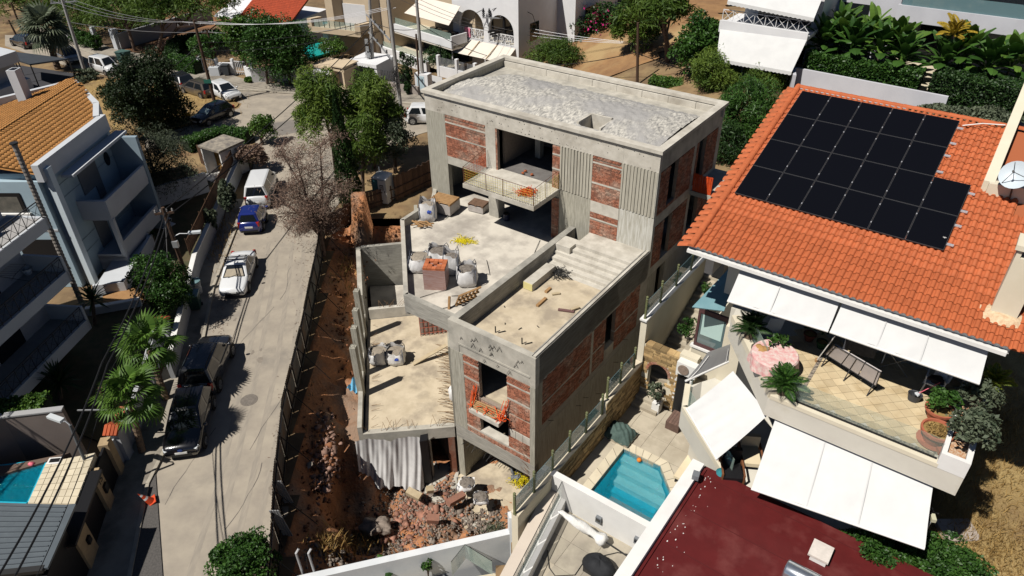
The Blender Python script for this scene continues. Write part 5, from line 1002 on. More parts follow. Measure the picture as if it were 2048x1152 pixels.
# ================================================================ CARS (local frame: x forward, y left, z up)
TYRE=mat('tyre_rubber',(.012,.012,.012),rough=.8); RIM=mat('alloy_rim',(.42,.43,.44),rough=.3,metal=.8); GLC=mat('car_glass',(.010,.013,.016),rough=.04,spec=.9); CHR=mat('chrome',(.7,.7,.7),rough=.15,metal=1); HEADL=mat('headlamp_glass',(.55,.58,.60),rough=.1,spec=.8); TAILR=mat('tail_lamp',(.30,.012,.010),rough=.2); PLATE=mat('number_plate',(.62,.62,.60),rough=.4); TRIM=mat('black_trim',(.016,.016,.017),rough=.6)
def paint(n,c,rough=.25,metal=.0): return mat('paint_'+n,c,rough=rough,coat=1.,spec=.5,metal=metal)
def car(name,label,u,v,heading,pm,L=4.0,Wd=1.72,Ht=1.48,hood=.95,hoodz=.92,ws=.75,roofr=.35,rear=.30,belt=.93,wr=.31,boot=None,z=0.,rails=False,shade=None,spare=False,extra=None,pos=None):
    """hood length, windscreen run, rear-window run, boot=(length) for saloons"""
    p=np.array(pos) if pos is not None else W(u,v,z); t=thing(name,label,'car',tuple(p),rz=heading or 1e-4,group='parked cars'); h=L/2; w=Wd/2
    bl=boot or 0.12
    # lower body loft
    xs=[-h,-h+.06,-h+.18,-h+.45,-h+bl+.3,-.3,.4,h-hood,h-hood*.55,h-.32,h-.10,h]; body=M(); V=[]; n=0
    for x in xs:
        e=min((h-abs(x))/.5,1); ww=w*(.80+.20*math.sqrt(max(0,e)))
        top=belt if x<h-hood else hoodz-(x-(h-hood))/hood*(.16 if hood>.6 else .1); top-=max(0,.10-(h-abs(x)))*1.6
        if x<-h+bl+.1: top=min(top,belt+.03)
        lo=.20+max(0,.18-(h-abs(x)))*.6; md=.55
        sec=[(-ww*.90,lo),(-ww*.985,lo+.14),(-ww,md),(-ww*.985,top-.16),(-ww*.93,top-.03),(-ww*.80,top+.015),(0,top+.05),(ww*.80,top+.015),(ww*.93,top-.03),(ww*.985,top-.16),(ww,md),(ww*.985,lo+.14),(ww*.90,lo)]; n=len(sec)
        V+=[(x,y,q) for y,q in sec]
    F_=[(i*n+j,i*n+j+1,(i+1)*n+j+1,(i+1)*n+j) for i in range(len(xs)-1) for j in range(n-1)]+[(i*n+n-1,i*n,(i+1)*n,(i+1)*n+n-1) for i in range(len(xs)-1)]+[tuple(range(n))[::-1],tuple(range((len(xs)-1)*n,len(xs)*n))]
    body.add(V,[f[::-1] for f in F_]); bo=body.build('body',pm,t,smooth=True)
    # greenhouse
    x1=h-hood+.05; x2=x1-ws; x4=-h+bl; x3=x4+rear; zb=belt-.02; zr=Ht; wb=w*.93; wt=w*.74
    g=M(); ring=lambda xa,xb,ww,zz,c: [(xa,-ww+c,zz),(xa-c,-ww,zz),(xb+c,-ww,zz),(xb,-ww+c,zz),(xb,ww-c,zz),(xb+c,ww,zz),(xa-c,ww,zz),(xa,ww-c,zz)]
    V=ring(x1,x4,wb,zb,.06)+ring(x2,x3,wt,zr-.06,.10)+ring(x2-.12,x3+.12,wt-.10,zr-.01,.08)+[((x2+x3)/2,0,zr+.02)]
    g.add(V,[(i,i+8,(i+1)%8+8,(i+1)%8) for i in range(8)]+[(i+8,i+16,(i+1)%8+16,(i+1)%8+8) for i in range(8)]+[(i+16,24,(i+1)%8+16) for i in range(8)]); g.build('cabin',pm,t,smooth=False)
    def pane(nm,c4,inset,m=GLC,off=.012,par=t):
        P=[Vector(q) for q in c4]; c=sum(P,Vector())/4; nn=(P[1]-P[0]).cross(P[3]-P[0]).normalized(); 
        if nn.dot(c-Vector((0,0,.7)))<0: nn=-nn
        Q=[q+(c-q).normalized()*inset+nn*off for q in P]; return M().poly(Q).build(nm,m,par)
    pane('windscreen',[(x1,-wb+.06,zb),(x1,wb-.06,zb),(x2,wt-.10,zr-.06),(x2,-wt+.10,zr-.06)],.07)
    if shade is not None: pane('sun_shade',[(x1,-wb+.1,zb+.02),(x1,wb-.1,zb+.02),(x2,wt-.14,zr-.08),(x2,-wt+.14,zr-.08)],.12,shade,.018)
    pane('rear_window',[(x4,wb-.06,zb),(x4,-wb+.06,zb),(x3,-wt+.10,zr-.06),(x3,wt-.10,zr-.06)],.08)
    for s in (-1,1):
        xm=(x1+x4)/2-.05; xmt=(x2+x3)/2-.05
        pane('side_window',[(x1-.12,s*wb,zb),(xm+.05,s*wb,zb),(xmt+.05,s*wt,zr-.07),(x2-.14,s*wt,zr-.07)],.05)
        pane('side_window',[(xm-.05,s*wb,zb),(x4+.22,s*wb,zb),(x3+.16,s*wt,zr-.07),(xmt-.05,s*wt,zr-.07)],.05)
        for x in (h-.78,-h+.72):
            M().obox((x,s*(w-.12),wr+.04),(wr*2.35,.262,wr*2.0),0).build('wheel_arch',TRIM,t) if False else None
            k=M(); k.lathe((0,0,0),[(wr+.07,-.02),(wr+.07,.02),(0,.02)],18,caps=False); a=M(); a.add([(x+q[0],s*(w-.005)+s*(.006+q[2]*.4),wr+.02+q[1]) for q in k.v],k.f); a.build('wheel_arch',TRIM,t)
            ty=M(); k=M(); k.lathe((0,0,0),[(wr*.62,-.1),(wr*.95,-.1),(wr,-.07),(wr,.07),(wr*.95,.1),(wr*.62,.1)],18,caps=True); ty.add([(x+q[0],s*(w-.07)+s*q[2],wr+q[1]) for q in k.v],k.f); T=ty.build('wheel',TYRE,t)
            rm=M()
            for j in range(5):
                an=2*math.pi*j/5; rm.obox((x+.30*wr*math.cos(an),s*(w+.036),wr+.30*wr*math.sin(an)),(wr*.58,.02,wr*.24),ry=-an)
            k=M(); k.lathe((0,0,0),[(wr*.64,0),(wr*.64,.02),(wr*.54,.02),(wr*.54,0)],16,caps=False); rm.add([(x+q[0],s*(w+.03)+s*q[2],wr+q[1]) for q in k.v],k.f); rm.build('rim',RIM,T)
        M().blob((x1-.16,s*(w+.09),belt+.06),(.08,.11,.075),6,0).build('mirror',pm if extra!='old' else TRIM,t,smooth=True)
        M().obox((h-.16,s*w*.70,hoodz-.28),(.22,.30,.15),rz=-s*.45,ry=.35).build('headlight',HEADL,t)
        M().obox((-h+.09,s*w*.80,belt-.16),(.16,.18,.30),rz=s*.35).build('tail_light',TAILR,t)
        for x in (x1-.25,(x1+x4)/2-.2): M().box(x-.75 if False else x-.32,x-.16,s*w-.01 if s<0 else s*w-.008,s*w+.008 if s<0 else s*w+.012,.76,.80).build('door_handle',pm if extra!='old' else TRIM,t)
    M().box(h-.04,h+.015,-w*.50,w*.50,.30,.47).build('grille',TRIM,t); M().box(h-.02,h+.03,-.26,.26,.47,.57).build('number_plate',PLATE,t); M().box(-h-.03,-h+.02,-.26,.26,.60,.71).build('number_plate',PLATE,t)
    M().box(-h-.02,-h+.05,-w*.72,w*.72,.28,.42).build('bumper_trim',TRIM,t)
    M().tube([(x1+.03,-.35,zb+.03),(x1-.12,.25,zb+.16)],.012,4).build('wiper',TRIM,t)
    if rails:
        for s in (-1,1): M().tube([(x2-.15,s*(wt-.08),zr),(x2-.25,s*(wt-.08),zr+.06),(x3+.3,s*(wt-.08),zr+.06),(x3+.2,s*(wt-.08),zr)],.022,5).build('roof_rail',TRIM,t)
    if rails=='cross':
        for x in (x2-.35,x3+.45): M().bar((x,-wt-.05,zr+.10),(x,wt+.05,zr+.10),.06,.04).build('roof_bar',TRIM,t)
    if spare: m=M(); k=M(); k.lathe((0,0,0),[(.0,-.1),(.34,-.1),(.36,-.05),(.36,.05),(.3,.1),(0,.1)],20,caps=False); m.add([(-h-.10+q[2],q[0]-.05,.86+q[1]) for q in k.v],k.f); m.build('spare_wheel',TRIM,t,smooth=True)
    return t
PB=paint('black',(.006,.006,.008)); PW=paint('white',(.66,.67,.67)); PS=paint('silver',(.28,.29,.30),.3,.5); PT_=paint('taupe',(.10,.085,.07),.3,.4); PBL=paint('blue',(.01,.02,.14)); PDG=paint('dark_grey',(.02,.021,.025),.25,.2)
def hd(u0,v0,u1,v1): a,b=W(u0,v0,.5),W(u1,v1,.5); return math.atan2(b[1]-a[1],b[0]-a[0])
SHB=mat('beige_sunshade',(.34,.29,.21),(.28,.24,.18),sc=5,rough=.6); SHS=mat('reflective_sunshade',(.55,.68,.66),(.35,.5,.5),sc=9,rough=.4)
b1=car('black_hatchback','black hatchback facing the camera at the bottom of the parked row','',0,hd(398,790,368,905),PB,pos=W(385,858,.0),L=4.0,hood=1.05,ws=.85,rear=.45)
m=M(); m.lathe((0,0,0),[(.07,0),(.07,.01),(0,.01)],12,caps=False,sx=1.6); k=M(); k.add([(2.02+q[2],q[0],.70+q[1]) for q in m.v],m.f); k.build('badge',mat('blue_badge',(.02,.05,.2),rough=.3),b1)
car('dark_suv','dark off road car with a rear spare wheel parked behind the black hatchback','',0,hd(392,780,425,700),PDG,pos=W(421,746,.0),L=4.15,Wd=1.80,Ht=1.70,hood=1.0,hoodz=1.02,belt=1.04,ws=.65,rear=.22,wr=.36,rails=True,spare=True)
car('white_saloon','old white saloon with roof bars and a beige sunshade, facing the camera','',0,hd(492,520,470,585),PW,pos=W(481,560,.0),L=4.25,Wd=1.66,Ht=1.38,hood=1.15,hoodz=.86,belt=.88,ws=.75,rear=.55,boot=.75,rails='cross',shade=SHB,extra='old')
car('blue_microcar','small blue two seat car seen from behind on the street','',0,hd(498,468,516,425),PBL,pos=W(510,452,.0),L=2.7,Wd=1.56,Ht=1.54,hood=.45,hoodz=1.0,belt=1.0,ws=.62,rear=.18,wr=.29)
car('white_van','white van seen from behind under the dead brown pine','',0,hd(515,405,532,355),PW,pos=W(527,393,.0),L=4.5,Wd=1.80,Ht=1.86,hood=.75,hoodz=1.1,belt=1.12,ws=.65,rear=.12,wr=.32,extra='old')
car('black_hatchback','black hatchback with a bright windscreen shade parked on the far junction','',0,hd(458,232,396,258),PB,pos=W(428,240,.0),L=4.0,hood=1.05,ws=.85,rear=.45,shade=SHS)
car('white_hatchback','white hatchback parked behind the leaning street pole at the far junction','',0,hd(428,184,470,204),PW,pos=W(452,194,.0),L=4.0,hood=1.0,ws=.85,rear=.4)
car('taupe_estate','taupe estate car with red tail light parked left of the white hatchback','',0,hd(425,188,385,176),PT_,pos=W(400,188,.0),L=4.3,Ht=1.52,hood=1.0,rear=.35,rails=True)
car('dark_car','dark car half hidden behind the big round tree','',0,hd(380,180,350,165),PDG,pos=W(362,172,.0),L=4.2,hood=1.05,ws=.85,rear=.4)
car('small_white_van','old small white van parked beyond the dry grass at the left junction','',0,hd(198,142,232,150),PW,pos=W(213,144,.0),L=3.6,Wd=1.55,Ht=1.72,hood=.75,hoodz=.95,belt=1.0,ws=.5,rear=.14,wr=.27,extra='old')
car('silver_car','silver people carrier parked at the end of the carport','',0,hd(125,115,152,128),PS,pos=W(141,122,.0),L=4.2,Ht=1.62,hood=.9,rear=.3)
car('dark_car','dark car with a pale roof parked under the palm at the top left','',0,hd(66,88,38,80),PDG,pos=W(52,92,.0),L=4.2,hood=1.0)
car('white_suv','white compact off road car just left of the concrete building','',0,hd(850,238,900,238),PW,pos=W(858,243,.0),L=4.1,Wd=1.78,Ht=1.62,hood=.95,hoodz=1.0,belt=1.02,ws=.7,wr=.35,rear=.4)
# ================================================================ LEFT SIDE HOUSES AND STREET WALLS
BLUE=mat('pale_blue_render',(.36,.47,.53),(.32,.42,.48),sc=.6,rough=.75,stain=(.28,.37,.42),ssc=.5,sth=(.55,.72)); BLUED=mat('blue_grey_render',(.25,.32,.37),(.22,.285,.33),sc=.6,rough=.75); LGREY=mat('light_grey_render',(.52,.54,.56),(.47,.49,.51),sc=.7,rough=.7); ORT=mat('honey_tile',(.50,.245,.075),(.42,.195,.06),sc=4,attr=.25,rough=.8)
z7=8.1; Bc=W(203,231,z7); Pc=W(78,325,z7); dF=(Bc-Pc)[:2]; LF=np.linalg.norm(dF); aF=math.atan2(dF[1],dF[0])
BH=thing('blue_house','pale blue house with honey tiled roof and stacked white balconies','house',(Pc[0],Pc[1],0),rz=aF)
# local: x along the balcony facade (away), y = left (into the house), z up
def lb(n,mt,*bs,par=None): m=M(); [m.box(*b) for b in bs]; return m.build(n,mt,par or BH)
lb('wall',BLUE,(0,LF,.02,9.5,0,6.6)); lb('wall',BLUE,(-.35,.0,.3,9.5,0,6.3)); lb('corner_fin',BLUED,(LF-.28,LF+.02,-1.85,.0,0,6.0))
lb('pilaster',mat('pale_blue_white',(.60,.68,.72)),(-.1,.32,-.35,.0,0,6.9)); 
lb('roof_parapet',LGREY,(-.4,LF+.2,-.15,.25,6.3,7.2)); lb('roof_ledge',LGREY,(1.0,LF+.6,-.9,-.15,5.95,6.1))
def hz_(x,y): return 6.75+ .17*min(y,4.2)-(.17*max(0,y-4.2))
V_=[];F_=[];tt=np.array(TV); RW=[(LF-.1,.1),(9.2,1.3),(13.9,5.4),(9.4,9.4),(LF-.1,9.4)]
m=M(); m.prism(RW,0,6.55); m.build('rear_wing_wall',BLUE,BH)
for p,q in zip(RW[:3],RW[1:4]):
    p,q=np.array(p),np.array(q); d=(q-p)/np.linalg.norm(q-p); n=np.array([-d[1],d[0]])*.35; M().prism([p,q,q+n,p+n],6.3,7.25).build('roof_parapet',LGREY,BH)
def inrw(x,y): 
    s_=True
    for i in range(4): a,b=RW[i],RW[i+1]; s_&=(b[0]-a[0])*(y-a[1])-(b[1]-a[1])*(x-a[0])>.25
    return s_
for j in range(28):
    for i in range(int(14.2/.26)):
        y=.3+j*.33; x=-.3+.26*(i+.5)
        if y>9.3 or (x>LF-.4 and not inrw(x,y)): continue
        R=np.stack([x+tt[:,0]*1.25,y+tt[:,1]*(1 if y<4.2 else 1),hz_(0,y)+(hz_(0,y+.3)-hz_(0,y))*tt[:,1]/.3+tt[:,2]*.8+(.0 if y<4.2 else .05)],1); V_.append(R); F_.append(np.array(TF)+(len(V_)-1)*len(TV))
npmesh('roof_tiles',np.concatenate(V_)+BASE[BH],np.concatenate(F_),ORT,BH,rnd=RG.uniform(0,1,len(V_)*len(TF)),kind='stuff')
m=M(); m.add([(-.4,.2,6.70),(LF,.2,6.70),(9.3,1.4,6.85),(12.6,4.2,7.38),(-.4,4.2,7.38),(13.2,5.2,7.2),(9.4,9.4,6.5),(-.4,9.4,6.5)],[(0,1,2,3,4),(4,3,5,6,7)]); m.build('roof',ORT,BH)
for k in range(32): m=M(); m.cur=random.random(); m.obox((-.3+.4*k*LF/10.4,4.2,7.45),(.42,.22,.09)); m.build('ridge_tile',ORT,BH,attr=True)
ch=lb('chimney',LGREY,(9.9,10.6,6.6,7.2,6.4,8.9)); lb('chimney_void',BLACKM,(10.0,10.5,6.68,7.1,8.895,8.91))
# balconies
for z in (3.35,):
    lb('balcony_slab',LGREY,(1.6,LF,-1.75,0,z-.2,z)); lb('balcony_parapet',LGREY,(1.6,LF-.02,-1.78,-1.58,z,z+.95),(1.6,1.82,-1.58,0,z,z+.95)); lb('balcony_parapet',BLUED,(LF-.25,LF,-1.58,0,z,z+.95))
for z in (.9,): lb('balcony_slab',LGREY,(1.6,LF,-1.75,0,z-.2,z)); lb('balcony_parapet',LGREY,(1.9,LF-.02,-1.78,-1.58,z,z+.8),(1.6,1.82,-1.58,0,z-.9,z+.1))
lb('balcony_post',LGREY,(1.6,1.85,-1.8,-1.55,0,3.2)); lb('shutter_door',mat('grey_shutter',(.16,.17,.18),(.13,.14,.15),sc=2,stretch=(1,1,20)),(2.6,4.6,-.04,.02,4.2,5.8),(3.9,4.6,-.042,.02,3.4,4.2)); lb('shutter_door',mat('grey_shutter',.1),(2.4,3.6,-.04,.02,1.0,2.9)); lb('glass_door',GLASSD,(2.0,5.2,-.05,.02,-.0,.7))
for z in (1.6,2.3,4.9,5.6): lb('render_joint',BLUED,(.4,LF-.2,-.006,.01,z,z+.03))
m=M(); m.lathe((0,0,0),[(.32,0),(.32,.03),(0,.03)],20,caps=False); k=M(); k.add([(5.9+q[0]*.9,-.0-q[2],5.0+q[1]*1.25) for q in m.v],m.f); k.build('round_window',GLASSD,BH)
# front (camera facing) wall windows
fw=lb('window_recess',BLACKM,(-.40,-.34,1.6,3.4,4.6,5.7)); lb('pane',mat('curtained_glass',(.16,.15,.13),(.10,.10,.09),sc=3,rough=.2),(-.41,-.39,1.8,3.3,4.65,5.5),par=fw); lb('window_sill',WHITEP,(-.55,-.3,1.4,3.5,4.5,4.6)); lb('window_sill',WHITEP,(-.55,-.3,.8,3.6,1.6,1.7)); fw=lb('window_recess',BLACKM,(-.40,-.34,.9,3.0,1.7,3.0)); lb('band',LGREY,(-.38,-.3,.3,9,3.5,3.62))
# ground terrace of the blue house
m=M(); m.prism([W(u,v,.75)[:2] for u,v in ((188,570),(247,562),(303,468),(255,470))],0,.62); m.build('ground_terrace_slab',LGREY,base=W(240,520,0),label='pale blue paved ground terrace with white upstand beside the blue house',cat='terrace')
t=thing('terrace_upstand','low white upstand round the blue house ground terrace','wall',tuple(W(247,562,0))); 
P=[W(u,v,.9)[:2] for u,v in ((184,572),(247,564),(304,467),(255,468))]
for p,q in zip(P[:-1],P[1:]): d=(q-p)/np.linalg.norm(q-p); n=np.array([-d[1],d[0]])*.2; M().prism([p,q,q+n,p+n],0,.9).build('upstand',LGREY,t)
BH.scale=(1,1,1.125)
DIRTG=mat('garden_soil',(.12,.08,.05),(.20,.12,.06),sc=1.5,bump=.8,bsc=9)
struct('garden',M().prism([W(u,v,0)[:2] for u,v in ((265,405),(410,345),(472,325),(385,510),(330,725),(240,900),(60,830),(60,760),(170,620),(300,470))],-.2,.05),mat('lawn_painted_shade',(.05,.055,.025),(.10,.075,.04),sc=1.5,bump=.8,bsc=9))  # dark ground colour carries the shadow over garden and courtyard
struct('dry_flowerbed',M().prism([W(u,v,.3)[:2] for u,v in ((205,590),(285,570),(290,600),(208,612))],-.2,.3),mat('orange_soil',(.34,.19,.08),(.26,.14,.06),sc=2,bump=.7,bsc=10))
t=thing('stepping_stones','pale stepping stones set in the shaded garden of the blue house','stepping stones',tuple(W(310,430,.05)))
for i in range(4):
    for j in range(2): c=W(297+9*i+14*j,419+11*i-4*j,.08); M().obox((c[0],c[1],.07),(.75,.5,.06),rz=-.5).build('stone_slab',LGREY,t)
# garden walls along the street
def wall(name,label,pts,h,w=.22,m=WHITEP,z0=-.2,cap=None,cat='wall'):
    t=thing(name,label,cat,(pts[0][0],pts[0][1],0))
    for p,q in zip(pts[:-1],pts[1:]):
        p,q=np.array(p[:2],float),np.array(q[:2],float); d=(q-p)/np.linalg.norm(q-p); n=np.array([-d[1],d[0]])*w; M().prism([p,q,q+n,p+n],z0,h).build('wall_panel',m,t)
        if cap: M().prism([p-n*.15,q-n*.15,q+n*1.15,p+n*1.15],h,h+.07).build('wall_cap',cap,t)
    return t
GREYW=mat('grey_street_wall',(.42,.43,.44),(.36,.37,.38),sc=.7,bump=.1,bsc=40)
SW=[W(472,322,1.2),W(385,510,1.2),W(330,725,1.2)]
wall('street_wall','long pale grey street wall below the brown slatted screen',SW,1.2,m=GREYW,cap=WHITEP)
SS=thing('slat_screen','brown wooden slat screen on top of the long pale street wall','fence',tuple(np.append(SW[0][:2],1.27)))
p,q=SW[0][:2]+np.array([-.12,0]),SW[1][:2]+np.array([-.12,.0]); BRS=mat('brown_stained_slat',(.13,.07,.04),(.09,.05,.03),sc=4,stretch=(1,4,1),attr=.3)
for k in range(7): m=M(); m.cur=random.random(); z=1.36+.14*k; m.bar((*p,z),(*q,z),.03,.115); m.build('slat',BRS,SS,attr=True)
for k in range(9): x,y=p*(1-k/8)+q*k/8; M().box(x-.05,x-.01,y-.03,y+.03,1.2,2.4).build('post',BRS,SS)
wall('garden_wall','blue shaded white garden wall running from the blue house to the gate hut',[W(262,388,1.6),W(410,346,1.6)],1.6,m=LGREY)
wall('garden_wall','low white topped retaining wall below the dry flower bed',[W(170,620,.5),W(280,600,.5)],.5,m=LGREY,cap=WHITEP)
# gate hut with wooden doors
c=W(445,352,0); GH=thing('gate_hut','small white gate hut with two golden timber doors and stained flat roof','hut',(c[0],c[1],0),rz=-.55); RT=mat('stained_flat_roof',(.33,.29,.23),(.15,.135,.12),sc=2.5,det=3)
M().box(-1.1,1.1,.5,1.8,0,2.4).build('body',WHITEP,GH); M().box(-1.1,-.98,-.5,.5,0,2.4).box(.98,1.1,-.5,.5,0,2.4).build('side_wall',WHITEP,GH,kind='stuff'); M().box(-1.2,1.2,-.6,1.9,2.4,2.55).build('roof',RT,GH); GOLD=mat('golden_timber',(.50,.28,.08),(.42,.22,.06),sc=2,stretch=(2,2,.5))
for x in (-.9,.1): d_=M().box(x,x+.75,.42,.5,.05,2.3).build('door',GOLD,GH); M().box(x+.6,x+.63,.38,.42,.9,1.3).build('handle',BLACKM,d_)
M().box(-1.3,1.3,-1.2,.4,-.05,.12).build('step',WHITEP,GH); M().box(-3.2,-1.25,.6,.7,.1,1.7).build('timber_screen',BRS,GH)
# ---------------- three balcony house, lower left
c2=W(125,545,5); far=np.array([-22.5,30.0]); dirv=np.array([-.12,-1.]); dirv/=np.linalg.norm(dirv); aH=math.atan2(dirv[1],dirv[0])
BHS=thing('balcony_house','grey white house with three long balconies behind black lattice railings','house',(far[0],far[1],0),rz=aH)
# local x along the balcony front towards the camera, y: left of that = outward (+x world side)? outward is +y
LRAIL=mat('black_lattice',(.03,.03,.032),rough=.5)
def lattice(par,x0,x1,y,z,h=.85,n=None,ax=0,end=None):
    n=n or max(2,int((x1-x0)/.55)); m=M(); pt=(lambda x,zz:(x,y,zz)) if ax==0 else (lambda x,zz:(y,x,zz))
    m.tube([pt(x0,z+h),pt(x1,z+h)],.03,5); m.tube([pt(x0,z+.1),pt(x1,z+.1)],.018,4); m.tube([pt(x0,z+h-.12),pt(x1,z+h-.12)],.014,4)
    for i in range(n+1):
        x=x0+(x1-x0)*i/n; m.tube([pt(x,z),pt(x,z+h)],.018,4)
        if i<n: xx=x0+(x1-x0)*(i+1)/n; m.tube([pt(x,z+.1),pt(xx,z+h-.12)],.012,3,cap=False); m.tube([pt(x,z+h-.12),pt(xx,z+.1)],.012,3,cap=False)
    return m.build('railing',LRAIL,par)
LL=15
M().box(0.0,LL,-9,-1.9,0,9.6).build('wall',mat('house_grey',(.42,.43,.45),(.38,.39,.41),sc=.6),BHS)
for z,x0 in ((8.0,-.1),(5.0,0.),(2.0,.1)):
    M().box(x0,LL,-1.95,.12,z-.12,z).build('balcony_floor',mat('balcony_tile',(.34,.33,.32),(.29,.28,.27),sc=3),BHS); M().box(x0-.12,LL,.0,.16,z-.55,z+.06).build('balcony_front',LGREY,BHS); M().box(x0-.14,x0-.0,-1.9,.16,z-.55,z+.9 if z<6 else z+.06).build('end_wall',LGREY,BHS)
    lattice(BHS,x0,LL,.08,z+.06); 
    for x in (2.0,6.0): gd=M().box(x,x+1.8,-1.92,-1.88,z+.02,z+2.2).build('glass_door',GLASSD,BHS)
t=thing('laundry_tub','white plastic laundry tub on the middle balcony','tub',tuple(W(57,547,5.0))); M().lathe(W(57,547,5.0),[(.17,0),(.23,.3),(.26,.32),(.23,.30),(.15,.04)],16,caps=False).build('tub',WHITEP,t); M().lathe(W(57,547,5.05),[(.12,0),(.16,.12),(.1,.2)],10).build('linen',LGREY,t)
b=W(35,570,5.0); t=thing('drying_rack','folding wire drying rack on the shaded middle balcony','drying rack',tuple(b)); m=M()
for k in range(7): m.tube([b+np.array([-.5,-.5+.16*k,.9]),b+np.array([.5,-.5+.16*k,.9])],.010,3)
for s in(-.5,.5): m.tube([b+np.array([s,-.5,.9]),b+np.array([s,.5,.9])],.014,4); m.tube([b+np.array([s,-.5,.9]),b+np.array([-s,.3,0])],.014,4)
m.build('frame',STEEL,t)
# tall ribbed pole (cut palm like mast)
t=thing('ribbed_pole','tall grey ribbed pole with a flat cut top rising beside the blue house','pole',tuple(W(166,615,0.)))
pb=W(166,612,.0); pt_=np.array([pb[0],pb[1],VZ(28,288,pb)]); rr=[]; P=[]
n=90
for i in range(n+1): P.append(pb*(1-i/n)+pt_*i/n); rr.append(.15*(1.1 if i%2 else .92)*(1-.15*i/n))
d=ray(28,288); k=pb[1]/d[1]; pt_=np.array([d[0]*k,pb[1],H+d[2]*k]); P=[pb*(1-i/n)+pt_*i/n for i in range(n+1)]
M().tube(P,rr,10).build('ribbed_trunk',mat('ribbed_grey',(.26,.235,.21),(.16,.145,.13),sc=8,bump=.3,bsc=30),t); M().tube([pt_,pt_+np.array([0,0,.08])],.2,10).build('cap',STEEL,t)
# ---------------- pool house, bottom left
zr=2.9; PH=thing('pool_house','modern low house with grey standing seam roof over a dark garage, bottom left','house',(-17,17,0))
Rr=[W(145,1010,zr+.1),W(88,1138,zr),W(-160,1165,zr),W(-160,1000,zr+.1)]; SEAM=mat('grey_metal_roof',(.115,.135,.15),(.10,.118,.132),sc=2,rough=.45,metal=.2)
m=M(); m.slabq([tuple(Rr[3]),tuple(Rr[2]),tuple(Rr[1]),tuple(Rr[0])],.12); m.build('roof',SEAM,PH); rf=PH.children[0]
for k in range(13):
    t_=(k+.6)/13; a=Rr[0]*(1-t_)+Rr[1]*t_; b=Rr[3]*(1-t_)+Rr[2]*t_; M().bar(a+np.array([-.2,0,.02]),b+np.array([0,0,.02]),.035,.06).build('standing_seam',mat('seam_grey',(.09,.105,.118),rough=.5),rf)
M().bar(Rr[0]+np.array([0,0,.01]),Rr[1]+np.array([0,0,.01]),.28,.10).build('roof_edge',SEAM,rf); M().bar(Rr[1],Rr[2],.22,.16).build('gutter',STEEL,PH)
dk=[W(190,905,2.2),W(150,1008,2.2),W(55,1006,2.2),W(92,925,2.2)]
PDK=thing('pool_deck','beige tiled pool deck above the black street gate','deck',tuple(W(120,960,0)))
M().prism([p[:2] for p in dk],1.9,2.17).build('deck_bed',COPE,PDK)
for i in range(7):
    for j in range(7):
        L=lambda u,v:(dk[3]*(1-u)+dk[0]*u)*(1-v)+(dk[2]*(1-u)+dk[1]*u)*v; m=M(); m.cur=random.random(); e=.006; m.prism([L(i/7+e,j/7+e)[:2],L((i+1)/7-e,j/7+e)[:2],L((i+1)/7-e,(j+1)/7-e)[:2],L(i/7+e,(j+1)/7-e)[:2]],2.17,2.2); m.build('deck_tile',COPE,PDK,attr=True)
h_=W(110,922,2.2); M().obox((h_[0]+.0,h_[1],2.22),(.55,.35,.03),rz=.1).build('skimmer_frame',WHITEP,PDK); M().obox((h_[0],h_[1],2.24),(.38,.2,.03),rz=.1).build('skimmer_lid',BLACKM,PDK)
SP=thing('swimming_pool','blue swimming pool at the left edge below a tall grey wall','pool',tuple(W(20,960,.8)))
pw=[W(92,924,2.05),W(55,1006,2.05),W(-120,1000,2.05),W(-120,950,2.05)]; M().prism([p[:2] for p in pw],.5,.7).build('pool_floor',TURQ,SP); M().prism([p[:2] for p in pw],2.0,2.05).build('water',WAT,SP)
for p,q in ((pw[0],pw[1]),(pw[3],pw[0]),(pw[1],pw[2])): d=(q-p)[:2]/np.linalg.norm((q-p)[:2]); n=np.array([d[1],-d[0]])*-.12; M().prism([p[:2],q[:2],q[:2]+n,p[:2]+n],.5,2.1).build('pool_side',TURQ,SP)
M().prism([W(u,v,2.15)[:2] for u,v in ((0,950),(92,923),(140,905),(20,930),(-120,940))],1.9,2.15).build('deck_strip',mat('brown_deck',(.13,.09,.07)),SP)
b=W(64,930,2.1); M().blob((b[0],b[1],2.15),(.14,.1,.1),6,.2).build('pink_float',mat('pink_plastic',(.7,.15,.2),rough=.4),smooth=True,base=b,label='small pink float on the blue pool water',cat='float')
TG=mat('taupe_wall',(.20,.165,.145),(.17,.14,.125),sc=.7,rough=.7); wall('courtyard_wall','tall taupe courtyard wall behind the blue pool',[W(-60,860,3.6),W(5,836,3.6),W(124,822,3.6)],3.6,m=TG,cap=mat('grey_cap',(.33,.33,.33)))
# street front: stone piers, gate, house number
G0,G1=W(240,925,0)[:2]+0,W(160,1110,0)[:2]; G0=np.array([-17.45,21.0]); G1=np.array([-16.55,16.2]); d=(G1-G0)/np.linalg.norm(G1-G0); n=np.array([-d[1],d[0]]); an=math.atan2(d[1],d[0]); LG=np.linalg.norm(G1-G0)
GT=thing('street_gate','black sliding gate between sandstone piers with house number 15','gate',(G0[0],G0[1],0),rz=an)
STN=mat('travertine',(.42,.31,.18),(.33,.24,.14),sc=3,bump=.2,bsc=20); 
for x,l in ((-.6,.5),(1.15,.7),(3.6,1.0)): M().box(x,x+l,-.2,.2,0,2.0).build('stone_pier',STN,GT)
M().box(-.1,1.15,-.05,.05,.1,1.9).build('door_leaf',BLACKM,GT); M().box(1.85,3.6,-.05,.05,.05,2.0).build('gate_leaf',BLACKM,GT); M().box(4.6,9,-.1,.1,0,2.6).build('garage_door',BLACKM,GT); M().box(1.4,5,-.3,.4,2.0,2.12).build('lintel',BLACKM,GT)
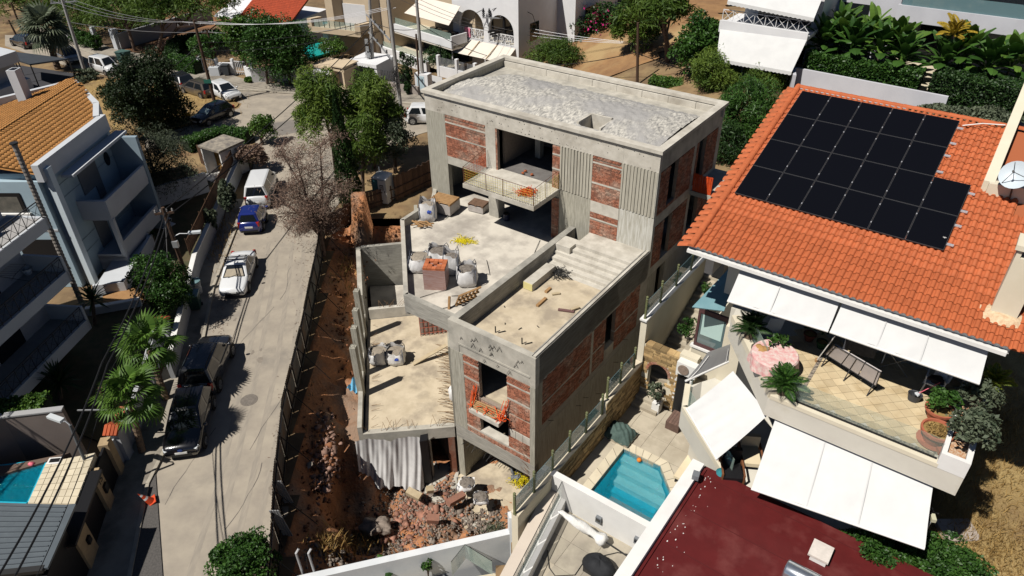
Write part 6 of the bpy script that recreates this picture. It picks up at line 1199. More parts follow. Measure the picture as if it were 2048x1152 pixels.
M().box(1.3,1.6,.2,.3,.9,1.3).build('mail_box',BLACKM,GT); M().box(3.85,4.1,.2,.3,.9,1.2).build('mail_box',BLACKM,GT)
def text(s,size,mt,parent,loc,rot,name='lettering',ext=.006):
    cu=bpy.data.curves.new(name,'FONT'); cu.body=s; cu.size=size; cu.extrude=ext; cu.align_x='CENTER'; cu.align_y='CENTER'; o=bpy.data.objects.new('tmp',cu); COL.objects.link(o); dg=bpy.context.evaluated_depsgraph_get(); me=bpy.data.meshes.new_from_object(o.evaluated_get(dg)); bpy.data.objects.remove(o)
    me.materials.clear(); me.materials.append(mt); r=bpy.data.objects.new(name,me); COL.objects.link(r); r.parent=parent; r.location=loc; r.rotation_euler=rot; return r
text('15',.42,BLACKM,GT,(1.5,.21,1.6),(math.pi/2,0,math.pi)); 
struct('forecourt',M().prism([G0,G1+d*2,G1+d*2+n*3.3,G0+n*1.6],-.1,.06),mat('dark_cobbles',(.10,.092,.085),(.07,.066,.062),sc=14,det=2,bump=.8,bsc=16))
wall('courtyard_wall','pale grey street wall below the front fan palms',[(-17.5,21.2),(-17.6,23.9),(-18.1,26.8)],1.5,m=GREYW); wall('courtyard_wall','plain grey wall between the bins and the far fan palm',[(-18.2,27.0),(-18.9,30.2)],1.5,m=GREYW)
# carport and house at the upper left
c0=W(70,200,2.4); t=thing('carport','dark flat roofed carport over parked cars at the left junction','carport',(c0[0],c0[1],0)); CP=[W(30,104,2.5),W(134,116,2.5),W(66,126,2.5),W(45,128,2.5)]; CP=[W(28,103,2.6),W(136,117,2.6),W(60,128,2.6),W(28,118,2.6)]
M().slabq([tuple(p) for p in CP],-.15).build('roof',mat('dark_roofing',(.05,.058,.068),(.04,.046,.055),sc=1.5,rough=.6),t)
for p in CP: M().tube([p,(p[0],p[1],0)],.06,6).build('post',STEEL,t)
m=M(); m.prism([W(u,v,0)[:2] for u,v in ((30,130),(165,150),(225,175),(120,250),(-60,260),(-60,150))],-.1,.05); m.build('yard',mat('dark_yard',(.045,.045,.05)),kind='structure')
c0=W(0,200,0); t=thing('terrace_house','white flat roofed house corner at the left edge behind the chimney','house',(c0[0],c0[1],0)); p0=W(33,104,5.0); p1=W(30,160,2)
for z0,z1,dx in ((4.1,5.1,0),(1.6,2.5,.3)): M().prism([(p0[0]+dx,p0[1]),(p0[0]+dx-12,p0[1]+7),(p0[0]+dx-15,p0[1]-6),(p0[0]+dx-3,p0[1]-9)],z0,z1).build('terrace_band',LGREY,t)
M().prism([(p0[0]-1,p0[1]+.5),(p0[0]-12,p0[1]+6),(p0[0]-14,p0[1]-4),(p0[0]-3.5,p0[1]-7)],0,4.1).build('wall',mat('house_grey',.4),t)
# ================================================================ HOUSES ALONG THE TOP (AB frame)
HW=mat('house_white',(.70,.70,.70),(.64,.64,.645),sc=.6,rough=.7); BEI=mat('house_beige',(.56,.45,.31),(.50,.40,.28),sc=.7,rough=.75); SHUT=mat('white_shutter',(.62,.62,.62),(.54,.54,.55),sc=2,stretch=(14,1,1)); AWP=mat('cream_awning',(.66,.60,.52),(.62,.565,.49),sc=1.5); REDT=mat('red_roof_tile',(.40,.065,.022),(.32,.05,.018),sc=4,attr=.25,rough=.75)
def P_(par,name,mt,*bs,kind=None):
    m=M(); [m.box(*b) for b in bs]; return m.build(name,mt,par,kind=kind)
# arched white house
D1=thing('arched_house','white house with two big arched loggias and a pink towel on the railing','house',(-47,59,0),frame='AB')
m=M(); xs_=[(-51.3,-50.45),(-47.2,-46.55),(-43.35,-42.75)]
for a,b in xs_: m.box(a,b,59,59.35,0,9.5)
for a0,a1 in ((-50.45,-47.2),(-46.55,-43.35)):
    c=(a0+a1)/2; r=(a1-a0)/2; zc=4.55; m.box(a0,a1,59,59.35,0,3.25); N=14
    for i in range(N):
        t0,t1=math.pi*i/N,math.pi*(i+1)/N; x0,x1=c+r*math.cos(t1),c+r*math.cos(t0); z0,z1=zc+r*math.sin(t1),zc+r*math.sin(t0)
        m.add([(x0,59,z0),(x1,59,z1),(x1,59,9.5),(x0,59,9.5),(x0,59.35,z0),(x1,59.35,z1),(x1,59.35,9.5),(x0,59.35,9.5)],M.BF)
m.build('arcade_wall',HW,D1,kind='stuff'); P_(D1,'side_wall',HW,(-43.0,-42.75,59.35,66,0,9.5)); P_(D1,'rear_wing',HW,(-51.3,-40.5,66,75,0,9.5)); P_(D1,'loggia_back',BEI,(-51,-43,62,62.2,3.2,9)); P_(D1,'loggia_floor',COPE,(-51.3,-42.9,59.3,62,3.05,3.25)); P_(D1,'loggia_ceiling',HW,(-51.3,-42.9,59.3,66,6.9,7.1)); P_(D1,'flat_roof',HW,(-51.3,-42.8,59.3,66,9.3,9.5))
P_(D1,'glass_door',GLASSD,(-49.6,-48.2,61.95,62.05,3.25,5.6),(-46,-44.4,61.95,62.05,3.25,5.6),kind='stuff'); P_(D1,'dark_window',GLASSD,(-42.76,-42.73,61,62.6,3.4,5.2)); P_(D1,'side_window',GLASSD,(-40.52,-40.48,68,71,2.2,5.6))
WL=mat('white_lattice',(.66,.66,.66))
for a0,a1 in ((-50.4,-47.25),(-46.5,-43.4)):
    m=M(); n=6; st=(a1-a0)/n
    m.bar((a0,59.05,4.3),(a1,59.05,4.3),.07); m.bar((a0,59.05,3.35),(a1,59.05,3.35),.06)
    for i in range(n):
        x=a0+st*i; m.bar((x,59.05,3.35),(x+st,59.05,4.3),.045); m.bar((x,59.05,4.3),(x+st,59.05,3.35),.045); m.bar((x,59.05,3.35),(x,59.05,4.3),.05); m.bar((x+st/2,59.05,3.35),(x+st/2,59.05,4.3),.03); m.bar((x,59.05,3.82),(x+st,59.05,3.82),.03)
    m.build('lattice_rail',WL,D1)
m=M(); m.grid(lambda u,v:(-49.75+.8*u,59.0-.04-.03*math.sin(u*9),4.36-1.0*v),8,8); m.build('pink_towel',mat('pink_towel',(.62,.13,.22),(.70,.35,.42),sc=6,det=1),base=(-49.3,59,3.4),frame='AB',label='bright pink towel hanging over the lattice railing of the left arch',cat='towel')
t=thing('cream_canopy','cream awning canopy on white posts in front of the arched house','awning',(-46.5,57.5,.2),frame='AB')
for k in range(3): 
    a=-50.0+2.3*k; m=M(); m.grid(lambda u,v:(a+2.28*u+.9*v*0,58.95-2.0*v,3.15-.95*v-.08*math.sin(math.pi*v)),6,6); m.build('fabric',AWP,t); M().bar((a,58.95,3.2),(a,56.95,2.25),.07).build('rafter',mat('tan_rafter',(.45,.33,.2)),t)
for a in (-49.9,-45.5): M().tube([(a,57,0),(a,57,2.2)],.07,8).build('post',HW,t)
# modern white terraces with awning
C1=thing('white_villa','white villa with stacked glass railed terraces and a wide cream awning','house',(-54,58,0),frame='AB')
L=lambda t,o,z:(-59.4+10.1*t+.16*o,58.05-1.62*t+o,z)
def band(name,mt,t0,t1,o0,o1,z0,z1,k=None): return M().prism([L(t0,o0,0)[:2],L(t1,o0,0)[:2],L(t1,o1,0)[:2],L(t0,o1,0)[:2]],z0,z1).build(name,mt,C1,kind=k)
band('upper_terrace',COPE,0,1,.02,6,2.7,3.0); band('terrace_front',HW,0,1,-.1,.1,2.75,3.55); band('terrace_side',HW,.985,1,-.1,2,2.75,4.0); band('glass_rail',GLASSC,0,.97,.12,.14,3.5,4.2); band('lower_terrace',COPE,-.1,1,-1.2,5,.6,.9); band('lower_front',HW,-.12,.75,-1.5,-1.2,-.5,1.2); band('lower_glass_rail',GLASSC,-.05,.75,-1.15,-1.13,1.15,1.75)
band('upper_wall',BEI,-.1,1,3.2,9,3.0,9); band('lower_wall',mat('dark_glazing',(.05,.055,.06),rough=.15),.25,1,2.2,9,.9,2.7); band('beige_wall',BEI,-.05,.25,2.0,9,.9,2.7)
band('ceiling_soffit',AWP,0,1,-.05,1.5,2.55,2.72)
for i,(t_,o) in enumerate(((.5,1.2),(.6,1.4),(.7,1.1),(.8,1.5))): band('terrace_seat',GLASSD,t_,t_+.07,o,o+.5,3.0,3.8)
m=M(); P=[L(.33,1.9,6.5),L(.93,1.9,6.5),L(.98,-.2,5.1),L(.26,-.2,5.1)]; m.slabq(P[::-1],.05); m.build('cream_awning',AWP,C1)
# beige balcony house
B1=thing('beige_balcony_house','beige house with a wide balcony, white shutters and glass railing','house',(-64,54,0),frame='AB')
L=lambda t,o:(-67.6+6.75*t+.24*o,53.05+1.62*t+o)
def band(name,mt,t0,t1,o0,o1,z0,z1): return M().prism([L(t0,o0),L(t1,o0),L(t1,o1),L(t0,o1)],z0,z1).build(name,mt,B1)
band('balcony_slab',BEI,0,1,0,3,2.75,3.0); band('balcony_front',BEI,0,1,-.12,.0,2.55,3.15); band('balcony_end',BEI,0,.08,-.12,1.2,2.75,4.0); band('balcony_end',BEI,.9,1.0,-.12,2.4,2.75,3.9); band('glass_rail',GLASSC,.1,.9,.02,.04,3.1,3.95)
for k in range(9): t_=.1+.1*k; band('rail_post',STEEL,t_,t_+.006,0,.05,3.1,3.98)
band('wall',BEI,0,1.15,2.4,9,0,9); band('white_shutter',SHUT,.34,.88,2.3,2.42,3.0,5.4); band('pier',BEI,.18,.32,1.2,2.5,3.0,9); band('pier',BEI,.9,1.02,1.4,2.5,3.0,9); band('ground_wall',BEI,.3,1,1.5,8,0,2.7); band('column',HW,.18,.28,.4,1.0,0,2.75)
# red tiled house
A1=thing('red_tile_house','white house with a red tiled gable roof at the top left','house',(-74,55,0),frame='AB')
e0,e1_,rg1,rg0=np.array((-78.2,51.3,3.0)),np.array((-70.4,52.4,3.0)),np.array((-72.2,57.2,4.7)),np.array((-80,56.0,4.7))
V_=[];F_=[]
for j in range(16):
    for i in range(34):
        u=(i+.5)/34; v=j/16; p=e0*(1-u)*(1-v)+e1_*u*(1-v)+rg1*u*v+rg0*(1-u)*v
        R=np.stack([p[0]+tt[:,0]*1.12-.1*tt[:,1],p[1]+tt[:,1]*.95,p[2]+tt[:,1]*.33+tt[:,2]*.8+.02],1); V_.append(R); F_.append(np.array(TF)+(len(V_)-1)*len(TV))
rf=M().slabq([e0,e1_,rg1,rg0],.2).build('roof',REDT,A1); npmesh('roof_tiles',np.concatenate(V_),np.concatenate(F_),REDT,rf,rnd=RG.uniform(0,1,len(V_)*len(TF)),kind='stuff')
M().bar(e0+(0,-.05,-.15),e1_+(0,-.05,-.15),.1,.3).build('fascia',HW,A1); m=M(); m.prism([(-77.6,52.2),(-70.9,53.2),(-72.4,60),(-79,59)],0,2.95); m.build('wall',HW,A1); m=M(); m.prism([(-76.5,51.7),(-71.2,52.4),(-71.3,52.6),(-76.6,51.9)],0,.9); m.build('verandah_wall',HW,A1); P_(A1,'window',GLASSD,(-74.5,-73.2,52.5,52.6,1.0,2.3))
M().slabq([(-82,50.5,2.8),(-78.5,51,2.8),(-79,55,4.2),(-82.5,54.5,4.2)],.1).build('white_awning_roof',HW,A1)
# white awning house, top right
E_=thing('awning_house','white house hung with large white awnings and lattice balconies, top right','house',(-17,56,6),frame='AB')
P_(E_,'balcony_slab',HW,(-20.4,-13.8,54.2,58,9.6,9.85)); P_(E_,'balcony_front',HW,(-20.4,-13.8,54.1,54.25,9.3,10.15)); P_(E_,'wall',HW,(-19.6,-13.9,57,66,3,14)); P_(E_,'dark_opening',GLASSD,(-18.5,-14.5,56.9,57.02,9.9,12),(-18.5,-14.5,56.9,57.02,6.2,8.4),kind='stuff'); P_(E_,'lower_slab',HW,(-20,-13.8,54.2,58,6.0,6.25)); P_(E_,'base_wall',HW,(-19.6,-13.9,54.6,57,3,6.0))
def lat(a0,a1,b,z,h=.8,n=8):
    m=M(); st=(a1-a0)/n; m.bar((a0,b,z+h),(a1,b,z+h),.05); m.bar((a0,b,z+.05),(a1,b,z+.05),.04)
    for i in range(n): x=a0+st*i; m.bar((x,b,z),(x+st,b,z+h),.03); m.bar((x,b,z+h),(x+st,b,z),.03); m.bar((x,b,z),(x,b,z+h),.04)
    m.build('lattice_rail',WL,E_)
lat(-20.3,-13.8,54.3,10.1); lat(-20,-13.9,54.3,6.25)
for P in ([(-20.1,56.5,12.6),(-13.9,56.5,12.5),(-13.6,54.0,11.25),(-20.0,54.0,11.6)],[(-20.3,54.15,9.55),(-13.8,54.15,9.75),(-14.0,52.7,7.75),(-19.7,52.7,7.75)]):
    M().slabq(P[::-1],.05).build('awning',AWN,E_); m=M(); n=40; a,b=np.array(P[3]),np.array(P[2]); V=[]
    for i in range(n+1): p=a*(1-i/n)+b*i/n; V+=[tuple(p),(p[0],p[1]-.02,p[2]-.22-.05*(i%2))]
    m.add(V,[(2*i,2*i+2,2*i+3,2*i+1) for i in range(n)]); m.build('valance',AWN,E_)
# modern grey house, top right
F1=thing('modern_house','modern pale grey house with long glass balcony at the top right edge','house',(-6,62,6),frame='AB')
MGR=mat('pale_lilac_grey',(.52,.52,.55),(.47,.47,.50),sc=.7)
P_(F1,'balcony_front',MGR,(-9.5,8,60,60.3,10.4,11.5)); P_(F1,'balcony_slab',MGR,(-9.5,8,60.3,64,10.3,10.6)); P_(F1,'glass_rail',GLASSG,(-9.3,8,60.12,60.15,11.5,12.4)); P_(F1,'side_wall',MGR,(-15,-9.5,61,66,5.5,12.5)); P_(F1,'rear_wall',mat('wall_painted_shade',(.30,.30,.32)),(-14.5,8,63.2,63.4,5.5,10.3)); P_(F1,'glass_door',GLASSD,(-8,-5.6,63.1,63.2,7.9,10.2)); P_(F1,'glass_door',GLASSD,(-1,1.5,63.1,63.2,7.9,10.2)); P_(F1,'upper_glazing',GLASSD,(-8,8,64,64.2,10.6,14)); P_(F1,'terrace',COPE,(-15,8,56.3,63.2,6.9,7.1)); P_(F1,'window',GLASSD,(-13.5,-11.5,60.97,61.02,9.3,11))  # rear wall uses a darker grey with the shade put into its colour
wall('planter_wall','long pale lilac grey planter wall under the strelitzias, top right',[A2W(-14.2,54.2,0),A2W(-4,53.8,0)],7.6,m=MGR,z0=2); wall('side_wall','pale side wall beside the white awning house',[A2W(-13.6,52.6,0),A2W(-14.2,54.2,0)],7.6,m=MGR,z0=2)
# street walls, garage and gates along the far pavement
def gw(name,label,cat,u0,v0,u1,v1,h,m=HW,w=.25): p,q=W(u0,v0,.1),W(u1,v1,.1); return wall(name,label,[p,q],h,m=m,w=w,cat=cat)
gw('garden_wall','low white street wall under the clipped green hedge','wall',340,127,402,140,.85); gw('garden_wall','white curved street wall behind the dark wheelie bin','wall',440,148,470,149,1.3); gw('garden_wall','white street wall behind the green street tree','wall',492,155,506,163,1.3); gw('garden_wall','tall white wall left of the white garage door','wall',506,166,552,160,1.5); gw('garden_wall','high shaded white wall behind the broadleaf trees','wall',552,160,634,176,1.9)
p,q=W(633,176,0),W(668,183,0); t=thing('garage','beige framed garage with a white panel door on the far pavement','garage',tuple(p)); d=(q-p)/np.linalg.norm(q-p); n=np.array([-d[1],d[0],0]); an=math.atan2(d[1],d[0]); Lg=np.linalg.norm(q-p)
def fb(par,name,mt,s0,s1,o0,o1,z0,z1): return M().prism([(p+d*s0+n*o0)[:2],(p+d*s1+n*o0)[:2],(p+d*s1+n*o1)[:2],(p+d*s0+n*o1)[:2]],z0,z1).build(name,mt,par)
dr=fb(t,'door',HW,0,Lg,0,.1,0,2.2)
for z in (.5,1.0,1.5): fb(t,'door_groove',LGREY,0,Lg,-.012,0,z,z+.03)
fb(t,'pillar',BEI,Lg,Lg+.35,-.2,1.5,0,2.6); fb(t,'pillar',BEI,Lg+1.5,Lg+1.7,-.1,1.5,0,2.6); fb(t,'lintel',BEI,-.2,Lg+1.8,-.1,2.6,2.2,2.4); fb(t,'porch_roof',BEI,Lg,Lg+1.8,-.2,2.2,2.6,2.72); fb(t,'entrance_door',mat('pale_grille_door',(.35,.30,.28)),Lg+.35,Lg+1.5,.7,.75,0,2.2); fb(t,'step',BEI,Lg+.3,Lg+1.9,-1.0,.6,0,.3); fb(t,'step',BEI,Lg+.6,Lg+1.9,-.6,.6,.3,.55)
p,q=W(702,173,0),W(732,178,0); p[1]+=.0; d=(q-p)/np.linalg.norm(q-p); n=np.array([-d[1],d[0],0]); t=thing('white_porch','white boxed car port with a dark opening behind the twin utility poles','car port',tuple(p))
fb(t,'side_wall',HW,0,.35,0,3.2,0,2.5); fb(t,'side_wall',HW,3.2,3.5,0,3.2,0,2.5); fb(t,'roof',HW,-.05,3.55,-.1,3.3,2.3,2.65); fb(t,'back_wall',BEI,.35,3.2,3,3.2,0,2.3); fb(t,'inner_wall',mat('wall_painted_shade',.3),.35,.5,.2,3,0,2.3)
p,q=W(735,178,0),W(832,195,0); d=(q-p)/np.linalg.norm(q-p); n=np.array([-d[1],d[0],0]); Lg=np.linalg.norm(q-p)
t=thing('railing_wall','low taupe street wall with a slatted steel fence behind the twin poles','wall',tuple(p)); fb(t,'wall_panel',mat('taupe_block',(.30,.26,.23)),0,Lg,.4,.7,0,.9); 
for k in range(24): fb(t,'bar',STEEL,Lg*k/30,Lg*k/30+.03,.5,.53,.9,2.0)
t=thing('meter_cabinet','white masonry cabinet with a pale blue steel door beside the timber pole','cabinet',tuple(W(840,184,0))); p=W(832,185,0); fb(t,'body',HW,0,1.5,0,.8,0,1.95); fb(t,'door',mat('pale_blue_door',(.40,.50,.54)),.25,1.1,-.03,0,.25,1.75); fb(t,'base_wall',HW,-3.2,0,0,.3,0,.6)
p=W(853,165,0); q=W(898,148,0); d=np.array([E1[0],E1[1],0]); n=np.array([E2[0],E2[1],0]); t=thing('metal_fence','grey picket fence on a white wall with white posts by the cream canopy','fence',tuple(p))
fb(t,'base_wall',HW,-.4,4.6,2.2,2.45,0,1.1)
for s in (-.4,2.1,4.5): fb(t,'post',HW,s,s+.3,2.15,2.5,0,2.2)
for k in range(26): 
    s=-.05+.17*k; fb(t,'picket',mat('grey_picket',(.25,.26,.27)),s,s+.06,2.3,2.34,1.1,2.0)
fb(t,'cross_gate',WL,-.6,2.2,.0,.05,0,.9)
for nm,lab,u,v in (('gate','white scroll metal gate between the street walls',405,145),('gate','grey metal gate beside the street tree',472,150)):
    p=W(u,v,0); d=np.array([.9,-.25,0]); d/=np.linalg.norm(d); n=np.array([-d[1],d[0],0]); t=thing(nm,lab,'gate',tuple(p))
    for k in range(9): fb(t,'bar',WL,.22*k,.22*k+.05,0,.04,.1,1.5)
    fb(t,'rail',WL,0,1.9,.0,.05,1.45,1.52); fb(t,'rail',WL,0,1.9,.0,.05,.4,.46); fb(t,'post',HW,-.25,0,-.1,.2,0,1.7); fb(t,'post',HW,1.95,2.2,-.1,.2,0,1.7)
p=W(195,92,0); t=thing('stone_gate_wall','grey walls, posts and dark railings of the garden behind the round bushes','wall',tuple(p)); d=np.array([.86,-.5,0]); n=np.array([.5,.86,0])
fb(t,'wall_panel',mat('grey_block',(.28,.28,.28)),-8,0,0,.25,0,.8); fb(t,'post',LGREY,-.3,.15,-.1,.35,0,2.2); fb(t,'post',LGREY,3.4,4.1,-.1,.6,0,2.4); fb(t,'side_wall',mat('grey_block',.3),4.1,4.4,.2,14,0,1.9)
for k in range(14): fb(t,'bar',STEEL,.3+.22*k,.33+.22*k,.1,.13,.2,1.8)
for k in range(30): fb(t,'bar',STEEL,-7.8+.25*k,-7.76+.25*k,.1,.13,.8,1.6)
t=thing('white_garden_gate','small white framed garden gate beside the bougainvillea','gate',tuple(W(1150,100,1.2))); p=W(1148,103,1.0); d=np.array([.5,.7,0]); n=np.array([-.7,.5,0]); fb(t,'frame',HW,0,.12,0,.12,0.6,2.6); fb(t,'frame',HW,2.2,2.35,0,.12,.6,2.6); fb(t,'rail',HW,0,2.35,0,.1,2.5,2.6); fb(t,'panel',mat('house_grey',.4),.12,2.2,.04,.07,1.0,2.5)
p=W(870,60,2.0); t=thing('turquoise_pool','turquoise pool with a teal parasol in the garden behind the trees','pool',tuple(W(620,95,.4))); M().prism([W(u,v,.4)[:2] for u,v in ((600,95),(645,83),(675,100),(618,116))],.2,.4).build('water',mat('teal_pool',(.01,.30,.27),rough=.1),t); b=W(652,84,.4); M().tube([b,b+np.array([0,0,2.2])],.03,5).build('parasol_pole',STEEL,t); M().lathe(b,[(1.1,1.8),(.6,2.15),(0,2.3)],8,caps=False).build('parasol_canopy',mat('teal_canvas',(.03,.16,.17)),t)
# ================================================================ VEGETATION
def onray(u,v,yy): d=ray(u,v); k=yy/d[1]; return np.array([d[0]*k,yy,H+d[2]*k]),k*math.sqrt(d@d)
def tree(name,label,base,crown,n,size,m,cat='tree',nclump=26,low=-.5,trunk=.16,bark=BARK,shape=(.28,.55),flat=1.,group=None,cr=.42,fill=.25,limbs=7,zf=0.,kind=None):
    """base=(u,v) ground pixel; crown=(u,v,radius px across, radius px high)"""
    b=W(*base,zf); c,dist=onray(crown[0],crown[1],b[1]); rx=crown[2]/F*dist; rz_=crown[3]/F*dist/.9; c[2]=max(c[2],zf+rz_*.35)
    t=thing(name,label,cat,tuple(b),group=group); r=(rx,rx*flat,rz_)
    P,q,_=crown_pts(c,r,nclump,n,low=low,cr=cr,fill=fill); leaves('crown',P,size,m,t,rnd=q,shape=shape)
    s=M(); top=c+np.array([0,0,-.1*rz_]); mid=(b+top)/2+np.array([random.uniform(-.1,.1)*rx,0,0]); s.tube([b+(0,0,-.2),mid,top,c+np.array([0,0,rz_*.55])],[trunk,trunk*.8,trunk*.55,.03],8)
    for k in range(limbs):
        a=random.uniform(0,6.3); e=c+np.array([math.cos(a)*rx*.75,math.sin(a)*rx*.75*flat,random.uniform(-.2,.6)*rz_]); h=random.uniform(.45,.95); st_=b*(1-h)+top*h; s.tube([st_,(st_+e)/2+np.array([0,0,.1]),e],[trunk*.45,trunk*.3,.02],5)
    s.build('trunk',bark,t); return t
# dead pine
DT=thing('dead_pine','dead brown pine leaning over the street with bare twiggy branches','tree',tuple(W(648,520,0)))
tb=W(648,518,-.3); tops=[onray(592,318,tb[1]-.2)[0],onray(560,300,tb[1]+1)[0],onray(640,292,tb[1]+1)[0],onray(668,372,tb[1])[0],onray(545,390,tb[1]+.5)[0],onray(620,400,tb[1]-.6)[0]]; s=M(); tips=[]
fork=onray(640,470,tb[1])[0]; s.tube([tb,fork],[.20,.16],8)
for T in tops:
    md=(fork+T)/2+np.array([random.uniform(-.3,.3),0,.2]); s.tube([fork,md,T],[.13,.08,.03],6)
    for k in range(26):
        h=random.uniform(.15,1.08); a=random.uniform(0,6.3); st_=fork*(1-h)+T*h if h<1 else T; L_=random.uniform(.5,1.7); e=st_+np.array([math.cos(a)*L_,math.sin(a)*L_,random.uniform(-.5,.7)]); s.tube([st_,(st_+e)/2+np.array([0,0,.12]),e],[.03,.02,.008],4,cap=False)
        for _ in range(5):
            f=random.uniform(.3,1.1); p=st_*(1-f)+e*f; q=p+np.array([random.gauss(0,.4),random.gauss(0,.4),random.gauss(.0,.3)]); s.tube([p,q],[.010,.004],3,cap=False); tips+=[p,q,(p+q)/2]
s.build('trunk',mat('dead_wood',(.10,.065,.05),(.16,.11,.085),sc=6),DT); tips=np.array(tips); i=RG.integers(0,len(tips),17000); leaves('dead_needles',tips[i]+RG.normal(size=(17000,3))*.18,.18,DRYB,DT,shape=(.09,.6))
# cypress
cb=W(706,425,0); T=thing('cypress','slim dark cypress between the dead pine and the bright pines','tree',tuple(cb)); ct=onray(678,184,cb[1])[0]; ht=ct[2]
zz=RG.uniform(0.03,1,9000); ra=.85*np.sin(np.pi*np.clip(zz,.02,1)**.55)**.8*(.55+.45*RG.uniform(0,1,9000)**.4)*(1-.25*zz); an=RG.uniform(0,6.3,9000); ra*=1+.18*np.sin(an*5+zz*30)
C_=np.stack([cb[0]+ra*np.cos(an),cb[1]+ra*np.sin(an),zz*ht],1); leaves('crown',C_,.20,LEAFD,T,dirs=np.stack([np.cos(an)*.3,np.sin(an)*.3,np.ones(9000)],1),shape=(.2,.6),rnd=.5+.5*np.sin(zz*40+an*3)*RG.uniform(0,1,9000)); M().tube([cb+(0,0,-.2),cb+(0,0,ht*.9)],[.12,.03],6).build('trunk',BARK,T)
LEAFB=mat('fresh_pine',(.03,.075,.010),(.15,.215,.03),leaf=.25,rough=.6)
PINE=dict(shape=(.12,.7))
tree('bright_pine','bright green pine left of the cypress by the junction',(672,345),(650,228,56,72),13000,.30,LEAFB,nclump=34,**PINE); tree('bright_pine','bright green pine with spreading tips behind the cypress',(748,335),(748,222,58,66),13000,.30,LEAFB,nclump=34,**PINE); tree('bright_pine','lower bright green pine bush right of the cypress',(725,385),(728,300,50,55),7000,.32,LEAFB,nclump=24,**PINE); tree('olive_tree','grey green olive shrub left of the concrete building',(790,345),(790,285,38,48),4500,.2,LEAFO)
tree('round_tree','big dense dark green round tree beside the dry grass junction',(295,270),(294,196,70,74),30000,.20,mat('deep_green_leaf',(.007,.016,.005),(.028,.050,.014),leaf=.15,rough=.6),nclump=80,trunk=.3,cr=.30,low=-1); tree('olive_tree','large grey green olive tree beside the blue house',(305,395),(303,328,68,60),20000,.17,mat('dull_olive_leaf',(.018,.028,.014),(.085,.105,.06),leaf=.15,rough=.6),nclump=60,low=-1,**PINE)
tree('garden_shrub','dense green shrub in the blue house garden below the slat screen',(325,648),(318,572,52,56),16000,.12,LEAFH,cat='shrub',nclump=60,low=-1,cr=.34)
tree('garden_shrub','bright clipped hedge shrub at the end of the junction hedge',(525,290),(524,262,26,26),2600,.18,LEAFG,cat='shrub')
def hedge(name,label,pts,w,h,n,size,m,z0=0.,cat='hedge',frame=None):
    pts=[np.array(p[:2],float) for p in pts]; base=(*pts[0],z0); t=thing(name,label,cat,base); seg=[np.linalg.norm(b-a) for a,b in zip(pts[:-1],pts[1:])]; P=[]
    for _ in range(n):
        k=random.choices(range(len(seg)),seg)[0]; u=random.random(); p=pts[k]*(1-u)+pts[k+1]*u; d=(pts[k+1]-pts[k])/seg[k]; nn=np.array([-d[1],d[0]]); f=random.random(); o,z=(random.choice((-.5,.5))*w+random.gauss(0,.05),random.random()*h) if f<.55 else (random.uniform(-.5,.5)*w,h+random.gauss(0,.06)+.06*math.sin(u*20)); q=p+nn*o; P.append((q[0],q[1],z0+z))
    leaves('foliage',P,size,m,t,shape=(.3,.55),up=.5); mm=M()
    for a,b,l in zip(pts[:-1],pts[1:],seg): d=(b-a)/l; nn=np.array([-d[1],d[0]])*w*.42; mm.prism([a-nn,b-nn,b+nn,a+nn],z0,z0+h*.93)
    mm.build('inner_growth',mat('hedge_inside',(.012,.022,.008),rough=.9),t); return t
hedge('junction_hedge','long leafy hedge along the road edge beside the gate hut',[W(372,292,.5),W(440,268,.5),W(500,272,.5)],1.3,1.0,8000,.13,LEAFH); hedge('clipped_hedge','clipped box hedge behind the low white street wall',[W(342,116,.8),W(352,84,.8),W(440,68,.8)],1.4,1.3,5000,.2,LEAFD); hedge('clipped_hedge','front run of the clipped hedge on the low white street wall',[W(340,120,.8),W(400,132,.8)],1.6,1.3,4200,.2,LEAFH)
hedge('hedge','leafy hedge above the tall taupe courtyard wall',[W(-20,830,3.2),W(95,812,3.2)],1.1,.9,4200,.13,LEAFG,z0=2.6); 
wl=[A2W(-5.4,56.3,0),A2W(9,55.6,0)]; hedge('tall_hedge','huge clipped hedge wall behind the solar roof',wl,2.6,3.9,26000,.17,LEAFD,z0=4.6); 
bush('shrub','grey green juniper spreading behind the solar roof ridge, right clump',tuple(A2W(-1.2,51.5,6.9)),(2.6,2.0,1.1),5500,.20,LEAFO,'shrub',stem=False); bush('shrub','grey green juniper spreading behind the solar roof ridge, left clump',tuple(A2W(-4.6,52.4,6.5)),(2.6,1.4,.9),4500,.20,LEAFO,'shrub',stem=False)
for i,u in enumerate((153,170,188)): bush('round_bush','%s of three clipped round bushes on the far pavement'%('left','middle','right')[i],tuple(W(u,72+6*i,1.0)),(1.0,1.0,1.05),2600,.16,LEAFH,'bush',nclump=60,cr=.3,low=-1)
